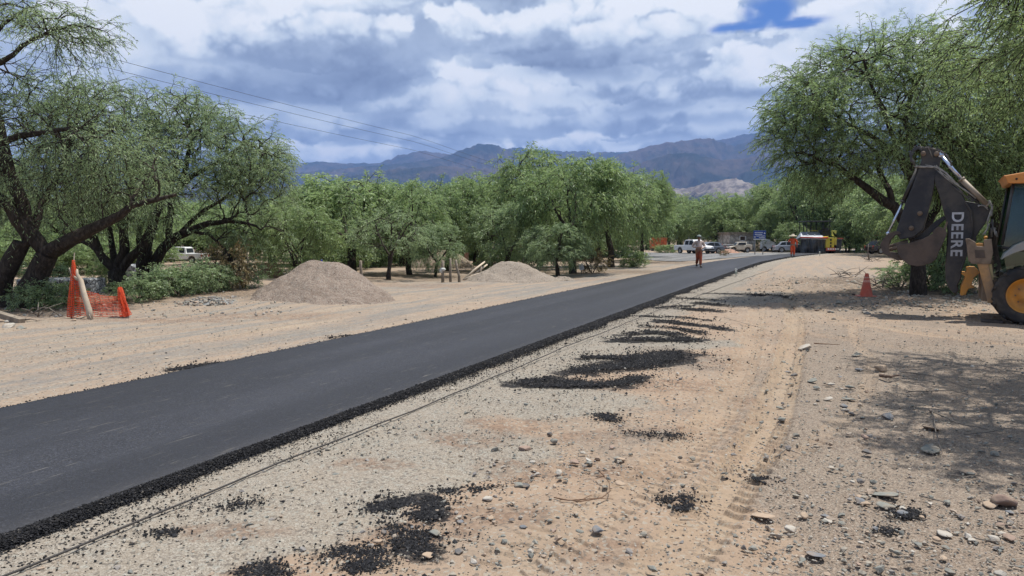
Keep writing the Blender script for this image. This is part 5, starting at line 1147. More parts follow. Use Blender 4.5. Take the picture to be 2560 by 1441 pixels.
def person(name_label, x, y, z, rz, height, pose, upper, lower, hat, arms, legs, belly=.17):
    r = empty('person', (x, y, z), rz); r.scale = (height / 1.74 * 1.14, height / 1.74 * 1.08, height / 1.74)
    s = Sk(); t = s.chain([(0, 0, .95, .135), (0, -.03, 1.08, belly * .86), (0, -.02, 1.22, .145), (0, 0, 1.36, .125), (0, .005, 1.44, .06), (0, -.01, 1.50, .052), (0, -.02, 1.56, .078), (0, -.015, 1.64, .088), (0, -.005, 1.70, .055)])
    s.chain([(0, -.10, 1.585, .014), (0, -.118, 1.575, .010)], t[6]); s.chain([(-.085, 0, 1.60, .016)], t[7]); s.chain([(.085, 0, 1.60, .016)], t[7])
    arm_ids = []
    for sd, A in zip((-1, 1), arms):
        ids = s.chain([(sd * .16, 0, 1.385, .066), (A[0][0], A[0][1], A[0][2], .046), ((A[0][0] + A[1][0]) / 2, (A[0][1] + A[1][1]) / 2, (A[0][2] + A[1][2]) / 2, .042), (A[1][0], A[1][1], A[1][2], .028)], t[3])
        d = (Vector(A[1]) - Vector(A[0])).normalized(); up = d.orthogonal().normalized(); w = d.cross(up); p = Vector(A[1]); pm = p + d * .07
        s.chain([(*pm, .030)], ids[-1]); pi = len(s.V) - 1
        for k, (o, l) in enumerate(((-.030, .060), (-.010, .075), (.012, .070), (.032, .055))):
            a = pm + w * o + d * .02; b = a + d * l * .55 - up * .008; c = b + d * l * .35 - up * .03; s.chain([(*a, .011), (*b, .0095), (*c, .008)], pi)
        a = pm - w * .035 - d * .03; b = a - w * .025 + d * .03 - up * .01; s.chain([(*a, .012), (*b, .010)], pi)
    for sd, Lg in zip((-1, 1), legs):
        k, a, f = Lg; s.chain([(sd * .085, 0, .86, .098), ((sd * .085 + k[0]) / 2, k[1] / 2, (.86 + k[2]) / 2, .080), (*k, .058), ((k[0] + a[0]) / 2, (k[1] + a[1]) / 2, (k[2] + a[2]) / 2 + .05, .056), (*a, .036), (*f, .034)], t[0])
    skin_obj('body', s.V, s.E, s.R, SKIN, r)
    c = Sk(); g = .012; t = c.chain([(0, 0, .93, .145), (0, -.03, 1.08, belly), (0, -.02, 1.22, .165), (0, 0, 1.36, .145), (0, .005, 1.43, .075)])
    for sd, A in zip((-1, 1), arms):
        w = Vector(A[0]).lerp(Vector(A[1]), .9); c.chain([(sd * .165, 0, 1.385, .082), (*A[0], .062), (*Vector(A[0]).lerp(Vector(A[1]), .45), .056), (*w, .044)], t[3])
    skin_obj('shirt', c.V, c.E, c.R, upper, r)
    c = Sk(); t = c.chain([(0, 0, .97, .150), (0, 0, .90, .150)])
    for sd, Lg in zip((-1, 1), legs):
        k, a, f = Lg; k = Vector(k); a = Vector(a); c.chain([(sd * .085, 0, .84, .118), (*(Vector((sd * .085, 0, .84)).lerp(k, .5)), .100), (*k, .080), (*k.lerp(a, .5), .074), (*k.lerp(a, .92), .064)], t[1])
    skin_obj('trousers', c.V, c.E, c.R, lower, r)
    boot = simple('work_boot', (.03, .028, .027), .6)
    for k, a, f in legs:
        d = (Vector(f) - Vector(a)); MB().ball(Vector(a).lerp(Vector(f), .6) - Vector((0, 0, .012)), (.052, .13, .05), 12).build('boot', boot, r)
    if hat == 'cap':
        MB().lathe([(.108, 1.635), (.106, 1.68), (.085, 1.73), (.04, 1.755), (0.001, 1.76)], (0, -.012, 0), 18).box((0, -.135, 1.645), (.15, .12, .012), (R(-8), 0, 0)).build('cap', simple('grey_green_cap', (.20, .24, .23), .8), r)
    else:
        MB().lathe([(.29, 1.62), (.24, 1.645), (.17, 1.652), (.108, 1.66), (.105, 1.72), (.09, 1.765), (.04, 1.775), (.001, 1.775)], (0, 0, 0), 26).lathe([(.29, 1.615), (.17, 1.642), (.10, 1.65)], (0, 0, 0), 26).build('straw_hat', simple('straw', (.66, .58, .44), .8, 0, .15, 20), r)
        MB().lathe([(.1095, 1.665), (.109, 1.69)], n=26).build('hat_band', simple('dark_band', (.05, .045, .04), .8), r)
    tag(r, name_label, 'person'); return r
ORCL = simple('orange_work_cloth', (.62, .085, .025), .8, 0, .12, 7, (.30, .07, .03), .35)
BEIGE = simple('dusty_beige_shirt', (.46, .37, .33), .85, 0, .12, 8, (.24, .19, .17), .5)
ORTR = simple('brown_mottled_orange_trousers', (.40, .085, .035), .85, 0, .2, 5, (.13, .08, .06), .75)  # orange cloth with irregular dark brown blotches
x, y = G(1746, 671); person('man in beige shirt, cap and brown mottled orange trousers walking on the fresh asphalt', x, y, .05, .1, 1.76, None, BEIGE, ORTR, 'cap',
    [((-.30, .03, 1.13), (-.10, -.23, 1.07)), ((.30, .03, 1.13), (.07, -.24, 1.02))],
    [((-.03, .05, .49), (-.01, .26, .16), (-.01, .18, .06)), ((.05, -.14, .50), (.03, -.20, .09), (.03, -.33, .035))], .185)
x, y = G(1981, 643); person('worker in orange overalls and wide straw hat walking away near the paving machine', x, y, .05, math.pi - .35, 1.93, None, ORCL, ORCL, 'straw',
    [((-.27, .05, 1.13), (-.29, -.08, .88)), ((.27, -.02, 1.15), (.17, -.25, 1.30))],
    [((-.09, -.10, .50), (-.10, -.12, .10), (-.10, -.25, .035)), ((.07, .08, .48), (.08, .22, .12), (.08, .14, .04))], .17)

# ------------------------------------------------------------------ vehicles
def arch(cx, r, z0, n=9): return [(cx - r * math.cos(math.pi * k / n), z0 + r * math.sin(math.pi * k / n)) for k in range(n + 1)]
def vehicle(name, label, loc, rz, paint, low, cab, wins, wheels, wd=1.75, scale=1.0, group=None, cat='car', bed=None, glass=CARGLASS, wr=.36, flip=False):
    r = empty(name, loc, rz, label, cat, group); r.scale = (-scale if flip else scale, scale, scale)
    z0 = min(p[1] for p in low); L = max(p[0] for p in low); top = list(low); bot = []
    for cx in sorted(wheels, reverse=True): bot += [(x, z) for x, z in reversed(arch(cx, wr * 1.12, z0))]
    prof = top + bot
    MB().prism(prof, -wd / 2, wd / 2).build('body', paint, r, .05)
    w2 = wd / 2 - .10; k = .12
    def taper(poly, a, b, nm, mt, bev):
        zt = max(p[1] for p in poly); zb = min(p[1] for p in poly); n = len(poly); vs = []
        for sgn in (-1, 1):
            for x, z in poly: vs.append((x, sgn * (a + (b - a) * (z - zb) / (zt - zb + 1e-6)), z))
        fs = [tuple(range(n)), tuple(reversed(range(n, 2 * n)))] + [(i, i + n, (i + 1) % n + n, (i + 1) % n) for i in range(n)]
        return MB().add(vs, fs).build(nm, mt, r, bev)
    if cab:
        c = taper(cab, wd / 2 - .03, wd / 2 - .17, 'cab', paint, .04); zt = max(p[1] for p in cab); zb = min(p[1] for p in cab)
        for w in wins:
            mb = MB()
            for sgn in (-1, 1):
                q = [(x, sgn * (wd / 2 - .03 - .14 * (z - zb) / (zt - zb) + .006), z) for x, z in w]; mb.add(q, [tuple(range(len(q)))])
            mb.build('side_window', glass, c)
        # windscreen and rear window lie just proud of the cab's slopes
        e = [(cab[i], cab[(i + 1) % len(cab)]) for i in range(len(cab))]
        for (a, b) in e:
            if abs(b[1] - a[1]) > .25:
                out = .012 if (a[0] + b[0]) / 2 > sum(p[0] for p in cab) / len(cab) else -.012
                y = wd / 2 - .2; f = lambda t: (a[0] + (b[0] - a[0]) * t + out, a[1] + (b[1] - a[1]) * t + .006)
                p, q = f(.12), f(.88); MB().add([(p[0], -y, p[1]), (p[0], y, p[1]), (q[0], y * .95, q[1]), (q[0], -y * .95, q[1])], [(0, 1, 2, 3)]).build('windscreen' if out > 0 else 'rear_window', glass, c)
    if bed: MB().box(((bed[0] + bed[1]) / 2, 0, bed[2] + .004), (bed[1] - bed[0], wd - .24, .01)).build('load_bed', DARKG, r)
    for cx in wheels:
        for sgn in (-1, 1):
            w = MB().lathe([(wr * .62, -.10), (wr * .93, -.11), (wr, -.07), (wr, .07), (wr * .93, .11), (wr * .62, .10)], (cx, sgn * (wd / 2 - .1), wr), 24, 'Y').build('wheel', RUBBER, r)
            MB().lathe([(wr * .62, -.06), (wr * .3, -.03), (.001, -.05), (.001, .05), (wr * .3, .03), (wr * .62, .06)], (cx, sgn * (wd / 2 - .09), wr), 16, 'Y').build('rim', STEELG, w)
    for sgn in (-1, 1):
        MB().box((L - .03, sgn * (wd / 2 - .25), z0 + .38), (.1, .34, .16)).build('headlight', simple('lamp_glass', (.6, .62, .65), .15), r, .02)
        MB().box((.02, sgn * (wd / 2 - .14), z0 + .42), (.07, .16, .3)).build('tail_light', REDP, r, .02)
    MB().box((L - .01, 0, z0 + .12), (.12, wd - .1, .2)).build('bumper', DARKG, r, .03)
    return r
PICK_LOW = [(0, .45), (0, 1.08), (1.62, 1.10), (3.55, 1.10), (4.05, 1.08), (4.95, 1.0), (5.2, .86), (5.25, .45)]
PICK_CAB = [(1.66, 1.08), (1.78, 1.70), (1.95, 1.78), (3.05, 1.80), (3.25, 1.74), (4.02, 1.08)]
PICK_WIN = [[(1.88, 1.16), (1.93, 1.66), (2.52, 1.68), (2.52, 1.14)], [(2.62, 1.14), (2.62, 1.68), (3.08, 1.68), (3.72, 1.12)]]
CAR_LOW = [(0, .32), (-.02, .78), (.25, .92), (2.9, .94), (3.7, .82), (4.1, .62), (4.15, .32)]
CAR_CAB = [(.22, .90), (.55, 1.36), (1.1, 1.46), (1.9, 1.44), (2.25, 1.34), (3.05, .92)]
CAR_WIN = [[(.62, .98), (.85, 1.32), (1.35, 1.38), (1.35, .98)], [(1.43, .98), (1.43, 1.38), (1.95, 1.36), (2.65, .98)]]
SILV = simple('silver_car_paint', (.42, .45, .50), .3, .4, .05, 3, DUST, .3); DARKC = simple('black_car_paint', (.02, .022, .028), .25, .2, .1, 3, DUST, .25); CREAM = simple('cream_car_paint', (.58, .53, .44), .4, 0, .05, 3, DUST, .35); GREYC = simple('grey_blue_car_paint', (.16, .19, .24), .3, .3, .1, 3, DUST, .3)
def gl(px, py): x, y = G(px, py); return (x, y, 0)
vehicle('pickup_truck', 'white double cab pickup parked on the side road behind the walking man', gl(1697, 634), R(-58), WHITEP, PICK_LOW, PICK_CAB, PICK_WIN, [1.05, 4.25], 1.8, .84, cat='pickup', bed=(.12, 1.55, 1.085))
x, y = G(500, 695); vehicle('pickup_truck', 'white pickup seen through the boughs behind the roadside bushes at left', (Q(512, 620, 50).x, 50, -.05), R(180 - 6), WHITEP, PICK_LOW, PICK_CAB, PICK_WIN, [1.05, 4.25], 1.8, .62, cat='pickup', bed=(.12, 1.55, 1.085))
vehicle('parked_car', 'dark grey hatchback with a pale bonnet parked right of the walking man', gl(1804, 634.5), R(180 + 12), GREYC, CAR_LOW, CAR_CAB, CAR_WIN, [.85, 3.3], 1.7, .86)
vehicle('utility_trailer', 'grey open trailer between the dark hatchback and the cream jeep', (gl(1806, 630)[0], 92, 0), R(4), STEELG, [(0, .5), (0, .98), (2.7, .98), (2.7, .5)], None, [], [1.35], 1.7, .9, cat='trailer', bed=(.1, 2.6, .965))
vehicle('parked_car', 'black low car between the grey trailer and the cream jeep', (gl(1830, 631)[0], 90, 0), R(6), DARKC, [(0, .35), (0, .9), (1.5, 1.0), (2.9, .98), (3.3, .6), (3.3, .35)], [(1.0, .95), (1.15, 1.18), (1.9, 1.18), (2.1, .95)], [], [.7, 2.6], 1.7, .8)
vehicle('old_jeep', 'old cream open jeep with round wheel arches parked right of the black car', (gl(1886, 632.5)[0], 86, 0), R(180), CREAM, [(0, .42), (0, 1.1), (.7, 1.18), (1.2, .95), (2.4, .92), (3.2, .80), (3.25, .42)], [(.75, 1.0), (.72, 1.52), (2.0, 1.50), (2.3, 1.0)], [[(.9, 1.08), (.88, 1.42), (1.85, 1.40), (2.05, 1.08)]], [.65, 2.6], 1.55, .82, cat='jeep')
vehicle('parked_car', 'silver blue sedan parked between the road sign and the worker in orange', gl(1934, 632), R(-10), SILV, CAR_LOW, [(.22, .90), (.8, 1.36), (1.2, 1.44), (2.2, 1.42), (2.5, 1.34), (3.2, .92)], CAR_WIN, [.85, 3.3], 1.7, .90)
vehicle('parked_van', 'grey white van nose showing between the road sign and the silver sedan', (gl(1916, 630)[0], 93, 0), R(-30), WHITEP, [(0, .4), (0, 1.5), (1.6, 1.5), (2.0, 1.35), (2.3, .9), (2.3, .4)], [(.1, 1.48), (.15, 1.82), (1.3, 1.82), (1.6, 1.48)], [], [.6, 1.9], 1.7, .85, cat='van')
vehicle('parked_car', 'black car in the shade at the far right behind the digging bucket', (Q(2172, 620, 78).x, 78, 0), R(8), DARKC, CAR_LOW, CAR_CAB, CAR_WIN, [.85, 3.3], 1.7, 1.0)
vehicle('pickup_truck', 'white pickup far behind the trees left of the stone building', (Q(1776, 620, 112).x, 112, 0), R(10), WHITEP, PICK_LOW, PICK_CAB, PICK_WIN, [1.05, 4.25], 1.8, 1.0, cat='pickup', bed=(.12, 1.55, 1.085))

def skip(px0, px1, top, bot, Y, label):
    a = Q(px0, top, Y); b = Q(px1, bot, Y); w = b.x - a.x; h = a.z - max(b.z, 0); z0 = max(b.z, 0); cx = (a.x + b.x) / 2
    r = empty('orange_container', (cx, Y, 0), 0, label, 'container'); m = simple('container_orange', (.50, .12, .035), .6, 0, .2, 2, (.20, .08, .04), .5)
    MB().prism([(-w / 2, z0 + h), (-w / 2 * .92, z0), (w / 2 * .92, z0), (w / 2, z0 + h)], -.9, .9).build('hull', m, r, .03)
    rb = MB()
    for k in range(7): x = -w / 2 * .88 + w * .88 * k / 6; rb.box((x, -.93, z0 + h * .5), (.09, .08, h * .92))
    rb.box((0, -.94, z0 + h), (w + .1, .12, .12)).build('ribs', m, r, .01)
    lg = MB()
    for sx in (-1, 1): lg.box((sx * w * .35, 0, z0 / 2), (.15, 1.4, max(z0, .04)))
    lg.build('skids', DARKG, r)
skip(1626, 1664, 596, 621, 98, 'orange skip half hidden among the trees left of the white pickup')
skip(2192, 2232, 570, 590, 84, 'orange tank body raised behind the black car at the far right')

# ------------------------------------------------------------------ paving machine
def paver():
    Y = 82.0; r = empty('paving_machine'); X = lambda px: Q(px, 620, Y).x; Z = lambda py: max(Q(0, py, Y).z, .05)
    y0, y1 = Y - 1.1, Y + 2.4
    tarp = simple('black_tarpaulin', (.035, .037, .042), .38, 0, .3, 2.5, (.09, .095, .10), .6, 1.0, 1.4)
    YP = simple('paver_yellow', (.62, .50, .05), .5, 0, .1, 3, DUST, .3)
    # tarpaulin hung over the screed: folded sheet
    V = []; nx, nz = 26, 9
    for i in range(nx):
        for k in range(nz):
            u = i / (nx - 1); v = k / (nz - 1); x = X(1992) + (X(2051) - X(1992)) * u; z = Z(598) + (.10 - Z(598)) * v
            fold = .10 * math.sin(u * 19 + v * 2.2) * (.3 + v) + .07 * math.sin(u * 43 - v * 4) + .09 * math.sin(v * 5 + u * 6); V.append((x, y0 - .12 + fold * .9, z - .05 * math.sin(u * 9.4) ** 2 * (v == 0)))
    F = [(i * nz + k, (i + 1) * nz + k, (i + 1) * nz + k + 1, i * nz + k + 1) for i in range(nx - 1) for k in range(nz - 1)]
    MB().add(V, F, True).build('tarpaulin', tarp, r); MB().box(((X(1996) + X(2050)) / 2, y0 + .35, .80), (X(2049) - X(1997), .7, 1.4)).build('screed', DARKG, r, .03)
    MB().tube([(X(1988), y0 - .25, Z(594)), (X(2056), y0 - .25, Z(595))], .07, 8).build('red_rail', REDP, r)
    MB().tube([(X(1992), y0 - .2, Z(597)), (X(2052), y0 - .2, Z(598))], .04, 8).build('white_rail', WHITEP, r)
    hd = MB(); a = (X(1991), X(2049), X(2046), X(2003)); zb, zt = Z(593), Z(580); hd.add([(a[0], y0, zb), (a[1], y0, zb), (a[2], y0 + 1.3, zt), (a[3], y0 + 1.3, zt), (a[0], y0 + 1.6, zb - .3), (a[1], y0 + 1.6, zb - .3)], [(0, 1, 2, 3), (0, 3, 4), (1, 5, 2), (3, 2, 5, 4), (0, 4, 5, 1)])
    rb = hd
    for px in (2012, 2029): rb.tube([(X(px), y0 + .28, zb + (zt - zb) * .25 + .03), (X(px + 3), y0 + 1.1, zt - .02)], .05, 6)
    rb.build('hopper_lid', simple('bare_steel_lid', (.42, .45, .50), .35, .5, .1, 2), r, .02)
    MB().tube([(X(2016), y0 + 1.3, Z(580)), (X(2018), y0 + 1.3, Z(577)), (X(2043), y0 + 1.3, Z(577)), (X(2045), y0 + 1.3, Z(580))], .04, 8).build('yellow_handrail', YP, r)
    MB().box(((X(2052) + X(2073)) / 2, y0 + .3, (Z(594) + Z(621)) / 2), (X(2074) - X(2053), .9, Z(594) - Z(620))).prism([(X(2044), Z(593)), (X(2058), Z(591)), (X(2058), Z(602)), (X(2052), Z(602)), (X(2050), Z(598)), (X(2044), Z(597))], y0 - .2, y0 + .6).box(((X(2074) + X(2080)) / 2, y0 + .3, (Z(597) + Z(613)) / 2), (X(2080) - X(2074), .8, Z(597) - Z(613))).build('engine_cover', YP, r, .03)
    for py in (600, 608, 615.5): MB().box((X(2064.5), y0 - .155, Z(py)), (.16, .02, .24)).build('vent', DARKG, r)
    sg = MB().box((X(2064), y0 - .2, (Z(619) + Z(627)) / 2), (X(2076) - X(2053), .06, Z(619) - Z(627))).build('sign_plate', simple('faded_red_plate', (.45, .10, .08), .5, 0, .15, 4), r, .01)
    wr = MB()
    for k in range(5): wr.box((X(2058.5) + k * .26, y0 - .235, Z(622.6)), (.17, .01, .15), (0, R(12), 0))
    wr.build('plate_marks', WHITEP, sg)
    MB().prism([(X(2080), Z(595)), (X(2084), Z(577)), (X(2071), Z(576)), (X(2072), Z(590)), (X(2090), Z(596))][::-1], y0 + .4, y0 + .5).build('side_guard', simple('yellow_green_guard', (.62, .62, .16), .4, 0, .2, 3), r, .01)
    MB().box(((X(2050) + X(2072)) / 2, y0 + 1.2, (Z(575) + Z(594)) / 2), (X(2072) - X(2050), .8, Z(575) - Z(594))).box((X(2062), y0 + 1.0, Z(574)), (.5, .5, .3)).build('driver_seat', DARKG, r, .05)
    MB().prism([(X(2079), Z(597)), (X(2093), Z(599)), (X(2092), Z(622)), (X(2086), Z(629)), (X(2078), .12)], y0 - .1, y0 + 1.2).build('side_tarpaulin', tarp, r, .04)
    MB().box((X(2092), y0 + .3, Z(597)), (.5, .4, .12)).build('red_bracket', REDP, r, .02)
    cp = MB().box(((X(2010) + X(2073)) / 2, y0 + 1.8, Z(554)), (X(2073) - X(2010), 2.4, .10)).build('canopy', simple('canopy_dark', (.03, .032, .04), .4), r, .03)
    for px in (2013, 2023, 2055, 2070):
        for yy in (y0 + .8, y0 + 2.8): MB().tube([(X(px), yy, Z(580)), (X(px), yy, Z(555))], .05, 6).build('canopy_post', DARKG, r)
    MB().box(((X(1998) + X(2086)) / 2, y0 + 1.6, .55), (X(2086) - X(1998), 2.6, .5)).build('chassis', DARKG, r, .05)
    for px in (2003, 2082): MB().lathe([(.001, -.5), (.42, -.5), (.45, -.42), (.45, .42), (.42, .5), (.001, .5)], (X(px), y0 + 1.7, .50), 22, 'X').build('wheel', RUBBER, r)
    settle(r, (X(2045), Y, .05)); r.location.z = .05; tag(r, 'yellow and black road paving machine with steel lid, tarpaulins and dark canopy', 'paving machine')
paver()

# ------------------------------------------------------------------ blue road sign
def road_sign():
    Y = 74.0; r = empty('road_sign'); X = lambda px: Q(px, 620, Y).x; Z = lambda py: Q(0, py, Y).z
    pn = MB().box(((X(1883) + X(1914)) / 2, Y, (Z(577) + Z(597)) / 2), (X(1914) - X(1883), .05, Z(577) - Z(597))).build('panel', simple('sign_blue', (.020, .060, .26), .45, 0, .08, 2), r, .02)
    for py, a, b in ((582, 1886, 1906), (586.5, 1886, 1903), (590.5, 1890, 1911), (594.5, 1897, 1911)):
        x = X(a); mk = MB()
        while x < X(b): w = random.uniform(.05, .11); mk.box((x + w / 2, Y - .028, Z(py) + random.uniform(-.01, .01)), (w, .006, .07)); x += w + .012
        mk.build('text_line', WHITEP, pn)
    for px, py in ((1910.5, 583.5), (1886.5, 593)): MB().box((X(px), Y - .028, Z(py)), (.13, .006, .13), (0, R(45), 0)).build('arrow_mark', WHITEP, pn)
    MB().box(((X(1883) + X(1914)) / 2, Y, Z(598.5)), (X(1914) - X(1883), .07, .09)).build('lower_rail', WHITEP, r, .01)
    for px in (1888, 1908): MB().tube([(X(px), Y + .08, 0), (X(px), Y + .08, Z(578))], .045, 8).build('post', STEELG, r)
    settle(r, (X(1898), Y, 0)); tag(r, 'blue road sign with white lines of text on two grey posts', 'road sign')
road_sign()

# ------------------------------------------------------------------ stone building
def building():
    Y = 94.0; r = empty('stone_building'); X = lambda px: Q(px, 620, Y).x; Z = lambda py: Q(0, py, Y).z
    m, n, b = mat('whitewashed_stone'); co = n.new('ShaderNodeTexCoord').outputs['Object']; v = n.voro(co, 2.6, 'F1', 'Color'); e = n.voro(co, 2.6, 'DISTANCE_TO_EDGE')
    c = n.mix(n.sep(v)[0], (.26, .245, .22), (.52, .50, .46)); c = n.mix(n.step(e, .06, .02), c, (.17, .155, .14)); n.put(b.inputs['Base Color'], c); b.inputs['Roughness'].default_value = .9; n.put(b.inputs['Normal'], n.bump(e, .6, .05))
    x0, x1, z1 = X(1822), X(1886), Z(585); wx0, wx1, wz0, wz1 = X(1848), X(1862), Z(602), Z(591)
    w = MB().box(((x0 + wx0) / 2, Y, z1 / 2), (wx0 - x0, .4, z1)).box(((wx1 + x1) / 2, Y, z1 / 2), (x1 - wx1, .4, z1)).box(((wx0 + wx1) / 2, Y, wz0 / 2), (wx1 - wx0, .4, wz0)).box(((wx0 + wx1) / 2, Y, (wz1 + z1) / 2), (wx1 - wx0, .4, z1 - wz1))
    w.box((x0 + .2, Y + 2.7, z1 / 2), (.4, 5, z1)).box((x1 - .2, Y + 2.7, z1 / 2), (.4, 5, z1)).box(((x0 + x1) / 2, Y + 5, z1 / 2), (x1 - x0 - .8, .4, z1)).build('wall', m, r)
    MB().box(((x0 + x1) / 2, Y + 2.5, z1 + .1), (x1 - x0 + .5, 6, .2)).build('roof', WOODG, r)
    f = MB()
    for a, bb in (((wx0, wz0), (wx1, wz0)), ((wx0, wz1), (wx1, wz1)), ((wx0, wz0), (wx0, wz1)), ((wx1, wz0), (wx1, wz1))): f.tube([(a[0], Y - .2, a[1]), (bb[0], Y - .2, bb[1])], .06, 6)
    f.build('window_frame', WHITEP, r); MB().box(((wx0 + wx1) / 2, Y + .05, (wz0 + wz1) / 2), (wx1 - wx0, .05, wz1 - wz0)).build('shutter', simple('brown_shutter', (.12, .075, .05), .8), r)
    settle(r, ((x0 + x1) / 2, Y, 0)); tag(r, 'pale stone building with a brown shuttered window behind the parked jeep', 'building')
building()
# ------------------------------------------------------------------ heaps
def heap_mat(name, a, b_):
    m, n, b = mat(name); co = n.new('ShaderNodeTexCoord').outputs['Object']; v = n.sep(n.voro(co, 60, 'F1', 'Color'))[0]; v2 = n.sep(n.voro(co, 32, 'F1', 'Color'))[0]
    c = n.ramp(v, [(0, tuple(q * .55 for q in a)), (.3, a), (.8, b_), (1, (.34, .30, .26))]); c = n.mix(n.m('MULTIPLY', n.step(v2, .90, .95), .5), c, (.34, .32, .28)); c = n.mix(n.m('MULTIPLY', n.step(n.noise(co, 1.6, 5, .6), .52, .7), .5), c, tuple(q * .75 for q in a))
    n.put(b.inputs['Base Color'], c); b.inputs['Roughness'].default_value = .95; b.inputs['Specular IOR Level'].default_value = .2; n.put(b.inputs['Normal'], n.bump(n.m('ADD', v, v2), .8, .015)); return m
GH = heap_mat('gravel_heap', (.225, .172, .138), (.29, .235, .19)); SH_ = heap_mat('sand_heap', (.29, .24, .195), (.35, .295, .24)); EH = heap_mat('earth_mound', (.26, .20, .145), (.33, .26, .19))
def heap(label, A, B, H, Rf, mt, seed, stones=900, name='gravel_heap', front=1.0, pw=1.15, cat='heap', ss=.022):
    A = np.array(A); B = np.array(B); n = 150; c = (A + B) / 2; ext = Rf * 1.25 + np.linalg.norm(B - A) / 2
    u = np.linspace(-ext, ext, n); X, Y = np.meshgrid(u + c[0], u + c[1]); d = B - A; L2 = max(d @ d, 1e-6)
    t = np.clip(((X - A[0]) * d[0] + (Y - A[1]) * d[1]) / L2, 0, 1); ex = X - A[0] - t * d[0]; ey = Y - A[1] - t * d[1]; ey = np.where(ey < 0, ey / front, ey); D = np.hypot(ex, ey) / Rf
    D = D + .20 * fbm(X * .9, Y * .9, seed, 4)
    prof = np.clip(1 - D, -.2, 1); hh = np.sqrt(np.clip(D, 0, 9) ** 2 + .03); Z = H * (1.13 * np.clip(1.0 - hh, 0, 1) ** pw) + .075 * H * fbm(X * 1.9, Y * 1.9, seed + 1, 4) + .02 * fbm(X * 8, Y * 8, seed + 2, 3)
    Z = np.where(D > 1.0, -.03 - .1 * (D - 1.0), Z * sst(D, 1.02, .9) - .02 * (1 - sst(D, 1.02, .9)))
    g = soft_z(X, Y); Zw = Z + g; F = np.stack([(np.arange(n - 1)[:, None] * n + np.arange(n - 1)[None]), (np.arange(n - 1)[:, None] * n + np.arange(1, n)[None]), (np.arange(1, n)[:, None] * n + np.arange(1, n)[None]), (np.arange(1, n)[:, None] * n + np.arange(n - 1)[None])], -1).reshape(-1, 4)
    V = np.stack([X - c[0], Y - c[1], Zw], -1).reshape(-1, 3); o = npmesh(name, V, F, mt, None, True); o.location = (c[0], c[1], 0)
    rs = np.random.default_rng(seed); i = rs.integers(0, n * n, stones * 3); P = V[i]; k = (D.reshape(-1)[i] < 1.15) ; P = P[k][:stones] + np.append(rs.normal(0, .02, 2), 0); S = np.clip(np.exp(rs.normal(np.log(ss), .45, len(P))), .008, .08)
    s = scatter('stones', P, S, STONE, True, seed=seed + 3, tint=rs.choice([.05, .2, .35, .5, .62, .7, .9], len(P))); s.parent = o; tag(s, kind='stuff'); tag(o, label, cat); return o
heap('tall grey gravel heap at the roadside, right of the brown bush', (Q(784, 620, 19.9).x, 19.9), (Q(832, 620, 19.6).x, 19.6), 1.0, 1.66, GH, 411, 1300, front=1.35, pw=1.0, ss=.008)
heap('low smooth sand heap at the roadside before the grove', (Q(1262, 620, 28.6).x, 28.6), (Q(1295, 620, 28.4).x, 28.4), .80, 1.5, SH_, 421, 300, 'sand_heap', front=1.0, pw=1.15, ss=.012)
heap('rounded earth mound seen between the trunks left of the brick pillar', (Q(1085, 620, 41).x, 41), (Q(1120, 620, 41).x, 41), 1.0, 1.5, EH, 431, 300, 'earth_mound', pw=.7)
heap('small pile of grey broken rubble below the roadside bushes', (Q(495, 620, 18.0).x, 18.0), (Q(530, 620, 18).x, 18.0), .16, .55, heap_mat('grey_rubble', (.22, .23, .23), (.38, .38, .37)), 441, 700, 'rubble_pile', cat='rubble', ss=.03)
heap('little heap of sand at the foot of the thick grove trunk', (Q(1402, 620, 29).x, 29), (Q(1410, 620, 29).x, 29), .16, .5, SH_, 451, 40, 'sand_heap')
heap('thin strip of reddish dirt piled before the parked cars', (Q(1796, 620, 82).x, 82), (Q(1826, 620, 82).x, 82), .5, 1.2, simple('red_dirt', (.30, .17, .12), .9, 0, .2, 2), 461, 60, 'dirt_pile', cat='dirt pile', ss=.05)

# ------------------------------------------------------------------ netting, posts and timber on the left
NETM = simple('orange_net', (.72, .095, .03), .55, 0, .12, 10)
def net_panel(mb, TL, TR, BL, BR, rows, cols, rw=.020, cw=.007, sag=0.0, wob=.03, seed=1):
    rs = random.Random(seed); TL, TR, BL, BR = map(Vector, (TL, TR, BL, BR)); ph = rs.uniform(0, 6)
    def P(u, v):
        p = TL.lerp(TR, u).lerp(BL.lerp(BR, u), v); s = math.sin(math.pi * u); w = wob * math.sin(u * 13 + ph + v * 3) + wob * .6 * math.sin(u * 29 - v * 5 + ph)
        return p + Vector((0, w, -sag * s * (1 - v * .6)))
    nu = max(8, cols)
    for r in range(rows + 1):
        v = r / rows; vs = []; j = rs.uniform(-.2, .2) / rows
        for i in range(nu + 1):
            p = P(i / nu, min(max(v + j * math.sin(i * .7 + r), 0), 1)); vs += [p + Vector((0, 0, rw / 2)), p - Vector((0, 0, rw / 2)), p + Vector((0, .004, -rw / 2)), p + Vector((0, .004, rw / 2))]
        fs = [(i * 4 + a, i * 4 + (a + 1) % 4, (i + 1) * 4 + (a + 1) % 4, (i + 1) * 4 + a) for i in range(nu) for a in range(4)]; mb.add(vs, fs)
    for i in range(cols + 1):
        u = i / cols; pts = [P(u, k / 6) for k in range(7)]; mb.tube(pts, cw / 2, 4, False)
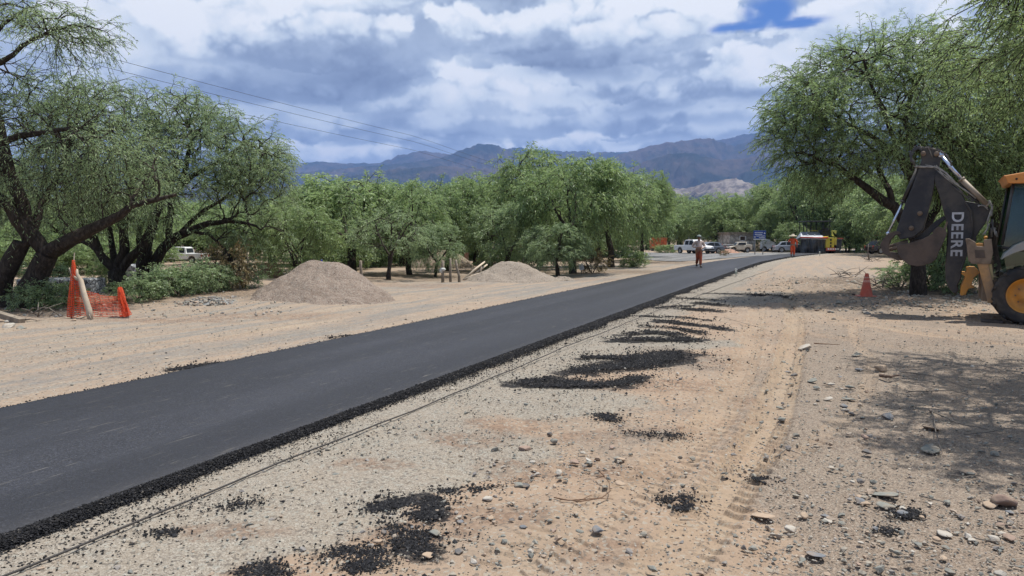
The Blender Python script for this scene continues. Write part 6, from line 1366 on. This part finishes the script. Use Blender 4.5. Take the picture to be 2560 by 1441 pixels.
def left_corner():
    Y = 15.0; g = lambda px, py, dy=0: tuple(Q(px, py, Y + dy))
    mb = MB(); net_panel(mb, g(180, 652), g(184, 652), g(168, 792), g(186, 794), 30, 5, .022, .008, wob=.02, seed=3)
    net_panel(mb, g(184, 652, .05), g(188, 664, .05), g(186, 794, .02), g(204, 790, .05), 26, 3, .014, .006, wob=.03, seed=4)
    net_panel(mb, g(188, 680, .12), g(206, 700, .1), g(196, 788, .1), g(224, 792, .1), 18, 4, .012, .005, wob=.03, seed=6)
    net_panel(mb, g(210, 724, .2), g(296, 742, .5), g(216, 790, .1), g(316, 788, .2), 13, 14, .013, .004, sag=.05, wob=.04, seed=5)
    o = mb.build('safety_net', NETM, None); settle(o, (g(200, 790)[0], Y, zat(g(200, 790)[0], Y))); o.location.z = zat(o.location.x, Y)
    o.data.transform(Matrix.Translation((0, 0, 0))); tag(o, 'torn orange safety netting sagging from a stake across to a short roll', 'safety net')
    mb = MB(); net_panel(mb, g(294, 722, .45), g(302, 718, .4), g(302, 792, .3), g(326, 790, .25), 20, 5, .020, .008, wob=.05, seed=8); net_panel(mb, g(298, 722, .55), g(303, 720, .5), g(310, 790, .4), g(328, 786, .3), 19, 5, .020, .008, wob=.05, seed=9)
    o = mb.build('net_roll', NETM, None); settle(o, (g(312, 790)[0], Y + .3, 0)); tag(o, 'bunched upright bundle of orange netting right of the sagging net', 'safety net')
    # stakes and the forked pale log
    o = MB().tube([g(179, 798, .06), g(181, 720, .06), g(186, 632, .08)], [.016, .014, .009], 7, jit=.1).build('wooden_stake', WOODG); settle(o, g(179, 798, .06)); tag(o, 'thin bare stake sticking up from the top of the orange netting', 'stake')
    o = MB().tube([g(226, 802, -.1), g(222, 775, -.06), g(210, 735, 0), g(202, 702, .05), g(192, 686, .08), g(192, 673, .08)], [.055, .060, .055, .048, .036, .022], 12, jit=.08).tube([g(196, 700, .05), g(181, 690, .02), g(173, 670, 0)], [.036, .028, .012], 9, jit=.08).build('forked_log', WOODP); settle(o, g(226, 802, -.1)); tag(o, 'pale peeled forked log leaning against the orange netting', 'log')
    o = MB().tube([g(223, 786, -.15), g(229, 802, -.2)], .012, 6).tube([g(200, 798, -.2), g(215, 790, -.15)], .012, 6).build('broken_stick', WOODG); settle(o, g(229, 802, -.2)); tag(o, 'short broken stick propping the foot of the pale log', 'stick')
    x0, y0 = G(-25, 800); a = Vector(g(-30, 778, -.4)); b = Vector(g(55, 804, -.75)); d = (b - a)
    o = MB().box((0, 0, 0), (d.length, .14, .11)).build('timber_beam', WOODG, None, .01); o.rotation_mode = 'QUATERNION'; o.rotation_quaternion = d.to_track_quat('X', 'Z'); o.location = (a + b) / 2; o.location.z = max(o.location.z, .10); tag(o, 'grey sawn timber beam lying across white rocks at the left edge', 'beam')
left_corner()

def post(px, bpy_, tpy, r, label, mt=WOODG, lean=0, bend=0, rag=None, name='fence_post'):
    x, y = G(px, bpy_); h = Q(0, tpy, y).z; l = lean / FPX * y; z = zat(x, y)
    o = MB().tube([(0, 0, -.1), (l * .2 + bend, 0, h * .3), (l * .6 - bend, .02, h * .65), (l, 0, h - z)], [r * 1.05, r, r * .95, r * .8], 10, jit=.07).build(name, mt); o.location = (x, y, z); tag(o, label, 'post')
    if rag: q = MB().ball((l * .5, 0, h * rag), (r * 1.9, r * 1.9, .07), 10).ball((l * .5 - r, -.03, h * rag - .06), (r * 1.2, r * 1.2, .09), 8).build('rag', CLOTHW, o)
    return o
post(903, 712, 652, .055, 'weathered grey post standing alone right of the tall gravel heap', bend=.02)
post(1107, 706, 652, .060, 'stout grey post with white rags tied on, leftmost of three', rag=.60); post(1126, 705, 646, .050, 'straight grey post in the middle of the three roadside posts'); post(1148, 706, 650, .050, 'leaning brown post, rightmost of three, beside the stacked poles', lean=-8, bend=.02)
post(618, 700, 632, .055, 'pale bent post standing above the bushes left of the gravel heap', WOODP, lean=3, bend=-.03); 
for px, py, w_ in ((1308, 668, 'leftmost'), (1345, 668, 'middle'), (1385, 662, 'rightmost')): post(px, py + 8, 645, .05, w_ + ' dark thin fence post in the shade behind the low sand heap')
def poles():
    Y = 29.5; g = lambda px, py, dy=0: Q(px, py, Y + dy)
    for i, (a, b, r, lb) in enumerate([((1160, 706, -.3), (1212, 655, .4), .05, 'longest pale pole of the leaning poles left of the sand heap'), ((1172, 704, -.1), (1218, 662, .5), .045, 'second pale pole leaning beside the longest one'), ((1200, 702, .1), (1203, 664, .3), .055, 'upright dark prop among the leaning poles'),
            ((1158, 708, -.4), (1215, 680, .2), .04, 'low slanting pole at the front of the leaning poles'), ((1180, 706, 0), (1226, 676, .5), .045, 'dark pole leaning rightmost against the sand heap'), ((1188, 700, 0), (1195, 690, -.1), .03, 'short stub standing under the leaning poles')]):
        A = g(*a); B = g(*b); A.z = max(A.z, 0); o = MB().tube([A, A.lerp(B, .5) + Vector((0, 0, .03)), B], [r, r * .9, r * .7], 9, jit=.08).build('wooden_pole', WOODP if i in (0, 1, 3) else WOODG); settle(o, A); tag(o, lb, 'pole', 'poles stacked left of the low sand heap')
poles()
def brick_pillar():
    Y = 44.0; a = Q(1161, 632, Y); b = Q(1171, 664, Y); w = b.x - a.x; m, n, bs = mat('old_brick'); co = n.new('ShaderNodeTexCoord').outputs['Object']
    bt = n.new('ShaderNodeTexBrick'); n.put(bt.inputs['Vector'], n.comb(n.sep(co)[0], n.sep(co)[2], n.sep(co)[1])); bt.inputs['Color1'].default_value = (.20, .085, .055, 1); bt.inputs['Color2'].default_value = (.30, .15, .10, 1); bt.inputs['Mortar'].default_value = (.34, .29, .24, 1); bt.inputs['Scale'].default_value = 4.5
    n.put(bs.inputs['Base Color'], bt.outputs[0]); bs.inputs['Roughness'].default_value = .9
    o = MB().box((0, 0, a.z / 2), (w, w, a.z)).box((0, 0, a.z - .03), (w * 1.1, w * 1.1, .06)).build('brick_pillar', m, None, .01); o.location = (a.x + w / 2, Y, 0); tag(o, 'square brick pillar standing alone at the edge of the grove', 'pillar')
brick_pillar()
def low_walls():
    m, n, b = mat('wired_stone'); co = n.new('ShaderNodeTexCoord').outputs['Object']; v = n.voro(co, 7, 'F1', 'Color'); e = n.voro(co, 7, 'DISTANCE_TO_EDGE')
    c = n.mix(n.sep(v)[0], (.17, .185, .20), (.40, .42, .43)); c = n.mix(n.step(e, .10, .02), c, (.06, .06, .065)); n.put(b.inputs['Base Color'], c); b.inputs['Roughness'].default_value = .85; n.put(b.inputs['Normal'], n.bump(e, 1, .04))
    for (p0, p1, t0, t1, Y, lb) in [(64, 245, 697, 696, 20.3, 'grey wire basket stone wall left of the forked dark trunk'), (306, 405, 662, 690, 26.5, 'sloping pile of pale grey mesh covered stones behind the forked trunk')]:
        a = Q(p0, t0, Y); c_ = Q(p1, t1, Y); r = empty('gabion_wall', ((a.x + c_.x) / 2, Y, 0), 0, lb, 'wall'); w = c_.x - a.x
        MB().prism([(-w / 2, -.1), (-w / 2, a.z), (-w / 6, a.z + .02), (w / 6, (a.z + c_.z) / 2), (w / 2, c_.z), (w / 2, -.1)], -.4, .4).build('stonework', m, r, .04)
        wm = MB(); k = -w / 2
        while k < w / 2:
            wm.tube([(k, -.42, 0), (k + .3, -.42, a.z)], .006, 4, False); wm.tube([(k + .3, -.425, 0), (k, -.425, a.z)], .006, 4, False); k += .16
        wm.build('wire_mesh', STEELG, r)
    a = Q(640, 657, 30); b2 = Q(702, 690, 30); r = empty('brick_wall', ((a.x + b2.x) / 2, 30, 0), 0, 'ruined low wall of thin reddish bricks behind the tall gravel heap', 'wall'); w = b2.x - a.x
    mb = MB(); z = 0; k = 0
    while z < a.z:
        cut = max(0, (z - a.z * .45)) * 1.1; x = -w / 2 + (k % 2) * .12
        while x < w / 2 - cut: mb.box((x + .11, random.uniform(-.02, .02), z + .03), (.22, .24, .055)); x += .235
        z += .065; k += 1
    mb.build('bricks', simple('thin_red_brick', (.26, .16, .115), .9, 0, .25, 5), r)
low_walls()
def small_signs():
    Y = 25.0; g = lambda px, py: Q(px, py, Y); r = empty('prohibition_sign'); a, b = g(776, 652), g(787, 671)
    MB().box(((a.x + b.x) / 2, Y, (a.z + b.z) / 2), (b.x - a.x, .03, a.z - b.z)).build('panel', WHITEP, r, .02); c = ((a.x + b.x) / 2, Y - .02, (a.z + b.z) / 2 + .01); rr = .062
    MB().lathe([(rr, -.004), (rr * .8, -.004), (rr * .8, .004), (rr, .004)], c, 24, 'Y').box(c, (rr * 1.7, .006, .014), (0, R(45), 0)).build('ring', simple('dark_grey_mark', (.10, .10, .12), .5), r); MB().box((c[0] + .02, c[1] - .002, c[2]), (.04, .005, .05)).build('symbol', DARKG, r)
    MB().tube([(c[0], Y + .03, 0), (c[0], Y + .03, a.z)], .02, 6).box((c[0], Y, a.z + .02), (.13, .05, .04)).build('post', WOODG, r); settle(r, (c[0], Y, 0)); tag(r, 'white board with a barred circle rising behind the tall gravel heap', 'sign')
    o = MB().ball((0, 0, 0), (.055, .05, .09), 10).ball((.0, 0, .10), .03, 8).build('blue_jug', simple('blue_plastic', (.03, .06, .42), .4)); q = g(804, 660); o.location = q; 
    st = MB().tube([(q.x, Y + .05, 0), (q.x, Y + .05, q.z - .07)], .03, 7).box((q.x, Y, q.z - .085), (.3, .2, .02)).build('stool', WOODG); settle(st, (q.x, Y, 0)); tag(st, 'small wooden stand hidden behind the tall gravel heap', 'stand'); o.location.z = q.z + .015; tag(o, 'small blue plastic jug standing behind the gravel heap crest', 'jug')
    q = g(769, 666); o = MB().box((0, 0, .12), (.16, .14, .26)).box((.0, 0, .28), (.09, .09, .08)).build('yellow_can', YEL, None, .02); o.location = (q.x, Y, .45); tag(o, 'yellow fuel can left of the barred circle board', 'can')
    s2 = MB().box((0, 0, .225), (.5, .4, .45)).build('wooden_crate', WOODG, None, .01); s2.location = (q.x, Y, 0); tag(s2, 'wooden crate under the yellow can behind the gravel heap', 'crate')
    Y2 = 33.0; a = Q(1446, 660, Y2); b = Q(1461, 676, Y2); r = empty('notice_board'); MB().box((0, 0, 0), (.20, .02, .26), (0, R(-14), 0)).build('panel', WHITEP, r)
    mk = MB()
    for k in range(4): mk.box((random.uniform(-.01, .01), -.013, .08 - k * .05), (.14, .004, .012), (0, R(-14), 0))
    mk.build('faint_lines', DARKG, r); MB().tube([(0, .03, -.55), (0, .03, .1)], .022, 6).build('post', WOODG, r); r.location = ((a.x + b.x) / 2, Y2, (a.z + b.z) / 2); tag(r, 'small tilted white notice on a stick under the grove', 'notice')
    Y3 = 38.0; a = Q(1295, 669, Y3); b = Q(1395, 667, Y3); o = MB().tube([a, a.lerp(b, .5) + Vector((0, 0, -.02)), b], [.05, .055, .045], 8, jit=.08).build('rail', WOODP); settle(o, a); tag(o, 'long pale rail lying level in the shade behind the sand heap', 'rail')
    q = Q(1156, 658, 44); o = MB().box((0, 0, .1), (.9, .5, .2)).box((-.5, -.1, .22), (.5, .4, .18), (0, 0, .3)).build('stone_slab', simple('white_slab', (.55, .55, .52), .8, 0, .1, 5), None, .03); o.location = (Q(1148, 620, 43).x, 43, 0); tag(o, 'white stone slabs lying left of the brick pillar', 'slab')
small_signs()

# ------------------------------------------------------------------ string line, bottle, wires
def string_line():
    pts = []
    for y in np.concatenate([np.arange(1.0, 20, .25), np.arange(20, 40, .8)]): x = float(stringX(y)); pts.append((x + .012 * math.sin(y * 2.1) + .008 * math.sin(y * 5.7), y, zat(x, y) + .022 + .006 * math.sin(y * 1.3)))
    o = MB().tube(pts, .0065, 6).build('string_line', simple('dark_cord', (.045, .04, .038), .8)); settle(o, pts[0]); tag(o, 'long dark marker cord stretched on the dirt beside the asphalt edge', 'cord')
    def bottle(px, py, h, label):
        x, y = G(px, py); r = empty('bottle_marker', (x, y, zat(x, y)), 0, label, 'bottle'); MB().tube([(0, 0, 0), (0, 0, h * .5)], .010, 6).build('stake', WOODG, r)
        s = h / .37; MB().lathe([(.001, .37 * s), (.042 * s, .37 * s), (.046 * s, .35 * s), (.046 * s, .19 * s), (.040 * s, .17 * s), (.020 * s, .10 * s), (.013 * s, .06 * s), (.013 * s, .05 * s)], n=18).build('bottle', CLEAR, r); MB().lathe([(.0475 * s, .34 * s), (.0475 * s, .30 * s)], n=18).build('label_band', WHITEP, r)
    bottle(1840, 693, .37, 'clear plastic bottle upturned on a stake at the near asphalt edge'); bottle(2049, 641, .45, 'distant clear bottle on a stake before the paving machine')
string_line()
def wires():
    wm = simple('power_cable', (.05, .055, .07), .6)
    for i, (dx, h, lb) in enumerate([(0, 8.05, 'highest of the three overhead power cables crossing the sky at left'), (.15, 7.65, 'middle one of the three overhead power cables'), (-.1, 7.15, 'lowest of the three overhead power cables')]):
        pts = []
        for y in np.arange(-20, 122, 3.0):
            x = -15 + dx + (y - 24) * .335; t = ((y + 20) / 70.0) % 1.0; pts.append((x, y, h + .35 - 1.4 * 4 * t * (1 - t) * .35))
        o = MB().tube(pts, .0085, 5, False).build('power_cable', wm); settle(o, (pts[0][0], pts[0][1], 0)); tag(o, lb, 'cable', 'overhead power cables')
    for y in (-20, 50, 120):
        if y == 50: continue
        x = -15 + (y - 24) * .335; r = empty('utility_pole', (x, y, 0), 0, 'tall wooden utility pole carrying the cables' + (' hidden beyond the grove' if y > 0 else ' outside the picture'), 'pole'); MB().tube([(0, 0, -.2), (0, 0, 8.6)], [.14, .09], 10).build('shaft', WOODG, r); MB().box((0, 0, 8.0), (1.2, .1, .1)).build('crossarm', WOODG, r)
wires()

# ------------------------------------------------------------------ stones, sticks
def rock(px, py, wpx, hpx, col, label, seed, name='stone', group=None, flat=.62, rot=None, cat='stone', sink=.18):
    x, y = G(px, py); w = wpx / FPX * y * .85; h = w * flat if hpx is None else hpx / FPX * y * .8; bm = bmesh.new(); bmesh.ops.create_icosphere(bm, subdivisions=3, radius=1.0); rs = random.Random(seed)
    ax = [Vector((rs.uniform(-1, 1), rs.uniform(-1, 1), rs.uniform(-1, 1))).normalized() for _ in range(9)]; cu = [rs.uniform(.50, .85) for _ in ax]
    for v in bm.verts:
        for a, c in zip(ax, cu):
            d = v.co.dot(a)
            if d > c: v.co -= a * (d - c) * .97
        v.co *= 1 + .05 * rs.uniform(-1, 1) * .4
    bm.normal_update(); me = bpy.data.meshes.new(name)
    for v in bm.verts: v.co.x *= w / 2; v.co.y *= w / 2 * rs.uniform(.8, .8); v.co.z *= h / 2
    bm.to_mesh(me); bm.free(); me.polygons.foreach_set('use_smooth', [True] * len(me.polygons)); me.materials.append(col); o = link(bpy.data.objects.new(name, me)); o.location = (x, y, zat(x, y) + h / 2 - h * sink); o.rotation_euler = (rs.uniform(-.22, .22), rs.uniform(-.22, .22), rs.uniform(0, 6.28) if rot is None else rot); return tag(o, label, cat, group)
def sm(nm, c, d=DUST, a=.75): return simple(nm, c, .9, 0, .2, 12, (.26, .20, .145), a, .5, 60, 9)
TAN = sm('tan_stone', (.40, .30, .215)); GRN = sm('grey_green_stone', (.20, .21, .19)); WHT = sm('white_stone', (.44, .41, .36)); DRK = sm('dark_stone', (.11, .11, .115)); BRN = sm('brown_stone', (.22, .15, .12)); BLU = sm('blue_grey_stone', (.16, .175, .195)); PNK = sm('pink_stone', (.31, .22, .175))
rocks = [(2205, 925, 54, 26, TAN, 'smooth tan boulder right of the dirt track, beside the short log'), (2218, 1050, 42, 24, BLU, 'rounded blue grey stone at the edge of the tree shadow'), (2510, 1258, 84, 56, BRN, 'large dark brown boulder at the lower right edge'),
 (2165, 1135, 36, 20, DRK, 'dark angular stone just below the pink stone'), (2160, 1100, 26, 18, PNK, 'small pink stone left of the shadow'), (2325, 1188 - 60, 70, 10, GRN, 'long flat green slab in the shadow'), (2500, 1428, 38, 34, WHT, 'pale upright stone at the bottom right corner'),
 (1905, 1290, 78, 14, TAN, 'wide flat sandy slab at the right of the wheel track'), (2015, 870, 60, 18, WHT, 'broken white chalky lump on the track edge'), (2140, 887, 40, 7, GRN, 'thin flat grey stone below the chalky lump'), (1312, 1122, 40, 24, PNK, 'pinkish blocky stone left of the two grey stones'),
 (1386, 1104, 30, 20, GRN, 'round grey green stone with a dark spot'), (1374, 1084, 22, 18, DRK, 'dark pointed stone just behind the grey green one'), (1218, 1250, 36, 24, WHT, 'speckled white stone right of the black crumbs'), (1308, 1325, 24, 16, BLU, 'small slate blue stone alone in the sand'),
 (1330, 1192, 20, 14, DRK, 'glossy dark pebble left of the dry root'), (1432, 1156, 26, 10, WHT, 'pair of white flat pebbles, right one'), (1402, 1156, 20, 10, TAN, 'pair of pale flat pebbles, left one'), (1530, 1118, 28, 10, PNK, 'flat reddish pebble right of centre'), (1488, 958, 20, 14, PNK, 'rosy stone at the tip of the big black patch'),
 (2150, 1250, 44, 18, BLU, 'oval grey stone half buried among the flat slabs'), (2215, 1262, 60, 16, GRN, 'flat grey green slab right of the oval stone'), (2210, 1232, 90, 12, GRN, 'longest pale green slab of the stony strip'), (2360, 1330, 50, 14, WHT, 'flat white slab low in the right corner'), (2345, 1345, 34, 18, TAN, 'tan stone touching the flat white slab'),
 (2010, 1290, 34, 18, TAN, 'cracked tan stone right of the sandy slab'), (2070, 1300, 30, 12, WHT, 'white pebble beside a blue grey flat stone'), (2065, 1290, 40, 14, BLU, 'blue grey flat stone behind the white pebble'), (1860, 1375, 24, 22, DRK, 'dark wedge shaped stone at the bottom right of centre'), (2040, 1385, 80, 12, BLU, 'long flat grey stone near the bottom edge at right'),
 (2075, 960, 36, 12, WHT, 'pale flat stone left of the tan boulder'), (2030, 950, 34, 14, GRN, 'grey green stone left of the pale flat one'), (2120, 1000, 44, 10, GRN, 'flat green grey stone under the tan boulder'), (2070, 1000, 40, 12, WHT, 'white chipped slab on the stony strip'), (2110, 1020, 30, 14, BLU, 'blue grey stone by the chipped slab'), (2500, 1305, 34, 12, PNK, 'flat pinkish stone below the large brown boulder'),
 (2480, 1258, 60, 14, TAN, 'low sandy stone left of the large brown boulder'), (2420, 1180, 60, 10, TAN, 'buried pale stone in the shadow'), (2330, 1078, 70, 16, TAN, 'half buried tan rock in the tree shadow'), (146, 790, 24, 14, WHT, 'white block left of the orange netting'), (182, 803, 24, 14, TAN, 'tan block at the foot of the orange netting'),
 (20, 820, 50, 24, WHT, 'big white rock at the left edge below the beam'), (55, 822, 36, 16, GRN, 'grey rock right of the big white one'), (22, 806, 24, 16, WHT, 'white rock under the timber beam'), (503, 779, 18, 10, TAN, 'tan stone before the grey rubble'), (412, 790, 16, 8, GRN, 'small grey stone on the verge right of the netting'),
 (148, 815 + 10, 12, 6, DRK, 'small dark stone on the haul road'), (800, 715 + 8, 16, 8, TAN, 'light stone at the right foot of the gravel heap'), (655, 1190 - 12, 16, 10, BLU, 'single pebble lying on the black crumbs of the edge')]
for i, (px, py, w, h, c, lb) in enumerate(rocks): rock(px, py, w, h * .9, c, lb, 500 + i, sink=.42 if h < 13 else .3)
used = set(); rsx = random.Random(77); kinds = [(GRN, 'grey green', 'flat'), (WHT, 'white', 'small'), (TAN, 'tan', 'rounded'), (BLU, 'blue grey', 'flat'), (PNK, 'reddish', 'small'), (DRK, 'dark', 'angular')]
reg = [((1950, 2560, 1180, 1430), 44, 'stony strip at lower right'), ((1950, 2160, 900, 1060), 26, 'stony strip left of the tan boulder'), ((1280, 1560, 1140, 1240), 14, 'sand around the dry root'), ((940, 1500, 1260, 1420), 20, 'sand near the black crumbs at bottom'), ((2050, 2350, 700, 790), 24, 'rubble around the cone')]
ANCH = [(2205, 925, 'smooth tan boulder'), (2218, 1050, 'rounded blue grey stone'), (2510, 1258, 'large brown boulder'), (2165, 1135, 'dark angular stone'), (1905, 1290, 'sandy slab'), (2015, 870, 'white chalky lump'), (1312, 1122, 'pinkish blocky stone'), (1218, 1250, 'speckled white stone'), (1308, 1325, 'slate blue stone'), (2150, 1250, 'oval grey stone'), (2360, 1330, 'flat white slab'), (1860, 1375, 'dark wedge stone'), (2040, 1385, 'long flat grey stone'), (2500, 1428, 'pale upright stone'), (2165, 745, 'traffic cone'), (1480, 1230, 'curled dry root')]
for (a, b, c, d), n, where in reg:
    done = 0
    while done < n:
        m, cn, sh = rsx.choice(kinds); px, py = rsx.uniform(a, b), rsx.uniform(c, d); k = (py - 597) / 600; w = min(rsx.lognormvariate(math.log(16), .5), 30) * (.35 + k)
        ax, ay, an = min(ANCH, key=lambda q: (q[0] - px) ** 2 + ((q[1] - py) * 1.6) ** 2); dx, dy = px - ax, py - ay; rel_ = ('left of' if dx < 0 else 'right of') if abs(dx) > abs(dy) * 1.3 else ('beyond' if dy < 0 else 'in front of'); fr = 'close ' if abs(dx) + abs(dy) < 70 else ('' if abs(dx) + abs(dy) < 150 else 'some way ')
        sh = ('tiny ' if w < 13 * (.35 + k) else 'larger ' if w > 24 * (.35 + k) else '') + sh; lb = f'{sh} {cn} stone {fr}{rel_} the {an}'
        if lb in used: continue
        used.add(lb); done += 1
        rock(px, py, w, w * rsx.uniform(.25, .5), m, lb, rsx.randint(0, 9999), group=f'loose stones on the {where}', sink=.38)
def stick(pts, r, label, mt=None, name='stick', group=None, cat='stick'):
    P = []
    for px, py, h in pts: x, y = G(px, py); P.append(Vector((x, y, zat(x, y) + h)))
    out = []
    for i in range(len(P) - 1):
        for k in range(5): out.append(P[i].lerp(P[i + 1], k / 5) + Vector((random.uniform(-1, 1), random.uniform(-1, 1), random.uniform(-.3, .6))) * r * .6)
    out.append(P[-1]); rr = [r * (1 - .6 * i / (len(out) - 1)) for i in range(len(out))]; return out, rr
def mk_stick(lines, r, label, mt, name='stick', group=None, cat='stick'):
    mb = MB()
    for l in lines: o_, rr = stick(l, r, None); mb.tube(o_, rr, 6)
    o = mb.build(name, mt); settle(o, o_[0]); return tag(o, label, cat, group)
DRYW = simple('dry_brown_twig', (.15, .085, .05), .9, 0, .3, 20); GRYW = simple('grey_twig', (.14, .12, .10), .9, 0, .3, 20)
mk_stick([[(1385, 1248, .005), (1420, 1258, .01), (1460, 1258, .015), (1505, 1252, .01), (1525, 1240, .02), (1522, 1222, .04), (1508, 1212, .05), (1478, 1203, .03)], [(1400, 1255, .01), (1450, 1262, .012), (1500, 1256, .015), (1533, 1256, .01)], [(1510, 1212, .05), (1500, 1204, .06), (1495, 1200, .04)], [(1508, 1213, .05), (1490, 1210, .03)], [(1440, 1262, .01), (1480, 1247, .015)]], .0045, 'curled reddish dry root lying on the sand at bottom centre', DRYW, 'dry_root', cat='root')
mk_stick([[(2198, 945, .03), (2225, 952, .035), (2248, 948, .04)]], .022, 'short broken log right of the tan boulder', simple('charred_log', (.11, .07, .05), .9), 'short_log', cat='log')
mk_stick([[(2035, 858, .01), (2100, 862, .015)]], .010, 'straight brown stick on the track above the tan boulder', DRYW)
for i, l in enumerate([[(2320, 1035, .02), (2400, 1075, .03), (2470, 1085, .02)], [(2410, 1095, .01), (2470, 1092, .02), (2540, 1078, .015)], [(2330, 1030, .01), (2340, 1100, .04), (2355, 1140, .01)], [(2270, 985, .01), (2380, 990, .02), (2420, 1000, .01)], [(2250, 935, .01), (2330, 950, .02), (2420, 985, .02)], [(2300, 1240, .01), (2370, 1262, .02)], [(2370, 1190, .01), (2410, 1200, .02), (2450, 1192, .01)], [(1940, 1148, .01), (1965, 1132, .02), (2000, 1140, .01)], [(1810, 795, .01), (1905, 850 - 30, .01), (1900, 822, .01)], [(1850, 1270, .01), (1880, 1283, .01)], [(1700, 1305, .005), (1740, 1308, .01)], [(2440, 1345, .01), (2500, 1352, .01)]]):
    mk_stick([l], .006 if i < 8 else .004, ['long thin twig crossing the tree shadow', 'crooked twig at the right edge of the shadow', 'upright bent twig in the shadow', 'grey twig at the top of the shadow', 'pale twig right of the short log', 'twig left of the large brown boulder', 'crooked twig below the shadow', 'bent twig beside the wheel track', 'thin twig on the far track', 'short twig near the sandy slab', 'short twig on the wheel track', 'twig at the bottom right'][i], GRYW)
def brush():
    for (px, py, w, n, lb) in [(2180, 655, 1.3, 26, 'heap of dead brushwood on the verge with one upright branch'), (2210, 735, 1.2, 22, 'dead branches heaped left of the trunk under the bucket'), (110, 800, .7, 12, 'small tangle of twigs before the netting'), (2120, 700, 1.6, 20, 'scattered dry branches above the cone')]:
        x, y = G(px, py); mb = MB(); rs = random.Random(px)
        for k in range(n):
            a = rs.uniform(0, 6.28); l = rs.uniform(.25, .6) * w; s = Vector((rs.uniform(-.4, .4) * w, rs.uniform(-.3, .3) * w, rs.uniform(0, .2))); e = s + Vector((math.cos(a) * l, math.sin(a) * l, rs.uniform(-.05, .25) * w)); mb.tube([s, s.lerp(e, .5) + Vector((0, 0, rs.uniform(0, .08))), e], [.014, .010, .004], 5)
        if px == 2180: mb.tube([(-.2, 0, .1), (-.32, 0, .7), (-.28, 0, 1.25)], [.05, .035, .02], 7)
        o = mb.build('brushwood', GRYW); o.location = (x, y, zat(x, y)); tag(o, lb, 'brushwood')
brush()
